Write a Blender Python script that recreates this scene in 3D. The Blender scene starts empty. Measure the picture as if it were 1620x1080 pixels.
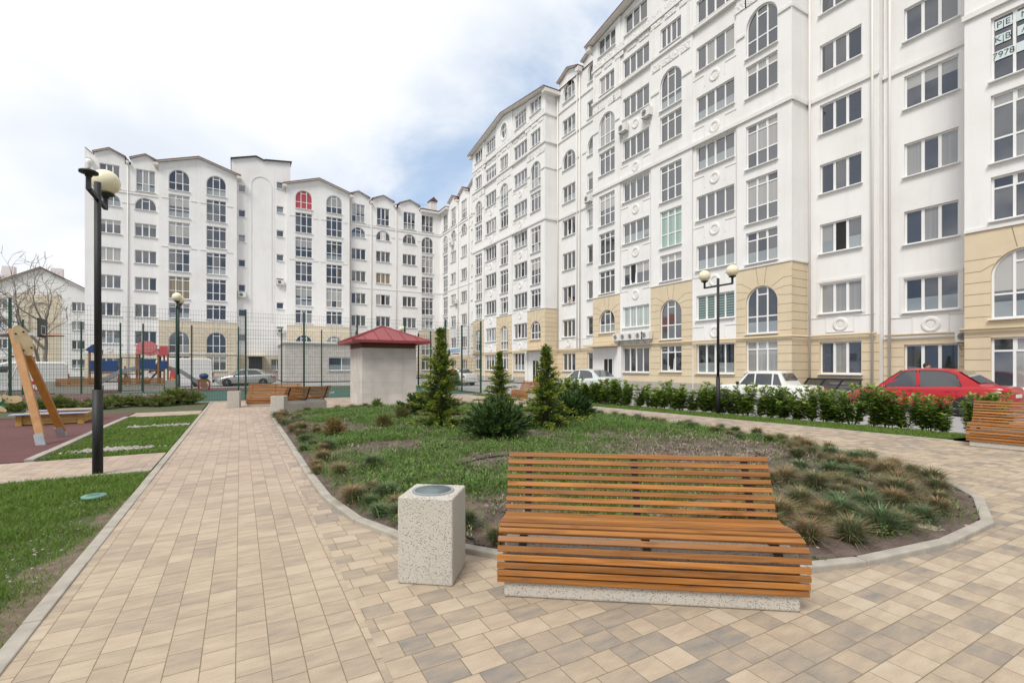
import bpy, bmesh, math, random
import numpy as np
from mathutils import Vector, Matrix
rng = np.random.default_rng(7); random.seed(7)
SC = bpy.context.scene; COL = SC.collection
R = math.radians
# ------------------------------------------------------------------ camera, sky, sun, exposure
EYE = 1.55; TH = math.atan2(430, 765); SN, CS = math.sin(TH), math.cos(TH)
cam = bpy.data.cameras.new('camera'); cam.sensor_width = 36; cam.lens = 36*765/1620; cam.shift_y = 40/1620
cam.clip_start = .05; cam.clip_end = 2000
camo = bpy.data.objects.new('camera', cam); COL.objects.link(camo)
camo.location = (0, 0, EYE); camo.rotation_euler = (R(90), 0, -TH); SC.camera = camo
SUN_AZ, SUN_EL = R(236), R(52)          # azimuth clockwise from +Y: light comes from behind and left
w = bpy.data.worlds.new('World'); SC.world = w; w.use_nodes = True
nt = w.node_tree; nt.nodes.clear()
def N(tree, typ, **kw):
    n = tree.nodes.new(typ)
    for k, v in kw.items():
        if k == 'i':
            for a, b in v.items(): n.inputs[a].default_value = b
        else: setattr(n, k, v)
    return n
def build_world():
    L = nt.links.new
    out = N(nt, 'ShaderNodeOutputWorld'); bg = N(nt, 'ShaderNodeBackground'); L(bg.outputs[0], out.inputs[0])
    sky = N(nt, 'ShaderNodeTexSky', sky_type='NISHITA', sun_disc=False, sun_elevation=SUN_EL, sun_rotation=SUN_AZ)
    tc = N(nt, 'ShaderNodeTexCoord')
    mp = N(nt, 'ShaderNodeMapping', i={'Scale': (1, 1, 1.6)}); L(tc.outputs['Generated'], mp.inputs[0])
    n1 = N(nt, 'ShaderNodeTexNoise', i={'Scale': 2.6, 'Detail': 9, 'Roughness': .58, 'Distortion': .3}); L(mp.outputs[0], n1.inputs[0])
    n2 = N(nt, 'ShaderNodeTexNoise', i={'Scale': 1.5, 'Detail': 5, 'Roughness': .5}); L(mp.outputs[0], n2.inputs[0])
    # a rift in the cloud: a band of the dome along one great circle
    p = Vector((.319, .968, .33)).normalized(); q = Vector((.661, .776, .66)).normalized(); nn = p.cross(q).normalized()
    d = N(nt, 'ShaderNodeVectorMath', operation='DOT_PRODUCT'); L(tc.outputs['Generated'], d.inputs[0]); d.inputs[1].default_value = nn
    ab = N(nt, 'ShaderNodeMath', operation='ABSOLUTE'); L(d.outputs['Value'], ab.inputs[0])
    m0 = N(nt, 'ShaderNodeMath', operation='MULTIPLY_ADD', i={1: -4.2, 2: .86}); L(ab.outputs[0], m0.inputs[0])
    cdir = N(nt, 'ShaderNodeVectorMath', operation='DOT_PRODUCT'); L(tc.outputs['Generated'], cdir.inputs[0]); cdir.inputs[1].default_value = ((p+q)*.5).normalized()
    fr = N(nt, 'ShaderNodeMapRange', interpolation_type='SMOOTHSTEP', i={1: .70, 2: .93, 3: 0, 4: 1}); L(cdir.outputs['Value'], fr.inputs[0])
    m1 = N(nt, 'ShaderNodeMath', operation='MULTIPLY'); m1.use_clamp = True; L(m0.outputs[0], m1.inputs[0]); L(fr.outputs[0], m1.inputs[1])
    na = N(nt, 'ShaderNodeMapRange', i={1: .3, 2: .7, 3: .62, 4: -.5}); L(n1.outputs[0], na.inputs[0])
    sub = N(nt, 'ShaderNodeMath', operation='SUBTRACT'); L(m1.outputs[0], sub.inputs[0]); L(na.outputs[0], sub.inputs[1])
    blue = N(nt, 'ShaderNodeMapRange', interpolation_type='SMOOTHSTEP', i={1: .0, 2: .95, 3: 0, 4: 1}); L(sub.outputs[0], blue.inputs[0])
    bm = N(nt, 'ShaderNodeMath', operation='MULTIPLY'); bm.use_clamp = True; L(blue.outputs[0], bm.inputs[0])
    m1s = N(nt, 'ShaderNodeMath', operation='MULTIPLY', i={1: 1.7}); m1s.use_clamp = True; L(m1.outputs[0], m1s.inputs[0]); L(m1s.outputs[0], bm.inputs[1])
    # faint thin veils of blue grey in the rest of the cloud
    vl = N(nt, 'ShaderNodeMapRange', interpolation_type='SMOOTHSTEP', i={1: .47, 2: .72, 3: 0, 4: 1}); L(n2.outputs[0], vl.inputs[0])
    cl = N(nt, 'ShaderNodeMix', data_type='RGBA', i={6: (.86, .86, .865, 1), 7: (.60, .645, .715, 1)}); L(vl.outputs[0], cl.inputs[0])
    sk = N(nt, 'ShaderNodeVectorMath', operation='SCALE', i={'Scale': .10}); L(sky.outputs[0], sk.inputs[0])
    skm = N(nt, 'ShaderNodeMix', data_type='RGBA', i={0: .6, 7: (.47, .61, .80, 1)}); L(sk.outputs[0], skm.inputs[6])
    # unseen sky behind and left: cloud broken and darkened for the panes to mirror
    fw = N(nt, 'ShaderNodeVectorMath', operation='DOT_PRODUCT'); L(tc.outputs['Generated'], fw.inputs[0]); fw.inputs[1].default_value = (SN*.75+.2, CS*.9, .45)
    bh = N(nt, 'ShaderNodeMapRange', interpolation_type='SMOOTHSTEP', i={1: .40, 2: -.25, 3: 0, 4: 1}); L(fw.outputs['Value'], bh.inputs[0])
    n3 = N(nt, 'ShaderNodeTexNoise', i={'Scale': 3.4, 'Detail': 8, 'Roughness': .6}); L(mp.outputs[0], n3.inputs[0])
    br = N(nt, 'ShaderNodeMapRange', interpolation_type='SMOOTHSTEP', i={1: .40, 2: .58, 3: 0, 4: .95}); L(n3.outputs[0], br.inputs[0])
    bb = N(nt, 'ShaderNodeMath', operation='MULTIPLY'); L(bh.outputs[0], bb.inputs[0]); L(br.outputs[0], bb.inputs[1])
    cl2 = N(nt, 'ShaderNodeMix', data_type='RGBA', i={7: (.16, .22, .33, 1)}); L(bb.outputs[0], cl2.inputs[0]); L(cl.outputs[2], cl2.inputs[6]); cl = cl2
    mx = N(nt, 'ShaderNodeMix', data_type='RGBA'); L(bm.outputs[0], mx.inputs[0]); L(cl.outputs[2], mx.inputs[6]); L(skm.outputs[2], mx.inputs[7])
    L(mx.outputs[2], bg.inputs[0]); bg.inputs[1].default_value = 1.0
build_world()
sun = bpy.data.lights.new('sun', 'SUN'); sun.energy = 2.3; sun.angle = R(22); sun.color = (1, .96, .9)
suno = bpy.data.objects.new('sun', sun); COL.objects.link(suno)
sd = Vector((math.sin(SUN_AZ)*math.cos(SUN_EL), math.cos(SUN_AZ)*math.cos(SUN_EL), math.sin(SUN_EL)))
suno.rotation_euler = sd.to_track_quat('Z', 'Y').to_euler()
SC.view_settings.view_transform = 'Standard'; SC.view_settings.look = 'None'; SC.view_settings.exposure = 0.42; SC.view_settings.gamma = 1

# ------------------------------------------------------------------ object helpers
def tag(o, label=None, cat=None, group=None, kind=None):
    for k, v in (('label', label), ('category', cat), ('group', group), ('kind', kind)):
        if v: o[k] = v
    return o
def thing(name, label, cat, loc=(0, 0, 0), rz=0, group=None):
    o = bpy.data.objects.new(name, None); COL.objects.link(o); o.location = loc; o.rotation_euler = (0, 0, rz); o.empty_display_size = .1
    return tag(o, label, cat, group)
def link(name, me, parent=None, loc=(0, 0, 0), rot=(0, 0, 0)):
    o = bpy.data.objects.new(name, me); COL.objects.link(o); o.location = loc; o.rotation_euler = rot
    if parent: o.parent = parent
    return o
KIDS = {}
def copy_tree(o, parent=None, depth=0):
    c = o.copy(); COL.objects.link(c)
    if parent: c.parent = parent
    for ch in list(o.children): copy_tree(ch, c)
    return c
def bevel(o, wdt=.01, seg=2):
    m = o.modifiers.new('bevel', 'BEVEL'); m.width = wdt; m.segments = seg; m.limit_method = 'ANGLE'; m.angle_limit = R(40); return o

class MB:
    """collects geometry of ONE part"""
    def __init__(s): s.v = []; s.f = []; s.m = []
    def add(s, vs, fs, mat=0):
        b = len(s.v); s.v += [tuple(x) for x in vs]; s.f += [tuple(b+i for i in f) for f in fs]; s.m += [mat]*len(fs); return s
    def poly(s, vs, mat=0): return s.add(vs, [tuple(range(len(vs)))], mat)
    def box(s, x0, x1, y0, y1, z0, z1, mat=0, M=None):
        vs = [Vector(p) for p in ((x0,y0,z0),(x1,y0,z0),(x1,y1,z0),(x0,y1,z0),(x0,y0,z1),(x1,y0,z1),(x1,y1,z1),(x0,y1,z1))]
        if M: vs = [M @ p for p in vs]
        return s.add(vs, [(0,3,2,1),(4,5,6,7),(0,1,5,4),(1,2,6,5),(2,3,7,6),(3,0,4,7)], mat)
    def beam(s, a, b, w, h, mat=0, up=(0,0,1)):
        a, b = Vector(a), Vector(b); d = (b-a); L = d.length; d.normalize()
        u = Vector(up)
        if abs(d.dot(u)) > .98: u = Vector((0,1,0))
        x = d.cross(u).normalized(); z = x.cross(d).normalized()
        M = Matrix((( x.x, d.x, z.x, a.x),( x.y, d.y, z.y, a.y),( x.z, d.z, z.z, a.z),(0,0,0,1)))
        return s.box(-w/2, w/2, 0, L, -h/2, h/2, mat, M)
    def tube(s, pts, rad, n=8, mat=0, cap=True):
        pts = [Vector(p) for p in pts]
        if not hasattr(rad, '__len__'): rad = [rad]*len(pts)
        b = len(s.v); prev = None
        for i, p in enumerate(pts):
            d = (pts[min(i+1, len(pts)-1)] - pts[max(i-1, 0)]).normalized()
            if prev is None:
                u = Vector((0,0,1)) if abs(d.z) < .9 else Vector((1,0,0))
                x = d.cross(u).normalized()
            else:
                x = (prev - d*prev.dot(d)).normalized()
            prev = x; y = d.cross(x)
            for k in range(n):
                t = 2*math.pi*k/n; s.v.append(tuple(p + (x*math.cos(t) + y*math.sin(t))*rad[i]))
        for i in range(len(pts)-1):
            for k in range(n):
                a = b+i*n+k; c = b+i*n+(k+1)%n
                s.f.append((a, c, c+n, a+n)); s.m.append(mat)
        if cap:
            s.f.append(tuple(b+k for k in reversed(range(n)))); s.m.append(mat)
            e = b+(len(pts)-1)*n; s.f.append(tuple(e+k for k in range(n))); s.m.append(mat)
        return s
    def lathe(s, prof, n=20, c=(0,0,0), mat=0, M=None, sx=1, sy=1):
        b = len(s.v); c = Vector(c)
        for r, z in prof:
            for k in range(n):
                t = 2*math.pi*k/n; p = Vector((r*math.cos(t)*sx, r*math.sin(t)*sy, z))
                if M: p = M @ p
                s.v.append(tuple(p + c))
        for i in range(len(prof)-1):
            for k in range(n):
                a = b+i*n+k; e = b+i*n+(k+1)%n
                s.f.append((a, e, e+n, a+n)); s.m.append(mat)
        if prof[0][0] > 1e-4: s.f.append(tuple(b+k for k in reversed(range(n)))); s.m.append(mat)
        if prof[-1][0] > 1e-4: e = b+(len(prof)-1)*n; s.f.append(tuple(e+k for k in range(n))); s.m.append(mat)
        return s
    def ball(s, c, r, n=14, mat=0, sc=(1,1,1)):
        M = Matrix.Diagonal((sc[0], sc[1], sc[2], 1))
        prof = [(max(1e-5, r*math.sin(math.pi*i/(n//2+1))), -r*math.cos(math.pi*i/(n//2+1))) for i in range(n//2+2)]
        return s.lathe(prof, n, c, mat, M)
    def prism(s, pts, off, mat=0):
        """closed outline (3D points) pushed by vector off"""
        off = Vector(off); n = len(pts); P = [Vector(p) for p in pts]; Q = [p+off for p in P]
        return s.add(P+Q, [tuple(reversed(range(n))), tuple(range(n, 2*n))] + [(i, (i+1) % n, n+(i+1) % n, n+i) for i in range(n)], mat)
    def mesh(s, name, mats, smooth=False):
        me = bpy.data.meshes.new(name); me.from_pydata(s.v, [], s.f)
        for m in (mats if isinstance(mats, (list, tuple)) else [mats]): me.materials.append(m)
        if any(s.m): me.polygons.foreach_set('material_index', s.m)
        if smooth: me.polygons.foreach_set('use_smooth', [True]*len(s.f))
        me.update(); return me
    def build(s, name, mats, parent=None, smooth=False, loc=(0,0,0), rot=(0,0,0)):
        return link(name, s.mesh(name, mats, smooth), parent, loc, rot)
def fixn(o):
    bm = bmesh.new(); bm.from_mesh(o.data); bmesh.ops.recalc_face_normals(bm, faces=bm.faces); bm.to_mesh(o.data); bm.free(); return o
def sharp(o, ang=35):
    o.data.polygons.foreach_set('use_smooth', [True]*len(o.data.polygons))
    bm = bmesh.new(); bm.from_mesh(o.data)
    for e in bm.edges:
        if len(e.link_faces) == 2 and e.calc_face_angle(0) > R(ang): e.smooth = False
    bm.to_mesh(o.data); bm.free(); return o
def tris(name, V, mats, idx=None, smooth=False):
    """(n,3,3) array of triangles to one mesh, fast"""
    V = np.asarray(V, dtype=np.float32); n = len(V); me = bpy.data.meshes.new(name)
    me.vertices.add(3*n); me.vertices.foreach_set('co', V.reshape(-1)); me.loops.add(3*n)
    me.loops.foreach_set('vertex_index', np.arange(3*n, dtype=np.int32)); me.polygons.add(n)
    me.polygons.foreach_set('loop_start', np.arange(0, 3*n, 3, dtype=np.int32))
    for m in (mats if isinstance(mats, (list, tuple)) else [mats]): me.materials.append(m)
    if idx is not None: me.polygons.foreach_set('material_index', np.asarray(idx, dtype=np.int32))
    me.update(calc_edges=True); return me
def text_mesh(body, size, mat, name='lettering'):
    cu = bpy.data.curves.new(name, 'FONT'); cu.body = body; cu.size = size; cu.align_x = 'CENTER'; cu.align_y = 'CENTER'; cu.extrude = .002; cu.offset = -.002
    t = bpy.data.objects.new(name, cu); COL.objects.link(t); bpy.context.view_layer.update()
    me = bpy.data.meshes.new_from_object(t.evaluated_get(bpy.context.evaluated_depsgraph_get()))
    bpy.data.objects.remove(t); me.materials.clear(); me.materials.append(mat); me.name = name; return me

# ------------------------------------------------------------------ materials
def mat(name, col, rough=.7, metal=0, spec=.5, noise=None, bump=None, coat=0, var=0, emit=None, streak=0):
    """noise: (scale, second colour, low, high); bump: (scale, strength, distance); var: value shift per mesh island"""
    m = bpy.data.materials.new(name); m.use_nodes = True; t = m.node_tree; b = t.nodes['Principled BSDF']; L = t.links.new
    b.inputs['Base Color'].default_value = (*col, 1); b.inputs['Roughness'].default_value = rough; b.inputs['Metallic'].default_value = metal
    b.inputs['Specular IOR Level'].default_value = spec; b.inputs['Coat Weight'].default_value = coat; b.inputs['Coat Roughness'].default_value = .05
    src = None; tc = N(t, 'ShaderNodeTexCoord')
    if noise:
        nz = N(t, 'ShaderNodeTexNoise', i={'Scale': noise[0], 'Detail': 6, 'Roughness': .6}); L(tc.outputs['Object'], nz.inputs[0])
        mr = N(t, 'ShaderNodeMapRange', i={1: noise[2], 2: noise[3]}); L(nz.outputs[0], mr.inputs[0])
        mx = N(t, 'ShaderNodeMix', data_type='RGBA', i={6: (*col, 1), 7: (*noise[1], 1)}); L(mr.outputs[0], mx.inputs[0]); src = mx.outputs[2]
    if var:
        g = N(t, 'ShaderNodeNewGeometry'); mr2 = N(t, 'ShaderNodeMapRange', i={1: 0, 2: 1, 3: 1-var, 4: 1+var}); L(g.outputs['Random Per Island'], mr2.inputs[0])
        hs = N(t, 'ShaderNodeHueSaturation', i={'Color': (*col, 1)}); L(mr2.outputs[0], hs.inputs['Value'])
        if src: L(src, hs.inputs['Color'])
        src = hs.outputs[0]
    if streak:      # rain runs and grime, longer than wide
        ms = N(t, 'ShaderNodeMapping', i={'Scale': (1.9, 1.9, .10)}); L(tc.outputs['Object'], ms.inputs[0])
        ns = N(t, 'ShaderNodeTexNoise', i={'Scale': 1.5, 'Detail': 7, 'Roughness': .68}); L(ms.outputs[0], ns.inputs[0])
        rs = N(t, 'ShaderNodeMapRange', i={1: .50, 2: .78, 3: 0, 4: streak}); L(ns.outputs[0], rs.inputs[0])
        xs = N(t, 'ShaderNodeMix', data_type='RGBA', i={7: (.42, .38, .33, 1)}); L(rs.outputs[0], xs.inputs[0])
        if src: L(src, xs.inputs[6])
        else: xs.inputs[6].default_value = (*col, 1)
        src = xs.outputs[2]
    if src: L(src, b.inputs['Base Color'])
    if bump:
        nz = N(t, 'ShaderNodeTexNoise', i={'Scale': bump[0], 'Detail': 5}); L(tc.outputs['Object'], nz.inputs[0])
        bp = N(t, 'ShaderNodeBump', i={'Strength': bump[1], 'Distance': bump[2]}); L(nz.outputs[0], bp.inputs['Height']); L(bp.outputs[0], b.inputs['Normal'])
    if emit: b.inputs['Emission Color'].default_value = (*emit[0], 1); b.inputs['Emission Strength'].default_value = emit[1]
    return m
M = {}
M['plaster'] = mat('white_plaster', (.81, .80, .785), .85, spec=.2, noise=(.35, (.72, .70, .675), .45, .8), bump=(18, .12, .02), streak=.16)
M['trim'] = mat('white_trim', (.77, .755, .735), .8, spec=.2, noise=(1.5, (.70, .68, .65), .4, .8))
M['ornament'] = mat('ornament_relief', (.78, .765, .745), .85, spec=.2, bump=(9, .9, .12))
M['beige'] = mat('beige_cladding', (.68, .57, .405), .85, spec=.2, noise=(.8, (.60, .495, .345), .35, .75), bump=(25, .12, .02), streak=.2)
M['pale_beige'] = mat('pale_beige_cladding', (.68, .60, .47), .85, spec=.2, noise=(.8, (.62, .54, .415), .35, .75), streak=.15)
M['joint'] = mat('painted_groove_shade', (.31, .245, .16), .9, spec=.1)  # brown that paints the shade of cladding grooves; no groove is cut
M['plinth'] = mat('grey_plinth', (.40, .37, .33), .9, noise=(2, (.33, .30, .26), .4, .7))
M['pvc'] = mat('white_pvc', (.80, .80, .79), .35)
M['roof'] = mat('red_brown_roof', (.16, .055, .045), .55, noise=(2, (.11, .04, .035), .4, .7))
M['soffit'] = mat('soffit', (.70, .68, .65), .8)
M['roof_red'] = mat('red_metal_roof', (.27, .04, .045), .5, noise=(1.2, (.20, .032, .036), .35, .7))
M['louvre'] = mat('brown_louvre', (.17, .075, .05), .6)
M['orange_tile'] = mat('orange_tile', (.50, .15, .07), .8, noise=(3, (.38, .11, .06), .4, .7))
M['pipe'] = mat('drain_pipe', (.72, .69, .64), .5)
M['gaspipe'] = mat('yellowish_pipe', (.62, .51, .34), .5)
M['black'] = mat('black_metal', (.010, .011, .012), .6, noise=(30, (.02, .02, .02), .4, .7))
M['globe'] = mat('cream_globe', (.80, .73, .52), .25, spec=.5)
M['bulb'] = mat('white_bulb', (.85, .84, .8), .3)
M['green_post'] = mat('green_post', (.012, .055, .035), .45)
M['green_wire'] = mat('green_wire', (.06, .09, .075), .5)
M['darkmetal'] = mat('dark_metal', (.03, .03, .032), .45, metal=.3)
M['steel'] = mat('galvanised_steel', (.50, .51, .52), .38, metal=.75, noise=(14, (.36, .38, .40), .35, .7))
M['liner'] = mat('zinc_liner', (.17, .215, .22), .6, metal=.2, noise=(10, (.10, .135, .14), .35, .7))
M['dark'] = mat('dark_interior', (.012, .012, .013), .6)
M['tyre'] = mat('rubber', (.014, .014, .015), .85)
M['rim'] = mat('alloy', (.45, .46, .48), .3, metal=.8)
M['chrome'] = mat('chrome', (.7, .7, .7), .15, metal=1)
M['carglass'] = mat('car_glass', (.02, .024, .028), .03, spec=1, coat=1)
M['lamp_red'] = mat('tail_red', (.35, .02, .02), .15, coat=1)
M['lamp_clear'] = mat('lamp_clear', (.75, .75, .75), .12, coat=1)
M['lamp_amber'] = mat('lamp_amber', (.6, .2, .03), .15, coat=1)
M['plate'] = mat('number_plate', (.75, .75, .74), .4)
M['blackplastic'] = mat('black_plastic', (.02, .02, .02), .55)
M['red_car'] = mat('red_car_paint', (.40, .005, .012), .3, coat=.5)
M['white_car'] = mat('white_car_paint', (.72, .72, .69), .3, coat=.8)
M['silver_car'] = mat('silver_car_paint', (.42, .41, .38), .3, metal=.6, coat=.8)
M['pearl_car'] = mat('pale_silver_car_paint', (.62, .66, .66), .3, metal=.3, coat=.8)
M['green_plast'] = mat('green_panel', (.01, .20, .10), .4)
M['blue_plast'] = mat('blue_panel', (.014, .055, .19), .5)
M['red_plast'] = mat('red_panel', (.58, .09, .10), .4)
M['pink_plast'] = mat('pale_red_panel', (.66, .20, .21), .4)
M['yellow_plast'] = mat('yellow_panel', (.70, .36, .03), .4)
M['cream_ply'] = mat('cream_plywood', (.64, .50, .29), .5, noise=(6, (.56, .42, .23), .4, .7))
M['lilac'] = mat('lilac_board', (.32, .36, .55), .5, noise=(4, (.45, .46, .56), .4, .7))
M['sandwood'] = mat('yellow_wood', (.50, .30, .08), .6, noise=(4, (.40, .22, .05), .35, .7), var=.15)
M['playwood'] = mat('brown_wood', (.32, .15, .06), .6, noise=(6, (.24, .10, .04), .35, .7))
M['stone'] = mat('pale_stone', (.36, .335, .30), .8, noise=(3, (.24, .22, .19), .35, .7), var=.25)
M['stripe_red'] = mat('red_paint', (.55, .02, .02), .5); M['white_paint'] = mat('white_paint', (.78, .78, .77), .5)
M['skin'] = mat('skin', (.52, .30, .21), .55); M['navy'] = mat('navy_cloth', (.018, .022, .05), .9); M['greyhair'] = mat('grey_hair', (.16, .13, .11), .8)
M['darkhair'] = mat('dark_hair', (.02, .014, .01), .7); M['redcloth'] = mat('red_cloth', (.5, .03, .05), .9); M['trouser'] = mat('dark_trousers', (.03, .03, .035), .9)
M['stripecloth'] = mat('pale_cloth', (.5, .44, .40), .9); M['drainhose'] = mat('black_hose', (.012, .012, .012), .5)
M['acwhite'] = mat('ac_casing', (.70, .69, .66), .5)
M['mulchwood'] = mat('brown_bark', (.10, .07, .05), .9, noise=(8, (.16, .12, .09), .4, .7), bump=(30, .5, .02))
M['greybark'] = mat('grey_bark', (.26, .22, .185), .9, noise=(6, (.16, .135, .11), .4, .7))
M['manhole'] = mat('green_cover', (.13, .26, .21), .5)
M['yellowflower'] = mat('dandelion', (.8, .5, .02), .7)
M['signblue'] = mat('sign_blue', (.05, .25, .50), .5)
M['posterred'] = mat('poster_red', (.62, .03, .05), .5)
M['ink'] = mat('ink_black', (.03, .03, .035), .6); M['paper'] = mat('paper_white', (.62, .70, .70), .7)
M['redbox'] = mat('maroon_board', (.20, .05, .05), .6)
M['brick'] = mat('red_brick', (.30, .13, .08), .85, var=.3)
M['foam'] = mat('mesh_banner', (.5, .6, .68), .7)

def concrete(name, base, speck, dens=.32, scale=55):
    m = mat(name, base, .8, spec=.3); t = m.node_tree; L = t.links.new; b = t.nodes['Principled BSDF']
    tc = N(t, 'ShaderNodeTexCoord'); vo = N(t, 'ShaderNodeTexVoronoi', i={'Scale': scale}); L(tc.outputs['Object'], vo.inputs['Vector'])
    sz = N(t, 'ShaderNodeSeparateColor'); L(vo.outputs['Color'], sz.inputs[0])
    th = N(t, 'ShaderNodeMapRange', i={1: 0, 2: 1, 3: -.12, 4: dens}); L(sz.outputs[0], th.inputs[0])
    lt = N(t, 'ShaderNodeMath', operation='LESS_THAN'); L(vo.outputs['Distance'], lt.inputs[0]); L(th.outputs[0], lt.inputs[1])
    nz = N(t, 'ShaderNodeTexNoise', i={'Scale': 3, 'Detail': 6}); L(tc.outputs['Object'], nz.inputs[0])
    bc = N(t, 'ShaderNodeMix', data_type='RGBA', i={6: (*base, 1), 7: (*[c*.82 for c in base], 1)}); L(nz.outputs[0], bc.inputs[0])
    sc = N(t, 'ShaderNodeMix', data_type='RGBA', i={6: (*speck, 1), 7: (.25, .19, .13, 1)}); L(sz.outputs[1], sc.inputs[0])
    mx = N(t, 'ShaderNodeMix', data_type='RGBA'); L(lt.outputs[0], mx.inputs[0]); L(bc.outputs[2], mx.inputs[6]); L(sc.outputs[2], mx.inputs[7])
    L(mx.outputs[2], b.inputs['Base Color'])
    bp = N(t, 'ShaderNodeBump', i={'Strength': .5, 'Distance': .004}); bp.invert = True; L(lt.outputs[0], bp.inputs['Height']); L(bp.outputs[0], b.inputs['Normal'])
    return m
M['terrazzo'] = concrete('speckled_concrete', (.53, .50, .44), (.07, .063, .055), .50, 125)
M['kerb'] = mat('kerb_concrete', (.385, .35, .295), .85, noise=(5, (.27, .25, .21), .35, .7), bump=(60, .3, .006))

def wood():
    m = mat('varnished_slats', (.44, .17, .035), .42, spec=.4); t = m.node_tree; L = t.links.new; b = t.nodes['Principled BSDF']
    tc = N(t, 'ShaderNodeTexCoord'); g = N(t, 'ShaderNodeNewGeometry')
    ad = N(t, 'ShaderNodeVectorMath', operation='ADD'); L(tc.outputs['Object'], ad.inputs[0])
    cx = N(t, 'ShaderNodeCombineXYZ'); ml = N(t, 'ShaderNodeMath', operation='MULTIPLY', i={1: 37.}); L(g.outputs['Random Per Island'], ml.inputs[0])
    L(ml.outputs[0], cx.inputs[0]); L(ml.outputs[0], cx.inputs[1]); L(cx.outputs[0], ad.inputs[1])
    mp = N(t, 'ShaderNodeMapping', i={'Scale': (1.6, 26, 26)}); L(ad.outputs[0], mp.inputs[0])
    n1 = N(t, 'ShaderNodeTexNoise', i={'Scale': 1.6, 'Detail': 7, 'Distortion': .8}); L(mp.outputs[0], n1.inputs[0])
    cr = N(t, 'ShaderNodeValToRGB'); L(n1.outputs[0], cr.inputs[0])
    e = cr.color_ramp.elements; e[0].position = .28; e[0].color = (.20, .072, .014, 1); e[1].position = .72; e[1].color = (.41, .17, .038, 1)
    k = N(t, 'ShaderNodeMapping', i={'Scale': (2.2, 9, 9)}); L(ad.outputs[0], k.inputs[0])
    vo = N(t, 'ShaderNodeTexVoronoi', i={'Scale': 1.1}); L(k.outputs[0], vo.inputs['Vector'])
    kn = N(t, 'ShaderNodeMapRange', i={1: .07, 2: .16, 3: .55, 4: 0}); L(vo.outputs['Distance'], kn.inputs[0])
    mx = N(t, 'ShaderNodeMix', data_type='RGBA', i={7: (.13, .04, .012, 1)}); L(kn.outputs[0], mx.inputs[0]); L(cr.outputs[0], mx.inputs[6])
    hs = N(t, 'ShaderNodeHueSaturation'); mr = N(t, 'ShaderNodeMapRange', i={1: 0, 2: 1, 3: .68, 4: 1.24}); L(g.outputs['Random Per Island'], mr.inputs[0])
    L(mr.outputs[0], hs.inputs['Value']); L(mx.outputs[2], hs.inputs['Color']); wt = N(t, 'ShaderNodeTexNoise', i={'Scale': 3.2, 'Detail': 8, 'Roughness': .7}); L(tc.outputs['Object'], wt.inputs[0])
    wr = N(t, 'ShaderNodeMapRange', i={1: .50, 2: .74, 3: 0, 4: .55}); L(wt.outputs[0], wr.inputs[0])
    wx_ = N(t, 'ShaderNodeMix', data_type='RGBA', i={7: (.24, .125, .055, 1)}); L(wr.outputs[0], wx_.inputs[0]); L(hs.outputs[0], wx_.inputs[6]); L(wx_.outputs[2], b.inputs['Base Color'])
    rr = N(t, 'ShaderNodeMapRange', i={1: .3, 2: .7, 3: .40, 4: .68}); L(n1.outputs[0], rr.inputs[0]); L(rr.outputs[0], b.inputs['Roughness'])
    bp = N(t, 'ShaderNodeBump', i={'Strength': .25, 'Distance': .002}); L(n1.outputs[0], bp.inputs['Height']); L(bp.outputs[0], b.inputs['Normal'])
    return m
M['slat'] = wood()
M['swingwood'] = mat('glued_timber', (.50, .27, .11), .5, noise=(7, (.40, .19, .07), .35, .7), bump=(20, .2, .005))
M['swingwood2'] = mat('dark_timber', (.38, .16, .025), .5, noise=(7, (.30, .115, .02), .35, .7), bump=(20, .2, .005))

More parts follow.
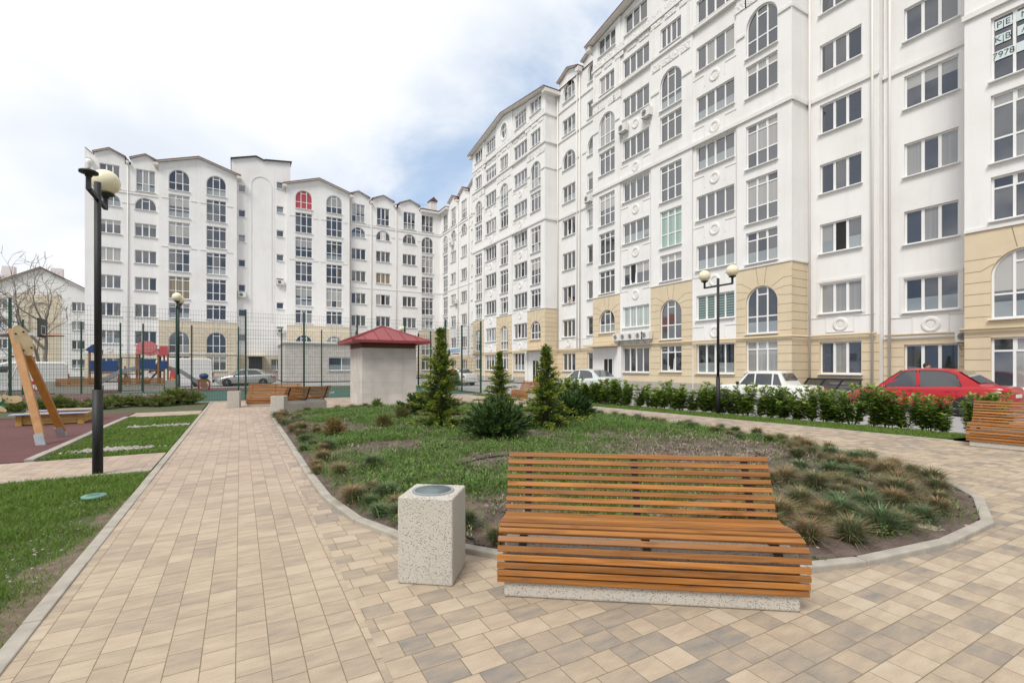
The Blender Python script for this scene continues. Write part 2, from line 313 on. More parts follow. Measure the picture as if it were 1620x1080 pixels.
def glass():
    m = mat('window_glass', (.03, .034, .04), .03, spec=.5); t = m.node_tree; L = t.links.new; b = t.nodes['Principled BSDF']
    b.inputs['IOR'].default_value = 2.35
    g = N(t, 'ShaderNodeNewGeometry'); oi = N(t, 'ShaderNodeObjectInfo')
    ad = N(t, 'ShaderNodeMath', operation='ADD'); L(g.outputs['Random Per Island'], ad.inputs[0]); L(oi.outputs['Random'], ad.inputs[1])
    wn = N(t, 'ShaderNodeTexWhiteNoise', noise_dimensions='1D'); L(ad.outputs[0], wn.inputs['W'])
    # what stands behind the pane: mostly a dark room, sometimes a net curtain or blind
    tc = N(t, 'ShaderNodeTexCoord'); sp = N(t, 'ShaderNodeSeparateXYZ'); L(tc.outputs['Object'], sp.inputs[0])
    wv = N(t, 'ShaderNodeTexNoise', noise_dimensions='1D', i={'Scale': 9, 'Detail': 2}); L(sp.outputs[0], wv.inputs['W'])
    cur = N(t, 'ShaderNodeMix', data_type='RGBA', i={6: (.36, .355, .34, 1), 7: (.20, .195, .185, 1)}); L(wv.outputs[0], cur.inputs[0])
    gt = N(t, 'ShaderNodeMath', operation='GREATER_THAN', i={1: .76}); L(oi.outputs['Random'], gt.inputs[0])
    gt2 = N(t, 'ShaderNodeMath', operation='GREATER_THAN', i={1: .45}); L(wn.outputs['Value'], gt2.inputs[0])
    an = N(t, 'ShaderNodeMath', operation='MULTIPLY'); L(gt.outputs[0], an.inputs[0]); L(gt2.outputs[0], an.inputs[1])
    dk = N(t, 'ShaderNodeMix', data_type='RGBA', i={6: (.014, .017, .024, 1), 7: (.05, .056, .068, 1)}); L(oi.outputs['Random'], dk.inputs[0])
    mx = N(t, 'ShaderNodeMix', data_type='RGBA'); L(an.outputs[0], mx.inputs[0]); L(dk.outputs[2], mx.inputs[6]); L(cur.outputs[2], mx.inputs[7]); bl0 = N(t, 'ShaderNodeTexWhiteNoise', noise_dimensions='1D'); L(oi.outputs['Random'], bl0.inputs['W'])
    bs = N(t, 'ShaderNodeSeparateColor'); L(bl0.outputs['Color'], bs.inputs[0])
    hb = N(t, 'ShaderNodeMath', operation='MULTIPLY_ADD', i={1: .7, 2: .75}); L(bs.outputs[1], hb.inputs[0])      # hem of a roller blind
    up = N(t, 'ShaderNodeMath', operation='GREATER_THAN'); L(sp.outputs[2], up.inputs[0]); L(hb.outputs[0], up.inputs[1])
    ob = N(t, 'ShaderNodeMath', operation='GREATER_THAN', i={1: .80}); L(bs.outputs[0], ob.inputs[0])
    ub = N(t, 'ShaderNodeMath', operation='MULTIPLY'); L(up.outputs[0], ub.inputs[0]); L(ob.outputs[0], ub.inputs[1])
    lo = N(t, 'ShaderNodeMath', operation='LESS_THAN', i={1: .62}); L(sp.outputs[2], lo.inputs[0])                  # clutter and films in the lower lights
    lb = N(t, 'ShaderNodeMath', operation='LESS_THAN', i={1: .22}); L(bs.outputs[2], lb.inputs[0])
    ul = N(t, 'ShaderNodeMath', operation='MULTIPLY'); L(lo.outputs[0], ul.inputs[0]); L(lb.outputs[0], ul.inputs[1])
    m2 = N(t, 'ShaderNodeMix', data_type='RGBA', i={7: (.34, .33, .31, 1)}); L(ub.outputs[0], m2.inputs[0]); L(mx.outputs[2], m2.inputs[6])
    m3 = N(t, 'ShaderNodeMix', data_type='RGBA', i={7: (.22, .25, .26, 1)}); L(ul.outputs[0], m3.inputs[0]); L(m2.outputs[2], m3.inputs[6]); L(m3.outputs[2], b.inputs['Base Color'])
    # each pane sits a touch out of true
    sb = N(t, 'ShaderNodeVectorMath', operation='SUBTRACT', i={1: (.5, .5, .5)}); L(wn.outputs['Color'], sb.inputs[0])
    sl = N(t, 'ShaderNodeVectorMath', operation='SCALE', i={'Scale': .075}); L(sb.outputs[0], sl.inputs[0])
    va = N(t, 'ShaderNodeVectorMath', operation='ADD'); L(g.outputs['Normal'], va.inputs[0]); L(sl.outputs[0], va.inputs[1])
    nm = N(t, 'ShaderNodeVectorMath', operation='NORMALIZE'); L(va.outputs[0], nm.inputs[0]); L(nm.outputs[0], b.inputs['Normal'])
    return m
M['glass'] = glass()
def tinted(name, a, bcol, scale, axis):
    m = mat(name, a, .04); t = m.node_tree; L = t.links.new; b = t.nodes['Principled BSDF']; b.inputs['IOR'].default_value = 1.7
    tc = N(t, 'ShaderNodeTexCoord'); sp = N(t, 'ShaderNodeSeparateXYZ'); L(tc.outputs['Object'], sp.inputs[0])
    ml = N(t, 'ShaderNodeMath', operation='MULTIPLY', i={1: scale}); L(sp.outputs[axis], ml.inputs[0]); si = N(t, 'ShaderNodeMath', operation='SINE'); L(ml.outputs[0], si.inputs[0])
    mr = N(t, 'ShaderNodeMapRange', i={1: -.3, 2: .3}); L(si.outputs[0], mr.inputs[0])
    mx = N(t, 'ShaderNodeMix', data_type='RGBA', i={6: (*a, 1), 7: (*bcol, 1)}); L(mr.outputs[0], mx.inputs[0]); L(mx.outputs[2], b.inputs['Base Color']); return m
M['greenfilm'] = tinted('green_curtain_glass', (.26, .38, .33), (.33, .44, .39), 11, 0)
M['blindglass'] = tinted('striped_blind_glass', (.05, .09, .085), (.20, .28, .26), 42, 2)
M['palecurtain'] = tinted('pale_curtain_glass', (.42, .47, .45), (.34, .40, .38), 23, 0)
M['tancurtain'] = tinted('tan_curtain_glass', (.26, .21, .13), (.18, .15, .10), 23, 0)
M['blackglass'] = mat('open_dark_room', (.01, .01, .01), .5)

def pavers():
    m = mat('paving_stones', (.5, .4, .28), .78, spec=.3); t = m.node_tree; L = t.links.new; b = t.nodes['Principled BSDF']
    tc = N(t, 'ShaderNodeTexCoord'); sp = N(t, 'ShaderNodeSeparateXYZ'); L(tc.outputs['Object'], sp.inputs[0])
    def mt(op, a, bb=None, c=None, clamp=False):
        n = N(t, 'ShaderNodeMath', operation=op); n.use_clamp = clamp
        for k, x in enumerate((a, bb, c)):
            if x is None: continue
            if hasattr(x, 'links'): L(x, n.inputs[k])
            else: n.inputs[k].default_value = x
        return n.outputs[0]
    X, Y = sp.outputs[0], sp.outputs[1]
    zone = mt('LESS_THAN', X, .66)                      # the straight path lays its courses along Y, the rest along X
    def sel(a, bb):
        n = N(t, 'ShaderNodeMix', data_type='FLOAT'); L(zone, n.inputs[0]); L(bb, n.inputs[2]); L(a, n.inputs[3]); return n.outputs[0]
    along = sel(Y, X); across = sel(X, Y)
    v = mt('DIVIDE', mt('ADD', across, 40.02), .160); row = mt('FLOOR', v); fv = mt('FRACT', v)
    wn = N(t, 'ShaderNodeTexWhiteNoise', noise_dimensions='1D'); L(mt('ADD', row, mt('MULTIPLY', zone, 517.3)), wn.inputs['W'])
    W = mt('ADD', mt('DIVIDE', along, .19), mt('MULTIPLY', wn.outputs['Value'], 300.))
    e1 = N(t, 'ShaderNodeTexVoronoi', voronoi_dimensions='1D', feature='DISTANCE_TO_EDGE', i={'Scale': 1, 'Randomness': .62}); L(W, e1.inputs['W'])
    f1 = N(t, 'ShaderNodeTexVoronoi', voronoi_dimensions='1D', feature='F1', i={'Scale': 1, 'Randomness': .62}); L(W, f1.inputs['W'])
    du = mt('MULTIPLY', e1.outputs['Distance'], .19)
    dv = mt('MULTIPLY', mt('MINIMUM', fv, mt('SUBTRACT', 1., fv)), .160)
    dist = mt('MINIMUM', du, dv)
    nj = N(t, 'ShaderNodeTexNoise', i={'Scale': 40, 'Detail': 2}); L(tc.outputs['Object'], nj.inputs[0])
    dj = mt('ADD', dist, mt('MULTIPLY_ADD', nj.outputs[0], .003, -.0015))
    stone = N(t, 'ShaderNodeMapRange', interpolation_type='SMOOTHSTEP', i={1: .0004, 2: .0036, 3: 0, 4: 1}); L(dj, stone.inputs[0])
    sc = N(t, 'ShaderNodeSeparateColor'); L(f1.outputs['Color'], sc.inputs[0])
    hue = N(t, 'ShaderNodeTexWhiteNoise', noise_dimensions='2D'); cx = N(t, 'ShaderNodeCombineXYZ'); L(row, cx.inputs[0]); L(sc.outputs[0], cx.inputs[1]); L(cx.outputs[0], hue.inputs['Vector'])
    # streaks run along X on every stone, shifted from stone to stone
    mp = N(t, 'ShaderNodeVectorMath', operation='MULTIPLY', i={1: (3.4, 11, 1)}); L(tc.outputs['Object'], mp.inputs[0])
    of = N(t, 'ShaderNodeVectorMath', operation='SCALE', i={'Scale': 40}); L(hue.outputs['Color'], of.inputs[0])
    av = N(t, 'ShaderNodeVectorMath', operation='ADD'); L(mp.outputs[0], av.inputs[0]); L(of.outputs[0], av.inputs[1])
    st = N(t, 'ShaderNodeTexNoise', i={'Scale': 1, 'Detail': 5, 'Roughness': .62}); L(av.outputs[0], st.inputs[0])
    patch = N(t, 'ShaderNodeTexNoise', i={'Scale': .5, 'Detail': 2}); L(tc.outputs['Object'], patch.inputs[0])
    hw_ = mt('MULTIPLY_ADD', zone, -.20, .46); off_ = mt('MULTIPLY_ADD', zone, .04, -.42)
    fac = mt('ADD', mt('ADD', mt('MULTIPLY', hue.outputs['Value'], hw_), mt('MULTIPLY', st.outputs[0], .95)), mt('MULTIPLY_ADD', patch.outputs[0], .5, off_))
    cr = N(t, 'ShaderNodeValToRGB'); L(fac, cr.inputs[0]); r = cr.color_ramp
    r.elements[0].position = .18; r.elements[0].color = (.455, .38, .29, 1); r.elements[1].position = .92; r.elements[1].color = (.20, .185, .168, 1)
    for p_, c_ in ((.38, (.415, .335, .243, 1)), (.56, (.355, .283, .208, 1)), (.76, (.272, .230, .184, 1))):
        el = r.elements.new(p_); el.color = c_
    fine = N(t, 'ShaderNodeTexNoise', i={'Scale': 120, 'Detail': 3}); L(tc.outputs['Object'], fine.inputs[0])
    hs = N(t, 'ShaderNodeHueSaturation'); L(mt('MULTIPLY_ADD', fine.outputs[0], .40, .80), hs.inputs['Value']); L(cr.outputs[0], hs.inputs['Color'])
    # the far, older stretch of the path is a little pinker
    pk = N(t, 'ShaderNodeMapRange', interpolation_type='SMOOTHSTEP', i={1: 4, 2: 9, 3: 0, 4: .55}); L(Y, pk.inputs[0])
    pm = N(t, 'ShaderNodeMix', data_type='RGBA', blend_type='MULTIPLY', i={7: (1.0, .955, 1.08, 1)}); L(pk.outputs[0], pm.inputs[0]); L(hs.outputs[0], pm.inputs[6])
    mx = N(t, 'ShaderNodeMix', data_type='RGBA', i={6: (.19, .14, .085, 1)}); L(stone.outputs[0], mx.inputs[0]); L(pm.outputs[2], mx.inputs[7]); L(mx.outputs[2], b.inputs['Base Color'])
    ht = mt('ADD', stone.outputs[0], mt('MULTIPLY', st.outputs[0], .25)); bp = N(t, 'ShaderNodeBump', i={'Strength': .6, 'Distance': .004}); L(ht, bp.inputs['Height']); L(bp.outputs[0], b.inputs['Normal'])
    return m
M['pavers'] = pavers()
M['asphalt'] = mat('road_surface', (.34, .335, .33), .9, noise=(.6, (.27, .265, .26), .35, .7), bump=(90, .3, .006))
M['terrain'] = mat('terrain_soil', (.16, .15, .12), .95, noise=(.3, (.10, .13, .06), .4, .7))
M['lawnsoil'] = mat('lawn_soil', (.085, .085, .04), .95, noise=(7, (.05, .075, .02), .4, .65), bump=(25, .6, .03))
M['dirt'] = mat('dry_dirt', (.19, .145, .10), .95, noise=(9, (.10, .075, .05), .35, .7), bump=(40, .8, .03))
M['bedsoil'] = mat('bed_soil', (.165, .12, .098), .95, noise=(6, (.075, .052, .042), .35, .7), bump=(30, 1., .04))
M['redrubber'] = mat('maroon_rubber', (.115, .042, .040), .9, noise=(3, (.09, .034, .032), .4, .7), bump=(120, .3, .004))
M['greencourt'] = mat('green_rubber', (.022, .075, .055), .85, noise=(2, (.028, .085, .062), .4, .7))
M['tile'] = None
def stone_tiles():
    m = mat('stone_tiles', (.47, .44, .40), .6); t = m.node_tree; L = t.links.new; b = t.nodes['Principled BSDF']
    tc = N(t, 'ShaderNodeTexCoord'); sp = N(t, 'ShaderNodeSeparateXYZ'); L(tc.outputs['Object'], sp.inputs[0])
    ad = N(t, 'ShaderNodeMath', operation='ADD'); L(sp.outputs[0], ad.inputs[0]); L(sp.outputs[1], ad.inputs[1])
    cx = N(t, 'ShaderNodeCombineXYZ'); L(ad.outputs[0], cx.inputs[0]); L(sp.outputs[2], cx.inputs[1])
    br = N(t, 'ShaderNodeTexBrick', offset=0, i={'Scale': 1, 'Mortar Size': .006, 'Brick Width': .62, 'Row Height': .47, 'Color1': (.56, .525, .48, 1), 'Color2': (.51, .48, .44, 1), 'Mortar': (.43, .40, .36, 1)})
    L(cx.outputs[0], br.inputs[0]); nz = N(t, 'ShaderNodeTexNoise', i={'Scale': 2.5, 'Detail': 6}); L(tc.outputs['Object'], nz.inputs[0])
    hs = N(t, 'ShaderNodeHueSaturation'); mr = N(t, 'ShaderNodeMapRange', i={1: .3, 2: .7, 3: .88, 4: 1.08}); L(nz.outputs[0], mr.inputs[0]); L(mr.outputs[0], hs.inputs['Value']); L(br.outputs[0], hs.inputs['Color']); L(hs.outputs[0], b.inputs['Base Color']); return m
M['tile'] = stone_tiles()
def leafmat(name, a, bcol, rough=.5, trans=.25, spec=.4):
    m = mat(name, a, rough, spec=spec); t = m.node_tree; L = t.links.new; b = t.nodes['Principled BSDF']
    g = N(t, 'ShaderNodeNewGeometry'); mx = N(t, 'ShaderNodeMix', data_type='RGBA', i={6: (*a, 1), 7: (*bcol, 1)}); L(g.outputs['Random Per Island'], mx.inputs[0])
    L(mx.outputs[2], b.inputs['Base Color']); o = t.nodes['Material Output']
    tr = N(t, 'ShaderNodeBsdfTranslucent'); L(mx.outputs[2], tr.inputs[0]); ms = N(t, 'ShaderNodeMixShader', i={0: trans}); L(b.outputs[0], ms.inputs[1]); L(tr.outputs[0], ms.inputs[2]); L(ms.outputs[0], o.inputs[0]); return m
M['grass'] = leafmat('grass_blades', (.09, .18, .022), (.185, .28, .045), .6, .3)
M['grass_dry'] = leafmat('dry_blades', (.22, .17, .08), (.12, .12, .04), .7, .2)
M['weed'] = leafmat('weed_leaves', (.075, .17, .028), (.18, .28, .06), .6, .3)
M['weed_dark'] = leafmat('low_weed_leaves', (.06, .105, .035), (.13, .165, .065), .7, .2)
M['dead'] = leafmat('dead_stems', (.20, .155, .12), (.34, .28, .22), .8, .1)
M['fescue'] = leafmat('fescue_blades', (.065, .13, .055), (.14, .20, .09), .6, .2)
M['straw'] = leafmat('straw_blades', (.22, .14, .07), (.34, .235, .125), .7, .2)
M['laurel'] = leafmat('laurel_leaves', (.105, .21, .025), (.27, .37, .075), .25, .35, .6)
M['laurel_new'] = leafmat('laurel_young_leaves', (.20, .29, .05), (.30, .35, .09), .35, .3, .5)
M['conifer'] = leafmat('conifer_green', (.06, .13, .02), (.14, .22, .035), .6, .2)
M['gold'] = leafmat('conifer_gold', (.24, .29, .03), (.42, .39, .05), .6, .25)
M['juniper'] = leafmat('juniper_green', (.018, .048, .014), (.045, .09, .026), .6, .15)
M['spirea'] = leafmat('spirea_leaves', (.07, .11, .02), (.13, .14, .03), .6, .2)
M['spirea_red'] = leafmat('spirea_tips', (.22, .09, .035), (.26, .16, .05), .6, .2)
M['lowhedge'] = leafmat('low_hedge_leaves', (.09, .165, .035), (.18, .25, .06), .6, .2)
# ------------------------------------------------------------------ ground
def sheet(name, pts, z, m, kind='structure'):
    o = MB().poly([(x, y, z) for x, y in pts]).build(name, m); o['kind'] = kind; return o
BED = [(.81,16.6),(.81,7.5),(.84,6.0),(.98,4.95),(1.24,4.22),(1.83,3.42),(2.75,2.68),(3.74,2.08),(4.25,1.92),(5.33,1.77),(6.4,1.80),(7.5,2.2),(8.5,2.95),(9.35,4.1),(9.95,5.6),(10.2,7.4),(10.25,13),(9.8,15.2),(8.9,16.9),(7.2,18.2),(4.6,18.5),(2.9,18.3),(1.5,17.3)]
terrain = sheet('terrain', [(-600,-600),(600,-600),(600,600),(-600,600)], -.16, M['terrain'])
sheet('road', [(-60,44),(-60,65.5),(25.2,65.5),(25.2,-60),(14.6,-60),(14.6,20),(13.4,26),(13.4,44)], -.10, M['asphalt'])
paving = sheet('paving', [(-1.05,-8),(14.6,-8),(13.9,-1),(13.3,3.0),(13.1,4.1),(12.0,14.9),(11.6,19),(11.0,25.2),(-1.05,25.2)], 0, M['pavers'])
sheet('side_path', [(-14,8.98),(-1.17,8.98),(-1.17,10.72),(-14,10.72)], 0, M['pavers'])
sheet('far_path', [(-3.05,18.75),(-1.17,18.75),(-1.17,20.35),(-3.05,20.35)], 0, M['pavers'])
def inside(P, x, y):
    c = np.zeros(x.shape, bool); j = len(P)-1
    for i in range(len(P)):
        xi, yi = P[i]; xj, yj = P[j]
        with np.errstate(divide='ignore', invalid='ignore'):
            c ^= ((yi > y) != (yj > y)) & (x < (xj-xi)*(y-yi)/(yj-yi+1e-12)+xi)
        j = i
    return c
def edge_dist(P, x, y):
    d = np.full(x.shape, 1e9)
    for i in range(len(P)):
        a = np.array(P[i]); b = np.array(P[(i+1) % len(P)]); ab = b-a; t = np.clip(((x-a[0])*ab[0]+(y-a[1])*ab[1])/(ab@ab), 0, 1)
        d = np.minimum(d, np.hypot(x-a[0]-t*ab[0], y-a[1]-t*ab[1]))
    return d
def vnoise(x, y, s, seed=0):
    """smooth value noise"""
    r = np.random.default_rng(seed).random((64, 64)); x = x*s+100; y = y*s+100; xi = np.floor(x).astype(int); yi = np.floor(y).astype(int); fx = x-xi; fy = y-yi
    fx = fx*fx*(3-2*fx); fy = fy*fy*(3-2*fy); g = lambda a, b: r[a % 64, b % 64]
    return (g(xi,yi)*(1-fx)+g(xi+1,yi)*fx)*(1-fy)+(g(xi,yi+1)*(1-fx)+g(xi+1,yi+1)*fx)*fy
def bed_h(x, y):
    d = edge_dist(BED, x, y)
    return .015+.10*np.clip(d/2.2, 0, 1)+.05*(vnoise(x, y, 1.3, 1)-.5)+.045*(vnoise(x, y, 5, 2)-.5)*np.clip(d/.3, 0, 1)
def soil_grid(name, P, h, cell, m, inset):
    xs = np.arange(min(p[0] for p in P), max(p[0] for p in P), cell); ys = np.arange(min(p[1] for p in P), max(p[1] for p in P), cell)
    Xg, Yg = np.meshgrid(xs, ys); ok = inside(P, Xg, Yg) & (edge_dist(P, Xg, Yg) > inset); Z = h(Xg, Yg)
    v = [(float(a), float(b), float(c)) for a, b, c in zip(Xg.ravel(), Yg.ravel(), Z.ravel())]; nx = len(xs)
    q = ok[:-1,:-1] & ok[1:,:-1] & ok[:-1,1:] & ok[1:,1:]; f = [(int(j*nx+i), int(j*nx+i+1), int((j+1)*nx+i+1), int((j+1)*nx+i)) for j, i in zip(*np.nonzero(q))]
    me = bpy.data.meshes.new(name); me.from_pydata(v, [], f); me.materials.append(m); me.polygons.foreach_set('use_smooth', [True]*len(f)); o = link(name, me); o['kind'] = 'structure'
    return o
soil_grid('planting_soil', BED, bed_h, .09, M['bedsoil'], .03)
def kerb_run(mb, P, wdt, z0, z1, closed=False, gap=.006, inward=1, L=1.0):
    n = len(P); rng_ = range(n if closed else n-1)
    def nrm(i, j):
        d = Vector((P[j][0]-P[i][0], P[j][1]-P[i][1])); d.normalize(); return Vector((-d.y, d.x))*inward
    for i in rng_:
        j = (i+1) % n
        a = Vector(P[i]); b = Vector(P[j]); d = (b-a); ln = d.length; d.normalize()
        ni = nrm(i, j); np_ = nrm((i-1) % n, i) if (closed or i > 0) else ni; nn_ = nrm(j, (j+1) % n) if (closed or j < n-1) else ni
        ma = (ni+np_); ma = ma/ma.dot(ni); mbv = (ni+nn_); mbv = mbv/mbv.dot(ni)
        k = max(1, round(ln/L))
        for s in range(k):
            t0, t1 = s/k, (s+1)/k
            p0 = a+d*(ln*t0+gap/2); p1 = a+d*(ln*t1-gap/2)
            o0 = ma if s == 0 else ni; o1 = mbv if s == k-1 else ni
            q0 = p0+o0*wdt; q1 = p1+o1*wdt; e = random.uniform(-.004, .004)
            lo = [(p0.x,p0.y,z0),(p1.x,p1.y,z0),(q1.x,q1.y,z0),(q0.x,q0.y,z0)]
            mb.prism(lo, (0,0,z1-z0+e))
    return mb
o = kerb_run(MB(), BED, .10, -.1, .045, True, inward=1).build('bed_kerb', M['kerb']); o['kind'] = 'structure'; fixn(o); bevel(o, .012, 2)
kb = MB()
kerb_run(kb, [(-1.05,-3),(-1.05,8.95)], .095, -.1, .012); kerb_run(kb, [(-1.05,8.95),(-1.05,25.1)], .09, -.1, .016)
kerb_run(kb, [(-14,8.89),(-1.17,8.89)], .08, -.1, .015); kerb_run(kb, [(-2.96,10.8),(-2.96,18.7)], .13, -.1, .03)
kerb_run(kb, [(13.02,4.3),(11.96,14.9),(11.56,19)], .09, -.1, .012, inward=-1); kerb_run(kb, [(-16,25.2),(12.4,25.2)], .12, -.1, .02)
o = kb.build('path_kerb', M['kerb']); o['kind'] = 'structure'; fixn(o); bevel(o, .008, 2)
LAWN1 = [(-9,-2),(-1.08,-2),(-1.08,8.95),(-9,8.95)]
LAWN2 = [(-2.94,10.74),(-1.15,10.74),(-1.15,18.74),(-2.94,18.74)]
LAWN3 = [(13.08,4.5),(14.5,4.3),(13.5,11.5),(12.9,16),(12.3,20),(11.7,24.5),(11.2,24.5),(11.66,19),(12.06,14.9)]
def lawn_h(x, y): return -.022+.03*(vnoise(x, y, 1.1, 5)-.5)+.02*(vnoise(x, y, 4, 6)-.5)
soil_grid('lawn', LAWN1, lawn_h, .10, M['lawnsoil'], 0); soil_grid('lawn', LAWN2, lawn_h, .18, M['lawnsoil'], 0)
sheet('lawn', LAWN3, -.005, M['lawnsoil']); sheet('hedge_soil', [(14.5,4.3),(15.0,4.2),(14.0,11.6),(13.4,16.2),(12.7,20.2),(12.1,24.6),(11.7,24.5),(12.3,20),(12.9,16),(13.5,11.5)], -.03, M['dirt'])
sheet('rubber_surface', [(-14,10.76),(-3.09,10.76),(-3.09,20.4),(-14,20.4)], .004, M['redrubber'])
sheet('hedge_soil', [(-16,20.45),(-1.2,20.45),(-1.2,25.0),(-16,25.0)], -.01, M['lawnsoil'])
# sports court and its paint
sheet('sports_court', [(-18,25.33),(12.35,25.33),(12.35,37.2),(-18,37.2)], -.02, M['greencourt'])
cx0, cy0 = -8.3, 31.3
arc = [(cx0+4.9*math.cos(t), cy0+4.6*math.sin(t)) for t in np.linspace(-math.pi/2, math.pi/2, 40)]
sheet('court_marking', [(-18,cy0-4.6)]+arc+[(-18,cy0+4.6)], -.016, M['redrubber'])
def stripe(pts, wd=.06, closed=False, z=-.011):
    mb = MB()
    for i in range(len(pts)-(0 if closed else 1)):
        a = Vector(pts[i]); b = Vector(pts[(i+1) % len(pts)]); d = (b-a).normalized(); n = Vector((-d.y, d.x))*wd/2; e = d*.004
        mb.poly([(*(a-n-e),z),(*(b-n+e),z),(*(b+n+e),z),(*(a+n-e),z)]); z += .00001
    o = mb.build('court_marking', M['white_paint']); o['kind'] = 'structure'
stripe(arc); stripe([(-18,cy0-4.6),(cx0,cy0-4.6)]); stripe([(-18,cy0+4.6),(cx0,cy0+4.6)])
stripe([(cx0-4,29.6),(-4.6,30.2)], z=-.0105); stripe([(cx0-4,33.4),(-4.6,33.2)], z=-.0105); stripe([(-4.55,30.2),(-4.55,33.2)], z=-.0105)
stripe([(3.2+1.8*math.cos(t), 31.3+1.8*math.sin(t)) for t in np.linspace(0, 2*math.pi, 36)], closed=True); stripe([(3.2,25.5),(3.2,37)], z=-.0105)
sheet('playground_surface', [(-12,38.2),(1.5,38.2),(1.5,43.6),(-12,43.6)], -.05, M['redrubber'])
sheet('lawn', [(-40,37.3),(13,37.3),(13,44),(-40,44)], -.08, M['lawnsoil'])

# ------------------------------------------------------------------ windows
WIN = {}
def win_mesh(w, h, muls, trans, arch, center_only=None, sash=False):
    """frame + sill and panes, local: x along the wall, front plane y=0 facing -y, z from the sill"""
    key = (round(w,2), round(h,2), tuple(muls), tuple(trans), arch, center_only, sash)
    if key in WIN: return WIN[key]
    fr, pn = MB(), MB(); b = .065; d0, d1 = -.0, .06
    rise = min(w/2, h) if arch else 0
    if arch and h < w*.72: rise = h*.72
    def topz(x): return h if not arch else (h-rise)+rise*math.sqrt(max(0, 1-(2*x/w)**2))
    if arch:
        n = 20; zs = h-rise; o_ = []; i_ = []
        for k in range(n+1):
            t = math.pi*k/n; o_.append((-math.cos(t)*w/2, zs+math.sin(t)*rise)); i_.append((-math.cos(t)*(w/2-b), zs+math.sin(t)*(rise-b)))
        for k in range(n):
            P = [o_[k], o_[k+1], i_[k+1], i_[k]]
            fr.poly([(x, d0, z) for x, z in reversed(P)]); a, c = i_[k], i_[k+1]; fr.poly([(a[0],d0,a[1]),(c[0],d0,c[1]),(c[0],d1,c[1]),(a[0],d1,a[1])])
        fr.box(-w/2, -w/2+b, d0, d1, b, zs); fr.box(w/2-b, w/2, d0, d1, b, zs)
    else:
        fr.box(-w/2, -w/2+b, d0, d1, b, h-b); fr.box(w/2-b, w/2, d0, d1, b, h-b); fr.box(-w/2, w/2, d0, d1, h-b, h)
    fr.box(-w/2, w/2, d0, d1, 0, b)
    xs = [-w/2+b] + [(-w/2+w*m) for m in muls] + [w/2-b]; mw = .04
    for x in xs[1:-1]: fr.box(x-mw, x+mw, d0-.006, d1-.002, b, topz(abs(x)+mw)-.02)
    for tI, tr in enumerate(trans):
        z = h*tr
        for k in range(len(xs)-1):
            if center_only is not None and tI in center_only and not (0 < k < len(xs)-2): continue
            l = xs[k]+(mw if k else 0); r = xs[k+1]-(mw if k < len(xs)-2 else 0)
            fr.box(l, r, d0-.003, d1-.004, z-.032, z+.032)
    # inner sash rims make the opening lights read as casements
    for k in range(len(xs)-1):
        l = xs[k]+(mw if k else 0); r = xs[k+1]-(mw if k < len(xs)-2 else 0)
        cuts = [b]+[h*tr for tI, tr in enumerate(trans) if not (center_only is not None and tI in center_only and not (0 < k < len(xs)-2))]+[None]; cuts = sorted(c for c in cuts if c is not None)+[None]
        for q in range(len(cuts)-1):
            z0 = cuts[q]+(.032 if q else 0); top = cuts[q+1]; f = .02
            if len(xs) > 3 and k == len(xs)//2-1 and top is None and not arch:
                fr.box(l, l+.035, d0-.010, d1, z0, h-b); fr.box(r-.035, r, d0-.010, d1, z0, h-b)
            if top is not None: pn.poly([(l-f,.03,z0-f),(r+f,.03,z0-f),(r+f,.03,top+f),(l-f,.03,top+f)])
            else:
                n = 8 if arch else 1
                up = [(r+f-(r-l+2*f)*t/n, .03, topz(min(abs(r+f-(r-l+2*f)*t/n), w/2))-(.03)) for t in range(n+1)]
                up = [(x, y, max(z, z0-f+.001)) for x, y, z in up]
                pn.poly([(l-f,.03,z0-f),(r+f,.03,z0-f)]+up)
    fr.box(-w/2-.06, w/2+.06, -.24, .0, -.045, -.004)        # sill
    WIN[key] = (fr.mesh('window_frame', M['pvc']), pn.mesh('pane', M['glass'])); return WIN[key]
PANE2 = {}
def pane_variant(me, m):
    k = (me.name, m.name)
    if k not in PANE2: c = me.copy(); c.materials.clear(); c.materials.append(m); PANE2[k] = c
    return PANE2[k]
KINDW = {'two_row': ((.335,.665), (.74,), False, None), 'tall': ((.335,.665), (.36,.83), False, None), 'attic': ((.335,.665), (.36,), False, None),
         'arch': ((.335,.665), (.36,.82), True, (1,)), 'lowarch': ((.335,.665), (.72,), True, (0,)), 'three': ((.335,.665), (), False, None), 'four': ((.25,.5,.75), (), False, None),
         'four2': ((.25,.5,.75), (.74,), False, None), 'one': ((), (), False, None), 'two': ((.5,), (), False, None), 'archdoor': ((.335,.665), (.4,), True, None)}
NAMEW = {'arch': 'arched_window', 'lowarch': 'arched_window', 'archdoor': 'arched_window', 'tall': 'balcony_window', 'two_row': 'transom_window', 'four': 'wide_window', 'four2': 'wide_window', 'attic': 'attic_window', 'three': 'window', 'two': 'window', 'one': 'stair_window'}
REV = .17
WCOUNT = [0]; ORNG = random.Random(12)
def sash_mesh(w, h, b=.05):
    fr = MB(); fr.box(-w/2,-w/2+b,-.03,.01,0,h); fr.box(w/2-b,w/2,-.03,.01,0,h); fr.box(-w/2+b,w/2-b,-.03,.01,0,b); fr.box(-w/2+b,w/2-b,-.03,.01,h-b,h); return fr.mesh('open_sash', M['pvc']), MB().poly([(-w/2+b,-.01,b),(w/2-b,-.01,b),(w/2-b,-.01,h-b),(-w/2+b,-.01,h-b)]).mesh('pane', M['glass'])
SASH = {}
class Trim(MB):
    def __init__(s): super().__init__(); s.ledges = []
    def box(s, x0, x1, *a, **k):
        if x1-x0 > 5: s.ledges.append((x0, x1, *a[:4])); return s
        return super().box(x0, x1, *a, **k)
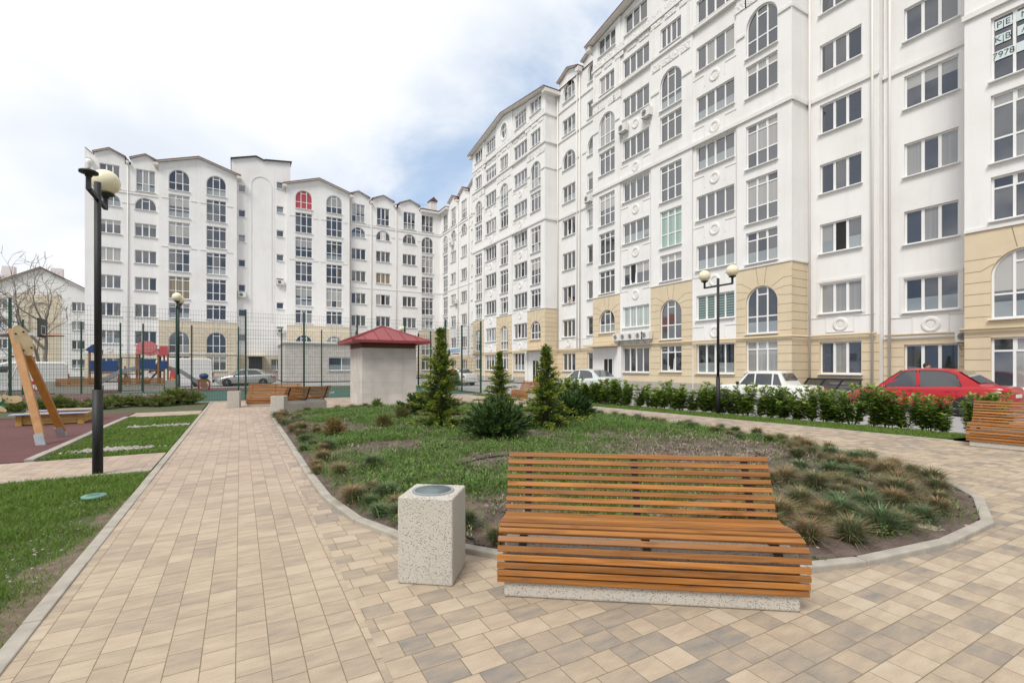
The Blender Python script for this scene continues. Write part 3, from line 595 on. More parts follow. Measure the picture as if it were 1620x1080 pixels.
class Facade:
    """one flat wall: local a to the viewer's right, y outwards = -y, z up"""
    def __init__(s, root, origin, rz, a0, a1, z0, ztop, depth=lambda a: 0., cuts=(), zcuts=(), matf=lambda a, z: 0, mats=None):
        s.root, s.rz, s.a0, s.a1, s.z0, s.ztop, s.depth = root, rz, a0, a1, z0, ztop, depth
        s.loc = Vector(origin)-Vector(root.location); s.cuts = list(cuts); s.zcuts = list(zcuts); s.matf = matf; s.open = []; s.mb = MB(); s.tr = Trim(); s.jt = MB()
        s.mats = mats or [M['plaster'], M['beige'], M['plinth']]
    def win(s, kind, a, w, z0, z1, pane=None, blank=False):
        if not blank: WCOUNT[0] += 1
        s.open.append((a-w/2, a+w/2, z0, z1, kind, pane, blank))
    def finish(s):
        cuts = {s.a0, s.a1} | set(s.cuts)
        for o in s.open: cuts |= {o[0], o[1]}
        cuts = sorted(c for c in cuts if s.a0-1e-6 <= c <= s.a1+1e-6)
        m = s.mb; prev = None
        for l, r in zip(cuts, cuts[1:]):
            if r-l < 1e-5: continue
            mid = (l+r)/2; y = s.depth(mid); ztl, ztr = s.ztop(l+1e-6), s.ztop(r-1e-6)
            if prev is not None and abs(prev-y) > 1e-6: m.poly([(l,prev,s.z0),(l,y,s.z0),(l,y,ztl),(l,prev,ztl)], 0)
            prev = y
            ops = sorted([o for o in s.open if o[0] < mid < o[1]], key=lambda o: o[2])
            z = s.z0; spans = []
            for o in ops: spans.append((z, o[2])); z = o[3]
            spans.append((z, None))
            for zl, zh in spans:
                zz = [zl]+[c for c in s.zcuts if zl < c < (zh if zh is not None else min(ztl, ztr))]+[zh]
                for p, q in zip(zz, zz[1:]):
                    if q is not None and q-p < 1e-5: continue
                    zm = ((p+q)/2) if q is not None else p+.01
                    m.poly([(l,y,p),(r,y,p),(r,y,q if q is not None else ztr),(l,y,q if q is not None else ztl)], s.matf(mid, zm))
        for (l, r, z0, z1, kind, pane, blank) in s.open:
            mid = (l+r)/2; y = s.depth(mid); yb = y+REV; w, h = r-l, z1-z0; mt = s.matf(mid, (z0+z1)/2)
            arch = kind in ('arch', 'lowarch', 'archdoor'); oval = kind == 'oval'
            m.poly([(l,y,z0),(r,y,z0),(r,yb,z0),(l,yb,z0)], mt)
            if arch or oval:
                rise = h/2 if oval else min(w/2, h)
                if arch and h < w*.72: rise = h*.72
                zs = z1-rise; n = 20; P = [(mid-math.cos(math.pi*k/n)*w/2, zs+math.sin(math.pi*k/n)*rise) for k in range(n+1)]
                for k in range(n):
                    (xa, za), (xb, zb) = P[k], P[k+1]; m.poly([(xa,y,za),(xb,y,zb),(xb,y,z1+1e-4),(xa,y,z1+1e-4)], mt); m.poly([(xa,y,za),(xa,yb,za),(xb,yb,zb),(xb,y,zb)], mt)
                    if oval: m.poly([(xa,y,z0),(xb,y,z0),(xb,y,2*zs-zb),(xa,y,2*zs-za)], mt); m.poly([(xa,y,2*zs-za),(xb,y,2*zs-zb),(xb,yb,2*zs-zb),(xa,yb,2*zs-za)], mt)
                zt = zs
            else: m.poly([(l,y,z1),(l,yb,z1),(r,yb,z1),(r,y,z1)], mt); zt = z1
            if not oval: m.poly([(l,y,z0),(l,yb,z0),(l,yb,zt),(l,y,zt)], mt); m.poly([(r,y,z0),(r,y,zt),(r,yb,zt),(r,yb,z0)], mt)
            if blank: m.poly([(l,yb,z0),(r,yb,z0),(r,yb,z1),(l,yb,z1)], mt); continue
            Mz = Matrix.Translation(s.loc) @ Matrix.Rotation(s.rz, 4, 'Z')
            if oval:
                fr = MB(); n = 28; ring = lambda k, f: (math.cos(2*math.pi*k/n)*w/2*f, h/2+math.sin(2*math.pi*k/n)*h/2*f)
                for k in range(n):
                    A, B, C, D = ring(k,1), ring(k+1,1), ring(k+1,.9), ring(k,.9); fr.poly([(A[0],0,A[1]),(D[0],0,D[1]),(C[0],0,C[1]),(B[0],0,B[1])])
                fr.box(-.035,.035,-.005,.05,.05,h-.05); fr.box(-w/2+.04,-.036,-.005,.05,h*.62-.03,h*.62+.03); fr.box(.036,w/2-.04,-.005,.05,h*.62-.03,h*.62+.03)
                for k in range(n):      # raised surround
                    A, B, C, D = ring(k,1.28), ring(k+1,1.28), ring(k+1,1.02), ring(k,1.02); e = -REV+.06-.05
                    fr.poly([(A[0],e,A[1]),(D[0],e,D[1]),(C[0],e,C[1]),(B[0],e,B[1])]); fr.poly([(A[0],e,A[1]),(B[0],e,B[1]),(B[0],-.1,B[1]),(A[0],-.1,A[1])])
                pn = MB().poly([(ring(k,.97)[0], .03, ring(k,.97)[1]) for k in range(n)]); f_, p_ = fr.mesh('window_frame', M['pvc']), pn.mesh('pane', M['glass']); nm = 'oval_window'
            else:
                mu, tr, ar, co = KINDW[kind]; f_, p_ = win_mesh(w, h, mu, tr, ar, co); nm = NAMEW[kind]
            if pane: p_ = pane_variant(p_, pane)
            f = link(nm, f_, s.root, Mz @ Vector((mid, y+REV-.06, z0)), (0, 0, s.rz)); link('pane', p_, f)
            if kind in ('three', 'four', 'two_row') and not pane and ORNG.random() < .085:
                nl = {'three': 3, 'four': 4, 'two_row': 3}[kind]; lw_ = w/nl-.09; lh = (h if kind != 'two_row' else h*.74)-.15; kx = ORNG.choice([1, 1, 2] if nl > 3 else [1]); cx_ = -w/2+w*(kx+.5)/nl; key = (round(lw_,2), round(lh,2))
                if key not in SASH: SASH[key] = sash_mesh(*key)
                dk = link('open_light', MB().poly([(-lw_/2,.018,0),(lw_/2,.018,0),(lw_/2,.018,lh),(-lw_/2,.018,lh)]).mesh('open_light', M['blackglass']), f, (cx_, 0, .07))
                if ORNG.random() < .7: so = link('open_sash', SASH[key][0], f, (cx_, .012, .075), (R(-4), 0, R(ORNG.choice([0, 0, -5])))); so.scale = (.86, 1, .96)
        if s.jt.v: m.add(s.jt.v, s.jt.f, 3)
        mats_ = (list(s.mats)+[M['plinth']]*3)[:3]+[M['joint'], M['trim'], M['ornament']]  # 'joint' is the painted groove shade
        m.v, b0 = m.v+s.tr.v, len(m.v); m.f += [tuple(i+b0 for i in q) for q in s.tr.f]; m.m += [4+q for q in s.tr.m]
        fixed = m.build('wall', mats_, s.root, loc=s.loc, rot=(0,0,s.rz))
        for q in s.tr.ledges: MB().box(*q).build('cornice', M['trim'], s.root, loc=s.loc, rot=(0,0,s.rz))
        return fixed
    def band(s, l, r, z0, z1, proj=.07, mat=0):
        y = s.depth((l+r)/2); s.tr.box(l, r, y-proj, y+.01, z0, z1, mat)
    def medallion(s, a, z, r=.36):
        y = s.depth(a); Mx = Matrix.Translation((a, y, z)) @ Matrix.Rotation(R(90), 4, 'X')
        s.tr.lathe([(.001,.03),(r*.42,.03),(r*.46,.012),(r*.52,.012),(r*.60,.055),(r*.85,.06),(r,.03),(r,0)], 24, M=Mx)
    def joints(s, l, r, levels, skip=()):  # thin dark strips laid on the wall as painted groove shade
        for z in levels:
            segs = [(l, r)]
            for (a, b, c, d) in skip:
                if c-.02 < z < d+.02: segs = [t for (p, q) in segs for t in ((p, min(q, a)), (max(p, b), q)) if t[1]-t[0] > .02]
            for p, q in segs: y = s.depth((p+q)/2); s.jt.box(p, q, y-.003, y+.004, z-.013, z+.013)
    def jbar(s, a, za, b, zb):
        y = s.depth((a+b)/2); d = Vector((b-a, 0, zb-za)); n = Vector((-d.z, 0, d.x)).normalized()*.014
        P = [Vector((a,y-.0033,za)), Vector((b,y-.0033,zb))]; s.jt.prism([P[0]-n, P[1]-n, P[1]+n, P[0]+n], (0,.006,0))

def risalit(root, X, yc, dz, entry=0, half=7.83, name=''):
    """gabled nine-storey bay facing -X; a = -Y"""
    A = -yc; ed = 26.55+dz; pk = 27.8+dz
    ztop = lambda a: pk-(pk-ed)*abs(a-A)/half
    dep = lambda a: .09 if 1.72 < abs(a-A) < 4.72 else 0.
    def mf(a, z):
        c = abs(a-A)
        if z < .55+dz*0: return 2
        if z < 3.05+dz: return 1
        return 1 if (z < 6.86+dz and not 1.72 < c < 4.72) else 0
    x0 = A-half; x1 = A+half
    f = Facade(root, (X, 0, 0), R(-90), x0, x1, 0, ztop, dep, [A, A-4.72, A-1.72, A+1.72, A+4.72], [.55, 3.05+dz, 6.86+dz], mf)
    f_e = (A+entry*6.0)
    for c in (-6.2, 0, 6.2):
        a = A+c; ent = entry and c*entry > 0
        if ent: f.win('arch', a, 1.78, 4.12+dz, 5.85+dz)
        else:
            f.win('two_row', a, 1.78, 1.25+dz, 2.92+dz); f.win('arch', a, 1.78, 3.32+dz, 5.85+dz)
        f.win('two_row', a, 1.78, 7.1+dz, 8.8+dz); f.win('tall', a, 1.78, 9.28+dz, 11.68+dz, M['greenfilm'] if (c == 0 and name == 'D') else None); f.win('tall', a, 1.78, 12.25+dz, 14.6+dz)
        f.win('two_row', a, 1.78, 16.1+dz, 17.85+dz); f.win('arch', a, 1.78, 18.25+dz, 20.72+dz)
        if c: f.win('three', a, 1.68, 22.22+dz, 23.62+dz); f.win('three', a, 1.95, 25.28+dz, 26.62+dz)
        else: f.win('four', a, 1.7, 22.22+dz, 23.62+dz); f.win('oval', a, 1.3, 25.45+dz, 27.0+dz)
    for c in (-3.24, 3.24):
        a = A+c
        for k in range(8):
            z0, z1 = (1.17, 2.91) if k == 0 else (1.35+3*k, 2.83+3*k)
            if k == 7: z0, z1 = 22.2, 23.65
            f.win('four', a, 2.58, z0+dz, z1+dz, {('D',3.24,1): M['blindglass'], ('D',-3.24,1): M['palecurtain']}.get((name, c, k)))
        f.win('four2' if name == 'F' else 'three', a, 2.2, 25.3+dz, 26.75+dz)
        for k in range(6):
            if (k == 4): pass
            z = 3.6+3*k+dz; f.medallion(a, z)
            for sg in (-1, 1):
                f.band(*sorted((a+sg*1.5, a+sg*.72)), z+.33, z+.37, .03); f.band(*sorted((a+sg*.72, a+sg*.68)), z-.34, z+.33, .03)
    # ledges and the string courses
    for z, h, p in ((14.92, .2, .10), (21.9, .14, .12), (24.42, .16, .10), (22.06, .05, .05)): f.tr.box(x0-.05, x1+.05, -p, .095, z+dz, z+h+dz)
    for l, r in ((-7.83,-7.13),(-5.25,-4.74),(-1.7,-.95),(.95,1.7),(4.74,5.25),(7.13,7.83)): f.band(A+l, A+r, 19.6+dz, 19.74+dz, .07)
    for c in (-7.45,-6.2-.55,-5.0,-6.2+.55,-1.2,-.35,.35,1.2,5.0,6.2-.55,7.45,6.2+.55):
        if abs(abs(c)-6.2) > .7 or True: f.band(A+c-.36, A+c+.36, 21.12+dz, 21.58+dz, .05, 1)
    for k in range(-6, 7): f.band(A+k*1.2-.45, A+k*1.2+.45, 24.05+dz, 24.38+dz, .05, 1); f.band(A+k*1.2-.45, A+k*1.2+.45, 24.62+dz, 24.98+dz, .05, 1)
    for c in (-7.6,-4.95,-1.45,1.45,4.95,7.6): f.band(A+c-.1, A+c+.1, 22.05+dz, 24.0+dz, .05)
    for c in (-4.72, -1.72, 1.72, 4.72): f.tr.box(A+c-.02 if c*0 else A+c-.015, A+c+.015, -.0, .08, 7+dz, 14.9+dz)
    f.tr.box(x0-.02, x1+.02, -.05, .095, 6.83+dz, 6.93+dz) if False else None
    for l, r in ((-7.83,-4.72),(-1.72,1.72),(4.72,7.83)): f.band(A+l, A+r, 6.86+dz, 6.95+dz, .05)
    # painted shade of the cladding grooves, bending round the arches
    lv = [.55+.42*k+dz for k in range(6)]
    for c in (-6.2, 0, 6.2):
        a = A+c; l, r = (A-7.83, A-4.72) if c < 0 else (A-1.72, A+1.72) if c == 0 else (A+4.72, A+7.83); ent = entry and c*entry > 0
        if not ent: f.joints(l, r, lv[1:], [(a-.89, a+.89, 1.2+dz, 2.95+dz)])
        zb = 4.12 if ent else 3.32
        f.joints(l, r, [3.42+dz+.44*k for k in range(4)], [(a-.9, a+.9, zb+dz, 9)])
        for sg, e in ((-1, l), (1, r)):
            for z, off, t in ((5.2, .78, 25), (5.65, .62, 45), (6.1, .48, 62)):
                p = a+sg*(.89*math.cos(R(t-8))+.04); q = 4.96+.89*math.sin(R(t-8))+.04
                k_ = a+sg*(.89+off*.6); 
                if (e-k_)*sg > .05: f.joints(*sorted((k_, e)), [z+dz])
                f.jbar(k_, z+dz, p, q+dz)
            f.jbar(a+sg*.30, 6.80+dz, a+sg*.17, 5.90+dz)
    for c in (-3.24, 3.24): f.joints(A+c-1.48, A+c+1.48, [.97+dz], []); 
    f.finish()
    # side returns, roof and its eaves
    for sg in (-1, 1):
        y0 = yc+sg*half; rb = MB(); xr = X; x2 = X+1.45
        for z0, z1, m_ in ((0,.55,2),(.55,6.86+dz,1),(6.86+dz,ed,0)):
            rb.poly([(xr,y0,z0),(x2,y0,z0),(x2,y0,z1),(xr,y0,z1)] if sg < 0 else [(x2,y0,z0),(xr,y0,z0),(xr,y0,z1),(x2,y0,z1)], m_)
        L = Vector(root.location); rb.v = [tuple(Vector(v)-L) for v in rb.v]; t = MB(); jm = MB()
        for z, h, p in ((14.92,.2,.10),(21.9,.14,.12),(24.42,.16,.10),(6.86,.09,.05)): t.box(X-.0, x2, y0 if sg > 0 else y0-p, y0+p if sg > 0 else y0, z+dz, z+h+dz)
        t.box(X, x2, y0 if sg > 0 else y0-.06, y0+.06 if sg > 0 else y0, 19.6+dz, 19.74+dz)
        for k in range(15): 
            z = .97+.42*k+dz
            if z < 6.8+dz: jm.box(X-.0035, x2, y0-.0035 if sg < 0 else y0-.002, y0+.0035 if sg > 0 else y0+.002, z-.013, z+.013)
        t.v = [tuple(Vector(v)-L) for v in t.v]; jm.v = [tuple(Vector(v)-L) for v in jm.v]
        rb.add(t.v, t.f, 4); rb.add(jm.v, jm.f, 3); rb.build('wall', list(f.mats)+[M['joint'], M['trim']], root)  # 'joint' is the painted groove shade
    rf = MB(); L = Vector(root.location); ov = .5; x0_, x1_ = X-ov, X+11
    for sg in (-1, 1):
        e = yc+sg*(half+.5); ez = ed-.5*(pk-ed)/half
        P = [(x0_,yc,pk+.1),(x0_,e,ez+.1),(x1_,e,ez+.1),(x1_,yc,pk+.1)]
        rf.poly([(p[0],p[1],p[2]+.12) for p in (P if sg > 0 else P[::-1])], 0); rf.poly([p for p in (P[::-1] if sg > 0 else P)], 1)
        rf.poly([(x0_,yc,pk+.1),(x0_,e,ez+.1),(x0_,e,ez+.22),(x0_,yc,pk+.22)], 0); rf.poly([(x0_,e,ez+.1),(x1_,e,ez+.1),(x1_,e,ez+.22),(x0_,e,ez+.22)], 0)
        # boxed eave returns at the corners
        rf.box(X-.35, X+1.4, min(e, yc+sg*half), max(e, yc+sg*half), ez-.22, ez+.09, 1)
    rf.v = [tuple(Vector(v)-L) for v in rf.v]; rf.build('roof', [M['roof'], M['soffit']], root)

def flat_dormers(root, f, cols, zw, ze, zg, X=None, rz=0, w=2.9, L=None, origin=None):
    """gabled dormer fronts rising above a plain eave; f is a Facade whose ztop already follows them"""
    rf = MB()
    for a in cols:
        for sg in (-1, 1):
            hw = w/2+.12
            P = [(a,-.28,zg+.04),(a+sg*hw,-.28,ze+.04),(a+sg*hw,3,ze+.04),(a,3,zg+.04)]
            rf.poly([(p[0],p[1],p[2]+.10) for p in P], 0); rf.poly(P, 1); rf.poly([P[0],P[1],(P[1][0],-.28,P[1][2]+.10),(P[0][0],-.28,P[0][2]+.10)], 0)
            rf.poly([P[1],P[2],(P[2][0],3,P[2][2]+.1),(P[1][0],-.28,P[1][2]+.1)], 0)
    return rf
def dormer_top(cols, ze, zg, zb, w=2.9):
    def zt(a):
        for c in cols:
            if abs(a-c) < w/2: return ze+(zg-ze)*(1-abs(a-c)/(w/2))
        return zb
    return zt

# ------------------------------------------------------------------ main block on the right
XR = 25.45
main = thing('apartment_building', 'long white nine-storey apartment block with two gabled bays along the right of the courtyard', 'building', (28, 30, 0))
risalit(main, 24.07, 22.07, 0, -1, name='D')
risalit(main, 24.07, 44.55, 0, 1, name='F')
def recess(root, X, yL, yR, cols, dz, top='dormer', name='', ground=True, f6arch=True):
    """plain stretch between bays; yL > yR (left end is farther)"""
    a0, a1 = -yL, -yR; cz = [-c for c in cols]
    zt = dormer_top(cz, 27.35+dz, 27.95+dz, 26.7+dz)
    def mf(a, z): return 2 if z < .55 else 1 if z < 3.05+dz else 0
    cuts = [c+s*1.45 for c in cz for s in (-1, 0, 1)]
    f = Facade(root, (X, 0, 0), R(-90), a0, a1, 0, zt, cuts=cuts, zcuts=[.55, 3.05+dz], matf=mf)
    for c in cz:
        f.win('three', c, 1.9, 1.2+dz, 2.76+dz)
        for k in range(1, 6): f.win('three', c, 1.9, 1.2+3*k+dz, 2.72+3*k+dz)
        f.win('lowarch', c, 1.9, 19.18+dz, 20.78+dz); f.win('three', c, 1.9, 22.25+dz, 23.72+dz); f.win('lowarch', c, 1.75, 25.25+dz, 26.95+dz)
        f.medallion(c, 3.66+dz, .34)
        for sg in (-1, 1): f.band(*sorted((c+sg*1.6, c+sg*.7)), 3.93+dz, 3.97+dz, .03); f.band(*sorted((c+sg*.62, c+sg*.58)), 3.3+dz, 3.97+dz, .03)
        f.band(c-.62, c+.62, 3.27+dz, 3.31+dz, .03)
        for sg in (-1, 1): f.band(*sorted((c+sg*.97, c+sg*1.1)), 4.1+dz, 5.755+dz, .035)
        f.band(c-1.1, c+1.1, 5.76+dz, 5.88+dz, .035)
        f.joints(c-1.65, c+1.65, [.55+.42*k+dz for k in range(1, 6)], [(c-.96, c+.96, 1.1+dz, 2.8+dz)])  # painted groove shade
    for z, h, p in ((14.92,.2,.09),(21.9,.14,.09),(24.6,.14,.09),(19.6,.14,.06)):
        if z == 19.6:
            for c in cz:
                f.band(c-1.6 if c-1.6 > a0 else a0, c-1.05, z+dz, z+h+dz, p); f.band(c+1.05, min(c+1.6, a1), z+dz, z+h+dz, p)
        else: f.tr.box(a0, a1, -p, 0.01, z+dz, z+h+dz)
    rf = flat_dormers(root, f, cz, 0, 27.35+dz, 27.95+dz); e = sorted([a0]+[c+s*1.6 for c in cz for s in (-1, 1)]+[a1])
    for l, r in ((e[0], e[1]), (e[2], e[3]), (e[4], e[5])):
        if r-l > .15: rf.box(l, r, -.5, .3, 26.72+dz, 27.1+dz, 1); rf.box(l, r, -.55, .35, 27.1+dz, 27.2+dz, 0)
    f.finish(); rf.build('roof', [M['roof'], M['soffit']], root, loc=f.loc, rot=(0,0,f.rz)); return f
recess(main, XR, 36.72, 29.9, (34.98, 31.4), 0)
# near plain stretch: half belongs to this block, half to its neighbour
def half_recess(root, X, yL, yR, c, dz):
    a0, a1 = -yL, -yR; cz = -c
    def mf(a, z): return 2 if z < .55 else 1 if z < 3.05+dz else 0
    zt = dormer_top([cz], 27.35+dz, 27.95+dz, 26.7+dz, 2.7)
    f = Facade(root, (X, 0, 0), R(-90), a0, a1, 0, zt, cuts=[cz, cz-1.35, cz+1.35], zcuts=[.55, 3.05+dz], matf=mf)
    f.win('three', cz, 1.88, 1.2+dz, 2.78+dz)
    for k in range(1, 6): f.win('three', cz, 1.88, 1.2+3*k+dz, 2.68+3*k+dz)
    f.win('lowarch', cz, 1.88, 19.18+dz, 20.78+dz); f.win('three', cz, 1.88, 22.25+dz, 23.7+dz); f.win('lowarch', cz, 1.75, 25.25+dz, 26.9+dz)
    f.medallion(cz+.02, 3.62+dz, .34)
    for sg in (-1, 1): f.band(*sorted((cz+sg*1.5, cz+sg*.62)), 3.98+dz, 4.02+dz, .03); f.band(*sorted((cz+sg*.64, cz+sg*.60)), 3.28+dz, 4.02+dz, .03)
    f.band(cz-.62, cz+.62, 3.24+dz, 3.28+dz, .03)
    for sg in (-1, 1): f.band(*sorted((cz+sg*.96, cz+sg*1.10)), 4.1+dz, 5.735+dz, .035)
    f.band(cz-1.10, cz+1.10, 5.74+dz, 5.86+dz, .035)
    f.joints(a0, a1, [.55+.42*k+dz for k in range(1, 6)], [(cz-.96, cz+.96, 1.1+dz, 2.8+dz)])  # painted groove shade
    for z, h in ((14.92,.2),(21.9,.14),(24.6,.14)): f.tr.box(a0, a1, -.09, .01, z+dz, z+h+dz)
    f.finish()
half_recess(main, XR, 14.3, 11.03, 12.7, 0)
# closing slab at the joint, back, ends
bk = MB(); L = Vector(main.location)
for p in ([(XR,11.03,0),(XR+13,11.03,0),(XR+13,11.03,26.7),(XR,11.03,26.7)],): bk.poly([tuple(Vector(q)-L) for q in p], 0)
bk.poly([tuple(Vector(q)-L) for q in ((XR+13,11.03,0),(XR+13,79,0),(XR+13,79,26.7),(XR+13,11.03,26.7))], 0)
bk.build('wall', M['plaster'], main)
rb = MB(); 
for y0, y1 in ((11.0,14.2),(29.9,36.7)): rb.poly([tuple(Vector(q)-L) for q in ((XR-.1,y0,26.8),(XR-.1,y1,26.8),(XR+6,y1,28.6),(XR+6,y0,28.6))][::-1]); rb.poly([tuple(Vector(q)-L) for q in ((XR+6,y0,28.6),(XR+6,y1,28.6),(XR+13,y1,26.8),(XR+13,y0,26.8))][::-1])
rb.build('roof', M['roof'], main)
# ground floor entrances under the far bay of D and the near bay of F
def entry(root, y0, y1, colY, doorY, sgn):
    L = Vector(root.location); T = lambda q: tuple(Vector(q)-L)
    mb = MB(); X0, X1 = 24.05, XR-.02
    # a white porch standing proud of the plain wall with a dark opening
    mb.v = []; p = MB()
    p.box(X0-.10, X0+.18, colY-.2, colY+.2, 0, 3.02, 0); p.v = [T(v) for v in p.v]; p.build('entrance_pillar', M['trim'], root)
    r = MB(); r.box(X0-.012, X0+.02, y0, y1, .02, 2.98, 0); r.v = [T(v) for v in r.v]; r.build('porch', M['trim'], root)
    d = MB(); d.box(X0-.05, X0-.013, doorY-.5, doorY+.5, .02, 2.15, 0); d.v = [T(v) for v in d.v]; dd = d.build('door', M['dark'], root)
    h = MB(); h.box(X0-.07, X0-.05, doorY-.54, doorY-.47, .02, 2.2); h.box(X0-.07, X0-.05, doorY+.47, doorY+.54, .02, 2.2); h.box(X0-.07, X0-.05, doorY-.47, doorY+.47, 2.13, 2.2); h.box(X0-.07, X0-.05, doorY-.03, doorY+.03, .02, 2.13); h.v = [T(v) for v in h.v]; h.build('frame', M['pvc'], dd)
    c = MB(); c.box(X0-.85, X0, y0-.15, y1+.15, 3.06, 3.22, 0); c.v = [T(v) for v in c.v]; c.build('canopy', M['beige'], root)
entry(main, 27.0, 29.88, 26.75, 28.0, -1); entry(main, 36.75, 39.6, 39.85, 38.2, 1)
# pipes
def pipes(root, runs, m, name):
    L = Vector(root.location)
    for pts, r in runs:
        mb = MB().tube([Vector(p)-L for p in pts], r, 8); mb.build(name, m, root, True)
pipes(main, [([(25.3,14.05,.1),(25.3,14.05,26.6)],.055), ([(25.3,11.25,.1),(25.3,11.25,26.5)],.055), ([(25.3,33.2,3.0),(25.3,33.2,26.7)],.05), ([(25.3,33.6,3.0),(25.3,33.6,26.7)],.035), ([(25.3,36.5,3.0),(25.3,36.5,26.7)],.055)], M['pipe'], 'drain_pipe')
pipes(main, [([(25.30,11.1,3.1),(25.30,14.12,3.1),(23.96,14.12,3.1),(23.96,30.05,3.1),(25.3,30.05,3.1),(25.3,36.6,3.1),(23.96,36.6,3.1),(23.96,52.5,3.1)],.05)], M['gaspipe'], 'gas_pipe')
# ------------------------------------------------------------------ far wing of the right side (towards the corner) and the left block
def eight_col(f, a, kind, zo=0., w=1.95):
    if kind == 'french':
        f.win('attic', a, 1.75, 20.9, 23.25); f.win('arch', a, 1.75, 17.85, 20.15)
        for z in (14.95, 11.95, 8.98): f.win('tall', a, 1.75, z, z+2.48)
        f.win('two_row', a, 1.75, 7.02, 8.62); f.win('arch', a, 1.75, 3.2, 5.6); f.win('two_row', a, 1.75, 1.1, 2.8)
    else:
        f.win('attic', a, 1.72, 20.9, 23.3); f.win('lowarch', a, w, 18.86, 20.22)
        for k in range(5): f.win('three', a, w, 4.06+2.965*k, 5.5+2.965*k, {(round(a), k): M['tancurtain']}.get((17, 3)) if (round(a) == 17 and k == 3) else None)
        f.win('three', a, w, 1.1, 2.5)
    for k in range(5):
        if kind != 'french': f.band(a-w/2-.12, a+w/2+.12, 4.06+2.965*k-.16, 4.06+2.965*k-.05, .06)
def gables(f, cols, ze=24.25, zg=24.9, zb=23.55, w=2.9):
    rf = flat_dormers(f.root, f, cols, 0, ze, zg, w=w)
    return rf
wing = (64.65, 61.7, 58.1, 54.8)
def mfw(a, z): return 2 if z < .5 else 1 if (z < 3.0 or (z < 6.7 and -66.9 < a < -63.2)) else 0
zt = dormer_top([-61.7, -58.1, -54.8], 24.25, 24.9, 23.6)
f = Facade(main, (XR, 0, 0), R(-90), -66.5, -52.2, 0, zt, cuts=[c+s*1.45 for c in (-61.7,-58.1,-54.8) for s in (-1,0,1)]+[-63.2], zcuts=[.5,3.0,6.7], matf=mfw)
eight_col(f, -64.65, 'french')
for c in (-61.7, -58.1, -54.8): eight_col(f, c, 'three', w=1.8)
f.tr.box(-66.5,-52.2,-.08,.01,20.45,20.6); f.tr.box(-66.5,-52.2,-.05,.01,20.75,20.82); f.tr.box(-66.5,-52.2,-.05,.01,12.1,12.18); f.tr.box(-66.5,-63.2,-.06,.01,6.7,6.8)
for c in (-61.7,-58.1,-54.8):
    for sg in (-1,1): f.band(*sorted((c+sg*1.0, c+sg*1.55)), 19.35, 19.45, .05)
rf = gables(f, [-61.7, -58.1, -54.8])
for l, r in ((-66.5,-63.3),(-60.1,-59.7),(-56.5,-56.4)): rf.box(l, r, -.5, .3, 23.58, 23.85, 1); rf.box(l, r, -.55, .35, 23.85, 23.95, 0)
f.finish(); rf.build('roof', [M['roof'], M['soffit']], main, loc=f.loc, rot=(0,0,f.rz))
pipes(main, [([(25.33,59.8,3),(25.33,59.8,23.6)],.05), ([(25.33,56.4,3),(25.33,56.4,23.6)],.05)], M['pipe'], 'drain_pipe')
# side of bay F seen above the wing is part of risalit(); roof over the wing
rb = MB(); rb.poly([tuple(Vector(q)-L) for q in ((XR,52.3,23.9),(XR,66.5,23.9),(XR+6,66.5,26.2),(XR+6,52.3,26.2))][::-1]); rb.build('roof', M['roof'], main)

LM_ = [M['plaster'], M['pale_beige'], M['plinth']]
left = thing('apartment_building', 'white eight-storey apartment block with a stair tower at the far end of the courtyard', 'building', (5, 70, 0))
YL = 66.5
LA = lambda x: x*1.0075         # measured at Y=66, built at 66.5
def mfl(beige):
    def mf(a, z):
        if z < .5: return 2
        if z < 3.0: return 1
        return 1 if z < 6.72 and any(l < a < r for l, r in beige) else 0
    return mf
# left plain stretch
cL = [LA(-12.15), LA(-9.05)]
f = Facade(left, (0, YL, 0), 0, LA(-14.18), LA(-7.85), 0, dormer_top(cL, 24.25, 24.9, 23.6, 2.6), cuts=[c+s*1.3 for c in cL for s in (-1,0,1)], zcuts=[.5,3.0,6.72], matf=mfl([]), mats=LM_)
for c in cL: eight_col(f, c, 'three')
f.tr.box(LA(-14.18), LA(-7.85), -.08, .01, 20.45, 20.58); f.tr.box(LA(-14.18), LA(-7.85), -.05, .01, 20.72, 20.78)
for c in cL:
    for sg in (-1,1): f.band(*sorted((c+sg*1.05, c+sg*1.5)), 19.35, 19.45, .05)
    f.medallion(c, 3.4, .3)
rf = gables(f, cL, w=2.6)
rf.box(LA(-14.0), cL[0]-1.45, -.5, .3, 23.3, 23.55, 1); rf.box(cL[0]+1.45, cL[1]-1.45, -.5, .3, 23.6, 23.9, 1); rf.box(cL[0]+1.45, cL[1]-1.45, -.52, .3, 23.9, 24.0, 0)
rf.poly([(LA(-14.2),-.1,24.78),(cL[0]-1.3,-.1,24.08),(cL[0]-1.3,3,24.08),(LA(-14.2),3,24.78)], 0); f.mb.poly([(LA(-14.18),0,23.6),(cL[0]-1.3,0,23.6),(cL[0]-1.3,0,24.0),(LA(-14.18),0,24.7)], 0)
f.finish(); rf.build('roof', [M['roof'], M['soffit']], left, loc=f.loc)
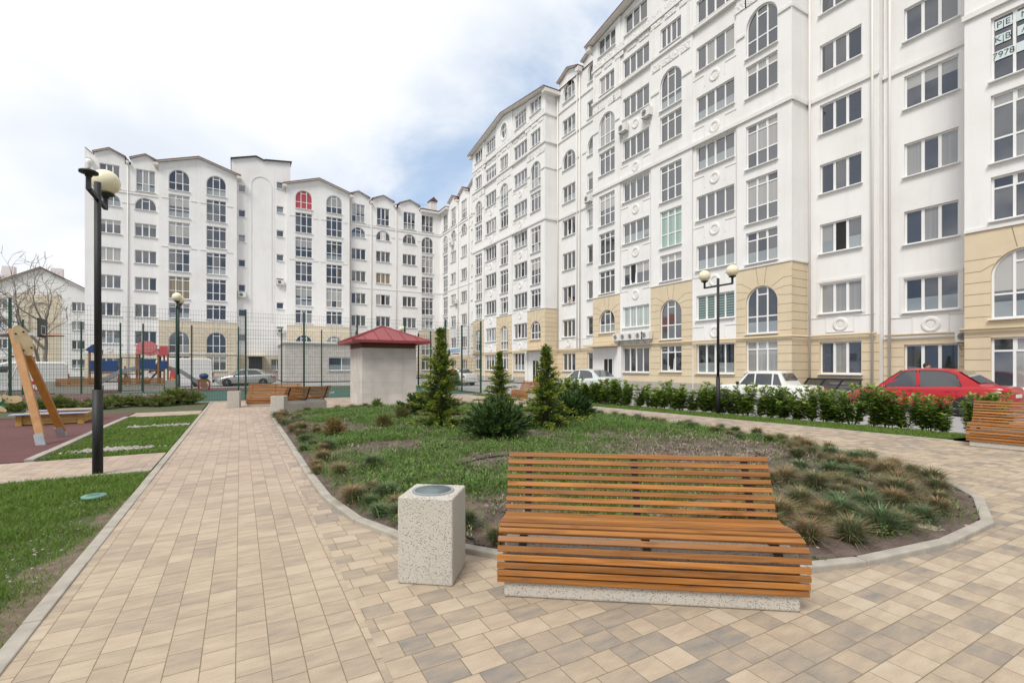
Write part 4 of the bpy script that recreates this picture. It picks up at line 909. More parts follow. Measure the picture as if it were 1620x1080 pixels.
def low_bay(root, l, r, cols, posters=False):
    """gabled bay of the eight-storey block"""
    Y = YL-.75; k = (Y)/66.; l, r = l*k, r*k; cols = [c*k for c in cols]; mid = (l+r)/2; hw = (r-l)/2; ed, pk = 24.1, 25.3
    zt = lambda a: pk-(pk-ed)*abs(a-mid)/hw
    f = Facade(root, (0, Y, 0), 0, l, r, 0, zt, cuts=[mid], zcuts=[.5,3.0,6.72], matf=mfl([(l, r)]), mats=LM_)
    for i, c in enumerate(cols):
        w = 1.98
        f.win('arch', c, w, 21.35, 23.68, M['poster'] if posters and i == 0 else None)
        for z in (18.35, 15.3, 12.25, 9.2): f.win('tall', c, w, z, z+2.5, M['tancurtain'] if (not posters and i == 0 and z == 9.2) else None)
        f.win('two_row', c, w, 7.0, 8.7); f.win('arch', c, w, 3.1, 5.55); f.win('two_row', c, w, 1.1, 2.75)
        for z in (20.9,): 
            for sg in (-1, 1): f.band(*sorted((c+sg*1.05, c+sg*1.65)), z-.6, z-.5, .05)
        for z in (14.9,): 
            for sg in (-1, 1): f.band(*sorted((c+sg*1.05, c+sg*1.65)), z, z+.1, .05)
        f.joints(c-1.7, c+1.7, [3.4+.42*q for q in range(4)], [(c-1.0, c+1.0, 3.1, 9)]); f.joints(c-1.7, c+1.7, [.92+.42*q for q in range(5)], [(c-1.0, c+1.0, 1.0, 2.8)])  # painted groove shade
        for sg in (-1, 1):
            f.jbar(c+sg*1.5, 5.3, c+sg*.95, 5.0); f.jbar(c+sg*1.2, 5.9, c+sg*.72, 5.35); f.jbar(c+sg*.35, 6.65, c+sg*.2, 5.65)
    f.band(l, r, 6.7, 6.8, .05); f.band(l, r, 3.0, 3.12, .08)
    f.finish()
    s = MB()
    for a in (l, r): s.poly([(a,0,0),(a,1.2,0),(a,1.2,ed),(a,0,ed)], 0)
    s.build('wall', M['plaster'], root, loc=f.loc)
    rf = MB()
    for sg in (-1, 1):
        e = mid+sg*(hw+.45); ez = ed-.45*(pk-ed)/hw; P = [(mid,-.45,pk+.06),(e,-.45,ez+.06),(e,9,ez+.06),(mid,9,pk+.06)]
        rf.poly([(p[0],p[1],p[2]+.12) for p in P], 0); rf.poly(P, 1); rf.poly([P[0],P[1],(P[1][0],-.45,P[1][2]+.12),(P[0][0],-.45,P[0][2]+.12)], 0); rf.poly([P[1],P[2],(P[2][0],9,P[2][2]+.12),(P[1][0],-.45,P[1][2]+.12)], 0)
        rf.box(min(e, mid+sg*hw), max(e, mid+sg*hw), -.4, 1.2, ez-.2, ez+.05, 1)
    rf.build('roof', [M['roof'], M['soffit']], root, loc=f.loc)
M['poster'] = mat('poster_red_glass', (.42, .07, .08), .3)
low_bay(left, -7.89, -.35, (-6.0, -2.42)); low_bay(left, 5.02, 12.55, (7.0, 10.65), True)
# stair tower
tl, tr_ = LA(-.9), LA(5.45)
def tzt(a): return 26.2+.8*min(1, (a-tl)/2.6) if a < tl+2.6 else (27.0-.35*(a-tl-2.6)/.9 if a < tl+3.5 else 26.75+.35*(a-tl-3.5)/2.9)
f = Facade(left, (0, YL-.1, 0), 0, tl, tr_, 0, tzt, cuts=[tl+2.6, tl+3.5], zcuts=[.5,3.0], matf=mfl([]), mats=LM_)
for k in range(7):
    f.win('one', LA(.17), .74, 4.9+2.98*k-.35+.05, 4.9+2.98*k+.55); 
for k in range(7): f.win('one', LA(4.28), .80, 6.15+2.98*k-.4, 6.15+2.98*k+.4)
f.win('two', LA(3.9), 1.3, 1.1, 2.5)
archp = [(LA(2.25)+1.1*math.cos(t), 23.6+1.1*math.sin(t)) for t in np.linspace(math.pi, 0, 16)]; archp = [(archp[0][0], 7.0)]+archp+[(archp[-1][0], 7.0)]
for (xa, za), (xb, zb) in zip(archp, archp[1:]): f.tr.beam((xa,-.02,za),(xb,-.02,zb), .06, .07, up=(0,1,0))
f.tr.box(LA(.75),LA(.80),-.02,.01,3.2,25.5); f.tr.box(LA(3.6),LA(3.65),-.02,.01,3.2,25.5)
f.finish()
s = MB(); 
for a in (tl, tr_): s.poly([(a,0,0),(a,6,0),(a,6,tzt(a)),(a,0,tzt(a))], 0)
s.build('wall', M['plaster'], left, loc=f.loc)
rf = MB(); ks = [tl-.1, tl+2.6, tl+3.5, tr_+.15]
for p, q in zip(ks, ks[1:]):
    zp, zq = tzt(min(max(p, tl), tr_)), tzt(min(max(q-1e-4, tl), tr_)); rf.prism([(p,-.25,zp),(q,-.25,zq),(q,-.25,zq+.1),(p,-.25,zp+.1)], (0,6.3,0))
rf.build('roof', M['darkmetal'], left, loc=f.loc)
d = MB().box(LA(.9), LA(2.3), -.9, .05, 0.02, 2.75); dv = d.build('door', M['dark'], left, loc=f.loc); MB().box(LA(.7), LA(2.5), -1.2, 0, 2.78, 2.95).build('canopy', M['beige'], left, loc=f.loc)
MB().box(LA(-.7), LA(.1), -.12, .0, 0.5, 2.8).build('pilaster', M['beige'], left, loc=f.loc)
# right plain stretch up to the inner corner
cR = [LA(13.68), LA(16.98), LA(20.65)]; cF = LA(23.28)
f = Facade(left, (0, YL, 0), 0, LA(12.4), XR, 0, dormer_top(cR, 24.25, 24.9, 23.6), cuts=[c+s*1.45 for c in cR for s in (-1,0,1)]+[LA(21.9)], zcuts=[.5,3.0,6.72], matf=mfl([(LA(21.9), 30)]), mats=LM_)
for c in cR: eight_col(f, c, 'three')
eight_col(f, cF, 'french')
f.tr.box(LA(12.4), XR, -.08, .01, 20.45, 20.58); f.tr.box(LA(12.4), XR, -.05, .01, 20.72, 20.78); f.tr.box(LA(12.4), XR, -.05, .01, 12.1, 12.18); f.band(LA(21.9), XR, 6.7, 6.8, .05)
for c in cR:
    for sg in (-1,1): f.band(*sorted((c+sg*1.05, c+sg*1.6)), 19.35, 19.45, .05)
rf = gables(f, cR)
for l, r in ((cR[0]+1.55, cR[1]-1.55), (cR[1]+1.55, cR[1]+1.95), (cR[2]-1.95, cR[2]-1.55)): rf.box(l, r, -.5, .3, 23.6, 23.9, 1); rf.box(l, r, -.52, .3, 23.9, 24.0, 0)
rf.box(cR[2]+1.55, XR-.3, -.5, .3, 23.6, 23.9, 1); rf.box(cR[2]+1.5, XR-.2, -.55, .35, 23.9, 24.0, 0)
f.finish(); rf.build('roof', [M['roof'], M['soffit']], left, loc=f.loc)
L2 = Vector(left.location)
pipes(left, [([(x, YL-.08, .2), (x, YL-.08, 23.6)], .05) for x in (LA(-10.6), LA(15.35), LA(18.75), LA(12.75), LA(-.62))], M['pipe'], 'drain_pipe')
pp = MB(); b0 = [(LA(-14.18),YL,0),(LA(-14.18),YL+12,0),(LA(-14.18),YL+12,24.2),(LA(-14.18),YL,24.7)]
pp.poly([tuple(Vector(q)-L2) for q in b0]); pp.poly([tuple(Vector(q)-L2) for q in ((LA(-14.18),YL+12,0),(38,YL+12,0),(38,YL+12,24),(LA(-14.18),YL+12,24))]); pp.build('wall', M['plaster'], left)
rb = MB(); rb.poly([tuple(Vector(q)-L2) for q in ((LA(-14.18),YL,23.9),(38,YL,23.9),(38,YL+6,25.6),(LA(-14.18),YL+6,25.6))]); rb.poly([tuple(Vector(q)-L2) for q in ((LA(-14.18),YL+6,25.6),(38,YL+6,25.6),(38,YL+12,23.9),(LA(-14.18),YL+12,23.9))]); rb.build('roof', M['roof'], left)
ch = MB().box(24.3, 25.3, YL+1.2, YL+2.2, 23.5, 25.9); ch.v = [tuple(Vector(v)-L2) for v in ch.v]; chim = ch.build('chimney', M['trim'], left)
cc = MB().prism([(24.15,YL+1.05,25.9),(25.45,YL+1.05,25.9),(24.8,YL+1.05,26.5)], (0,1.3,0)); cc.v = [tuple(Vector(v)-L2) for v in cc.v]; cc.build('chimney_cap', M['roof'], chim)
rl = MB()
for x in np.arange(20.9, 24.0, .75): rl.tube([(x,YL+.8,24.0),(x,YL+.8,25.0)], .02, 5)
for z in (24.5, 25.0): rl.tube([(20.9,YL+.8,z),(23.9,YL+.8,z)], .02, 5)
rl.v = [tuple(Vector(v)-L2) for v in rl.v]; rl.build('roof_railing', M['steel'], left)

# ------------------------------------------------------------------ neighbouring block at the right edge
near = thing('apartment_building', 'white apartment block with beige arched ground floors at the right edge of the picture', 'building', (28, 2, 0))
DZ = -.25
risalit(near, 24.07, .25, DZ, 0, half=7.4, name='A') if False else None
def near_bay():
    X, yl, yc = 24.07, 7.62, .0; half = yl-yc; A = -yc
    def mf(a, z):
        c = abs(a-A)
        if z < .55: return 2
        if z < 3.0: return 1
        return 1 if (z < 6.6 and c > 4.5) else 0
    f = Facade(near, (X, 0, 0), R(-90), -yl, yl, 0, lambda a: 27.6-1.2*abs(a-A)/half, lambda a: .09 if 1.6 < abs(a-A) < 4.5 else 0., [A, -4.5, -1.6, 1.6, 4.5], [.55, 3.0, 6.6], mf)
    for c in (-5.98, 0, 5.98):
        w = 1.8
        f.win('two_row', c, w, .75, 2.62); f.win('arch', c, w, 3.3, 5.78); f.win('two_row', c, w, 6.88, 8.5); f.win('tall', c, w, 9.0, 11.5); f.win('tall', c, w, 12.0, 14.35)
        f.win('two_row', c, w, 15.85, 17.6); f.win('arch', c, w, 18.0, 20.4); f.win('three', c, w, 22, 23.4)
    for c in (-3.05, 3.05):
        for k in range(8): f.win('four', c, 2.5, 1.1+3*k, 2.6+3*k)
    f.tr.box(-yl-.05, yl, -.10, .095, 14.66, 14.86); f.tr.box(-yl-.05, yl, -.12, .095, 21.6, 21.8); f.band(-yl, -4.5, 6.6, 6.72, .06)
    for c in (-5.98,):
        l, r = -yl, -4.5; f.joints(l, r, [.97+.42*k for k in range(5)], [(c-.9, c+.9, .7, 2.66)]); f.joints(l, r, [3.4+.43*k for k in range(4)], [(c-.9, c+.9, 3.3, 9)])  # painted groove shade
        for sg, e in ((-1, l), (1, r)):
            for z, off, t in ((5.1, .55, 28), (5.55, .45, 48)):
                k_ = c+sg*(.9+off*.5); f.joints(*sorted((k_, e)), [z]); f.jbar(k_, z, c+sg*(.92*math.cos(R(t))), 4.88+.92*math.sin(R(t)))  # painted groove shade, bending round the arch
            f.jbar(c+sg*.34, 6.55, c+sg*.2, 5.82)
    f.finish()
    mb = MB(); L = Vector(near.location)
    for y in (yl, -yl):
        for z0, z1, m_ in ((0,.55,2),(.55,6.6,1),(6.6,26.4,0)): mb.poly([tuple(Vector(q)-L) for q in ((X,y,z0),(X+2,y,z0),(X+2,y,z1),(X,y,z1))], m_)
    mb.build('wall', [M['plaster'], M['beige'], M['plinth']], near)
    rf = MB(); e = half+.4
    for sg in (-1, 1):
        P = [(X-.5,yc,27.7),(X-.5,yc+sg*e,26.4),(X+11,yc+sg*e,26.4),(X+11,yc,27.7)]; rf.poly([(p[0],p[1],p[2]+.12) for p in P], 0); rf.poly(P, 1); rf.poly([P[0],P[1],(P[1][0],P[1][1],P[1][2]+.12),(P[0][0],P[0][1],P[0][2]+.12)], 0)
    rf.v = [tuple(Vector(v)-L) for v in rf.v]; rf.build('roof', [M['roof'], M['soffit']], near)
near_bay()
half_recess(near, 25.75, 11.0, 7.55, 9.27, DZ)
half_recess(near, 25.75, -7.55, -11.2, -9.27, DZ)
L = Vector(near.location); sd_ = MB(); sd_.poly([tuple(Vector(q)-L) for q in ((25.75,-11.2,0),(38,-11.2,0),(38,-11.2,26.4),(25.75,-11.2,26.4))]); sd_.poly([tuple(Vector(q)-L) for q in ((25.75,11.0,0),(38,11.0,0),(38,11.0,26.4),(25.75,11.0,26.4))]); sd_.build('wall', M['plaster'], near)
pipes(near, [([(25.62,10.7,.1),(25.62,10.7,26.3)],.055)], M['pipe'], 'drain_pipe')
pipes(near, [([(25.62,10.9,2.95),(25.62,7.72,2.95),(23.96,7.72,2.95),(23.96,-7,2.95)],.05)], M['gaspipe'], 'gas_pipe')
# lettered sheets stuck inside the top visible window of the near bay
wx = 24.07+REV-.07
def sticker(body, y, z, wd, h, size):
    t = link('lettering', text_mesh(body, size, M['ink']), near, Vector((wx-.016, y, z))-L, (R(90), 0, R(-90)))
    s_ = MB().box(wx-.010, wx-.004, y-wd/2, y+wd/2, z-h/2, z+h/2); s_.v = [tuple(Vector(v)-L) for v in s_.v]; s_.build('paper_sheet', M['paper'], near)
for body, y, z, wd, h in (('P|E', 6.56, 14.02, .46, .33), ('K|B', 6.58, 13.50, .42, .33), ('7978', 6.56, 12.92, .48, .33), ('M', 6.0, 14.02, .46, .33), ('A', 6.0, 13.50, .40, .33), ('1', 6.0, 12.92, .46, .33)): sticker(body, y, z, wd, h, .30)
# white poster and red posters in the left block
Yp = YL+REV-.07
for body, x, z, wd, h, m_ in (('7\n2\n0\n6', LA(16.98), 19.5, .44, 1.2, M['posterred']),):
    s_ = MB().box(x-wd/2, x+wd/2, Yp-.012, Yp-.004, z-h/2, z+h/2); s_.v = [tuple(Vector(v)-L2) for v in s_.v]; s_.build('paper_sheet', M['trim'], left)
    tm = text_mesh(body, .28, m_); link('lettering', tm, left, Vector((x, Yp-.02, z+.02))-L2, (R(90), 0, 0))
# low annexe in front of the left block
ax = thing('annexe', 'low flat-roofed grey stone annexe with white-framed windows, behind the sports fence', 'building', (8.6, 58.2, 0))
an = Facade(ax, (0, 54.5, 0), 0, 4.0, 13.0, 0, lambda a: 4.0, zcuts=[], matf=lambda a, z: 0, mats=[M['tile']])
an.win('two', 9.55, 2.7, 1.15, 2.55); an.finish()
aw = MB(); La = Vector(ax.location)
aw.poly([tuple(Vector(q)-La) for q in ((4,54.5,0),(4,65.4,0),(4,65.4,4),(4,54.5,4))]); aw.poly([tuple(Vector(q)-La) for q in ((13,54.5,0),(13,65.4,0),(13,65.4,4),(13,54.5,4))]); aw.build('wall', M['tile'], ax)
ar = MB().box(3.8,13.2,54.3,65.4,4.0,4.18); ar.v = [tuple(Vector(v)-La) for v in ar.v]; ar.build('roof', M['trim'], ax)
# distant gabled block at far left
far = thing('apartment_building', 'distant white gabled apartment block with orange tiled roofs, behind the bare tree', 'building', (-26, 104, 0))
ff = Facade(far, (0, 100, 0), 0, -33, -20.5, 0, lambda a: 16.6-3.4*abs(a+26.6)/6.2, cuts=[-26.6,-29.3,-24.2], zcuts=[12.6], matf=lambda a, z: 1 if (-29.3 < a < -24.2 and z < 12.6) else 0, mats=[M['plaster'], M['pale_beige'], M['plinth']])
for a in (-31.2, -22.2):
    for k in range(4): ff.win('three', a, 1.7, 1.3+3*k, 2.7+3*k)
ff.win('arch', -26.7, 2.6, 3.0, 11.4, blank=True)
ff.finish()
Lf = Vector(far.location); m_ = MB()
for sg in (-1, 1):
    P = [(-26.6,99.5,16.7),(-26.6+sg*6.8,99.5,12.97),(-26.6+sg*6.8,112,12.97),(-26.6,112,16.7)]; m_.poly([tuple(Vector((p[0],p[1],p[2]+.15))-Lf) for p in P], 0); m_.poly([tuple(Vector(p)-Lf) for p in P], 1); m_.poly([tuple(Vector(q)-Lf) for q in (P[0],P[1],(P[1][0],99.5,P[1][2]+.15),(P[0][0],99.5,P[0][2]+.15))], 0)
m_.build('roof', [M['roof'], M['soffit']], far)
m2 = MB()
for x0, x1, z in ((-62,-33,12.5),(-20.4,-8,12.5)):
    m2.box(x0-Lf.x, x1-Lf.x, -3, 8, 0, z, 1); m2.poly([tuple(Vector(q)-Lf) for q in ((x0-.5,100.5,z),(x1+.3,100.5,z),(x1+.3,106,z+3.2),(x0-.5,106,z+3.2))], 0)
m2.build('wing', [M['orange_tile'], M['plaster']], far)
for x, y, z in ((-31.5,104,17.2),(-25.6,103,17.3),(-18.5,104,15.4)): MB().box(x-.7-Lf.x, x+.7-Lf.x, y-Lf.y, y+1-Lf.y, 14, z).build('chimney', M['trim'], far)
# ------------------------------------------------------------------ benches and bins
def bench_mesh():
    """local: x along the seat, front at y=0 facing -y, length 1.92"""
    Lh = .985
    prof = []       # (y, z, tilt) slat centres; tilt of the slat's broad face
    front = [(.032,.130,88),(.020,.179,88),(.012,.230,86),(.009,.283,84),(.015,.338,74),(.042,.393,54)]
    seat = [(.096,.430,24),(.157,.447,8),(.218,.451,-2),(.279,.446,-6),(.340,.438,-6),(.401,.431,-2),(.458,.436,14)]
    back = [(.512+.024*i, .478+.0525*i, 70) for i in range(8)]
    sl = MB(); bk = MB()
    def slat(mb, y, z, t, wd=.040, th=.024, jit=0):
        t = R(t); u = Vector((0, math.cos(t), math.sin(t))); n = Vector((0, -math.sin(t), math.cos(t))); c = Vector((0, y, z)); b = .004
        pts = []
        for a, e in ((-wd/2, -th/2+b), (-wd/2, th/2-b), (-wd/2+b, th/2), (wd/2-b, th/2), (wd/2, th/2-b), (wd/2, -th/2+b), (wd/2-b, -th/2), (-wd/2+b, -th/2)):
            pts.append(c+u*a+n*e+Vector((-Lh+jit, 0, 0)))
        mb.prism(pts, (2*Lh, 0, 0))
    for y, z, t in front: slat(sl, y, z, t, .039, jit=random.uniform(-.003, .003))
    for y, z, t in seat: slat(sl, y, z, t, .0415, jit=random.uniform(-.003, .003))
    for y, z, t in back: slat(bk, y, z, t, .037, jit=random.uniform(-.003, .003))
    s1 = sl.mesh('seat', M['slat']); b1 = bk.mesh('backrest', M['slat'])
    base = MB().prism([(-.945,.045,0),(-.945,.045,.30),(-.945,.10,.375),(-.945,.42,.375),(-.945,.50,.30),(-.945,.52,0)], (1.89,0,0)).mesh('base', M['terrazzo'])
    sups = []
    for x in (-.82, 0, .82):
        sup = MB()
        for p, q in zip([(.04,.13),(.03,.30),(.06,.385),(.10,.405),(.42,.402),(.485,.43)], [(.03,.30),(.06,.385),(.10,.405),(.42,.402),(.485,.43),(.672,.855)]): sup.beam((x, p[0]+.015, p[1]-.012), (x, q[0]+.015, q[1]-.012), .055, .012, up=(1,0,0)) if False else sup.beam((x, p[0]+.022, p[1]-.016), (x, q[0]+.022, q[1]-.016), .05, .014)
        sups.append(sup.mesh('support', M['darkmetal']))
    return s1, b1, base, *sups
bm_ = bench_mesh()
def bench(label, loc, rz, group='slatted benches around the planting bed'):
    t = thing('bench', label, 'bench', loc, rz, group)
    for n, me in zip(('seat', 'backrest', 'base', 'support', 'support', 'support'), bm_):
        o = link(n, me, t)
        if n == 'base': fixn(o); bevel(o, .018, 3)
        if n in ('seat', 'backrest'): fixn(o)
    return t
def ang(a, b): return math.atan2(b[1]-a[1], b[0]-a[0])
a, b = (1.54, 2.90), (3.09, 1.78); mid = ((a[0]+b[0])/2, (a[1]+b[1])/2)
nrm = Vector((b[0]-a[0], b[1]-a[1])).normalized(); off = Vector((-nrm.y, nrm.x))*-.065+nrm*.015
bench('large wooden slat bench on a speckled concrete base in the foreground beside the bin', (mid[0]+off.x, mid[1]+off.y, 0), ang(a, b))
bench('wooden slat bench in front of the red car at the right edge of the picture', (12.50, 2.92, 0), R(-83))
bench('far wooden slat bench facing the camera in front of the sports fence', (1.15, 21.25, 0), R(-10))
bench('bench seen from behind with its concrete back showing, next to the planting bed', (1.72, 18.75, 0), R(-145+3)+math.pi-R(2) if False else math.atan2(17.38-18.6, 1.35-3.03))
bench('wooden bench half hidden behind the right-hand golden conifer', (11.35, 19.6, 0), R(-97))
def bin_mesh():
    h = .62; s = .203
    b = MB(); n = 24; r = .135
    sq = lambda k, q: None
    ring = []
    for k in range(n):
        t = 2*math.pi*k/n+math.pi/4; c, sn = math.cos(t), math.sin(t); f = s/max(abs(c), abs(sn)); ring.append((c*f, sn*f))
    for z in (0.0, h): b.v += [(x, y, z) for x, y in ring]
    b.v += [(r*math.cos(2*math.pi*k/n+math.pi/4), r*math.sin(2*math.pi*k/n+math.pi/4), h) for k in range(n)]; b.v += [(r*math.cos(2*math.pi*k/n+math.pi/4), r*math.sin(2*math.pi*k/n+math.pi/4), .1) for k in range(n)]
    for k in range(n):
        j = (k+1) % n
        for o_ in (0, n, 2*n): b.f.append((o_+k, o_+j, o_+n+j, o_+n+k)); b.m.append(0)
    b.f.append(tuple(range(n))[::-1]); b.m.append(0); b.f.append(tuple(range(3*n, 4*n))); b.m.append(0)
    body = b.mesh('body', M['terrazzo'])
    l = MB().lathe([(.134,h+.006),(.130,h-.005),(.126,h-.40),(.001,h-.40)], 40); rim = MB().lathe([(.156,h+.001),(.156,h+.008),(.134,h+.008),(.134,h-.01)], 40); return body, l.mesh('liner', M['liner'], True), rim.mesh('liner_rim', M['steel'])
bn = bin_mesh()
def dustbin(label, loc, rz):
    t = thing('litter_bin', label, 'bin', loc, rz, 'square concrete litter bins')
    o = link('body', bn[0], t); m = o.modifiers.new('bevel', 'BEVEL'); m.width = .014; m.segments = 3; m.limit_method = 'ANGLE'; m.angle_limit = R(50); link('liner_rim', bn[2], link('liner', bn[1], t)); return t
dustbin('square speckled concrete bin with a round zinc opening, beside the large foreground bench', (1.265, 3.46, 0), R(-37))
dustbin('pale concrete bin at the planting bed corner, against the bench seen from behind', (1.09, 17.15, 0), R(-20))
dustbin('pale concrete bin standing alone on the path by the sports fence', (-.20, 21.4, 0), R(-8))
dustbin('pale concrete bin behind the middle golden conifer near the half hidden bench', (11.1, 21.2, 0), R(5))

# ------------------------------------------------------------------ street lamps
def street_lamp(label, loc, rz, h=4.25, arm=.42, globes=(1, 1), group='black two-globe street lamps'):
    t = thing('street_lamp', label, 'street lamp', loc, rz, group)
    MB().tube([(0,0,-.05),(0,0,1.22)], .064, 16).build('base', M['black'], t, True)
    MB().tube([(0,0,1.22),(0,0,h)], .042, 16).build('pole', M['black'], t, True)
    MB().beam((-arm,0,h-.24),(arm,0,h-.24),.05,.05).beam((-arm,0,h-.26),(-arm,0,h-.06),.05,.05).beam((arm,0,h-.26),(arm,0,h-.06),.05,.05).build('arm', M['black'], t)
    for sg, g in zip((-1, 1), globes):
        h_ = MB().lathe([(.04,0),(.045,.03),(.108,.045),(.108,.07),(.09,.08)], 18, (sg*arm,0,h-.08)).build('holder', M['black'], t, True)
        if g: MB().ball((sg*arm,0,h+.16), .185, 26).build('globe', M['globe'], t, True)
        else: MB().lathe([(.022,0),(.024,.05),(.034,.085),(.04,.12),(.032,.15),(.001,.16)], 14, (sg*arm,0,h)).build('bulb', M['bulb'], t, True)
    return t
street_lamp('tall black street lamp on the front lawn with one cream globe and one bare bulb', (-1.80, 9.05, 0), R(90), 4.22, .48, (0, 1))
street_lamp('black street lamp with two cream globes rising from the laurel hedge', (13.45, 10.35, 0), R(90), 4.40, .52)
street_lamp('black street lamp at the end of the low hedge in front of the sports fence', (-2.30, 25.0, 0), R(90), 4.3, .5)
street_lamp('distant street lamp with a cluster of pale globes behind the hut roof', (11.2, 37.6, 0), R(90), 4.4, .5)

# ------------------------------------------------------------------ hut
hut = thing('utility_hut', 'small stone-tiled utility hut with a red hipped metal roof beside the planting bed', 'hut', (5.27, 20.6, 0))
hx, hy = 1.10, 1.15
o = MB().box(-hx,hx,-hy,hy,-.05,2.30).build('wall', M['tile'], hut)
lv = MB().box(-hx+.05,hx-.05,-hy+.05,hy-.05,2.301,2.60)
for k in range(5): lv.box(-hx-.02,hx+.02,-hy-.02,hy+.02,2.315+.046*k,2.345+.046*k)
lv.build('louvre', M['louvre'], hut)
ex, ey, ze, za = hx+.46, hy+.46, 2.60, 3.27
rf = MB(); C4 = [(-ex,-ey,ze),(ex,-ey,ze),(ex,ey,ze),(-ex,ey,ze)]; ap = (0,0,za)
for i in range(4): rf.poly([C4[i], C4[(i+1)%4], ap])
rf.box(-ex,ex,-ey,ey,ze-.10,ze-.002)
for i in range(4):
    p, q = Vector(C4[i]), Vector(C4[(i+1)%4]); A = Vector(ap)
    rf.tube([p+Vector((0,0,.012)), A+Vector((0,0,.015))], .022, 6)
    for k in range(1, 6):
        s_ = k/6; e = p.lerp(q, s_); m_ = (p+q)/2; t_ = 1-abs(2*s_-1); topv = e+(A-m_)*t_*.985
        rf.beam(e+Vector((0,0,.012)), topv+Vector((0,0,.012)), .016, .03)
rf.build('roof', M['roof_red'], hut)

# ------------------------------------------------------------------ sports fence
def fence(label, pts, h=4.05, wire=.0036, hz=.2, vt=.1, skip=(), group='green mesh fences of the sports court', first_post=True):
    t = thing('mesh_fence', label, 'fence', (pts[0][0], pts[0][1], 0), 0, group); o = Vector((*pts[0], 0))
    for i, p in enumerate(pts):
        if i == 0 and not first_post: continue
        q = Vector((*p, 0))-o; MB().box(q.x-.04, q.x+.04, q.y-.04, q.y+.04, -.1, h+.15).build('post', M['green_post'], t)
    for i in range(len(pts)-1):
        if i in skip: continue
        a, b = Vector((*pts[i], 0))-o, Vector((*pts[i+1], 0))-o; d = (b-a); n = d.length; d.normalize(); mb = MB(); pr = Vector((-d.y, d.x, 0))
        def wire3(p, q, r):
            u = (q-p).normalized(); x = pr; y = u.cross(x).normalized(); bidx = len(mb.v)
            for e in (p, q):
                for k in range(3): an = 2.094*k; mb.v.append(tuple(e+x*math.cos(an)*r+y*math.sin(an)*r))
            mb.f += [(bidx, bidx+1, bidx+4, bidx+3), (bidx+1, bidx+2, bidx+5, bidx+4), (bidx+2, bidx, bidx+3, bidx+5)]; mb.m += [0]*3
        k = int(n/vt)
        for j in range(1, k): e = a+d*(n*j/k); wire3(e+Vector((0,0,.05)), e+Vector((0,0,h)), wire)
        z = .05
        while z < h+.01: wire3(a+Vector((0,0,z)), b+Vector((0,0,z)), wire*1.25); z += hz
        mb.build('mesh_panel', M['green_wire'], t)
    return t
FX = [-15.5,-12.9,-10.3,-7.7,-5.0,-2.42,.22,2.72,5.25,7.75,10.1,12.3]
fence('near long side of the tall green mesh sports fence, nearest the path', [(x, 25.62) for x in FX])
fence('far long side of the tall green mesh sports fence, in front of the playground', [(x, 37.0) for x in (-15.6,-13.1,-10.6,-8.1,-6.3,-5.2,-2.7,-.1,2.5,5.1,7.5,9.9,12.3)], skip=(4,))
fence('short right end of the tall green mesh sports fence, behind the hut', [(12.3,25.62),(12.3,28.4),(12.3,31.3),(12.3,34.2),(12.3,37.0)], first_post=False) 
gt = thing('mesh_gate', 'open-mesh green gate with a square frame in the far sports fence', 'gate', (-6.3, 37.0, 0))
g = MB()
for a_, b_ in (((.05,0,.1),(.05,0,2.1)),((1.05,0,.1),(1.05,0,2.1)),((.05,0,.1),(1.05,0,.1)),((.05,0,2.1),(1.05,0,2.1)),((.05,0,1.1),(1.05,0,1.1))): g.beam(a_, b_, .05, .05)
g.build('frame', M['green_post'], gt)
g = MB()
for x in np.arange(.1, 1.05, .1): g.tube([(x,0,.1),(x,0,2.1)], .004, 3)
g.build('mesh_panel', M['green_wire'], gt); MB().box(.95,1.0,-.06,.06,1.05,1.2).build('latch', M['darkmetal'], gt)
sg_ = thing('signboard', 'small white signboard with a round blue mark on the sports fence', 'sign', (12.26, 29.6, 2.55), 0)
MB().box(-.01,.01,-1.1,1.1,-.28,.28).build('board', M['white_paint'], sg_)
MB().lathe([(.001,0),(.22,0)], 24, (-.013,.82,0), M=Matrix.Rotation(R(90),4,'Y')).build('emblem', M['signblue'], sg_)
s_ = MB(); s_.box(-.013,-.0105,-1.0,.5,.08,.16); s_.box(-.013,-.0105,-1.0,.5,-.05,.03); s_.build('stripe', M['signblue'], sg_); MB().box(-.013,-.0105,-.9,.3,-.2,-.12).build('stripe', M['stripe_red'], sg_)

# basketball stand, goal
bs = thing('basketball_hoop', 'basketball backboard with red ring on a long white arm over the sports court', 'basketball hoop', (-11.4, 31.3, 0))
MB().tube([(0,0,-.1),(0,0,3.2)], .07, 10).build('pole', M['white_paint'], bs, True)
MB().beam((0,0,3.1),(3.1,0,3.12),.10,.12).beam((0,0,2.2),(2.0,0,3.05),.05,.05).build('arm', M['white_paint'], bs)
MB().box(3.1,3.14,-.62,.62,2.95,3.85).build('backboard', M['darkmetal'], bs)
sq = MB()
for a_, b_ in (((3.15,-.28,3.1),(3.15,.28,3.1)),((3.15,-.28,3.5),(3.15,.28,3.5)),((3.15,-.28,3.1),(3.15,-.28,3.5)),((3.15,.28,3.1),(3.15,.28,3.5))): sq.beam(a_, b_, .012, .04)
sq.build('target_square', M['white_paint'], bs)
MB().tube([(3.14,0,3.05)]+[(3.62-.28*math.cos(t), .28*math.sin(t), 3.05) for t in np.linspace(0, 2*math.pi, 20)], .025, 6).beam((3.14,-.2,3.03),(3.5,-.25,3.04),.04,.05).beam((3.14,.2,3.03),(3.5,.25,3.04),.04,.05).build('ring', M['red_plast'], bs, True)
gl = thing('goal', 'small white football goal with red striped posts at the left end of the court', 'goal', (-9.6, 33.4, 0))
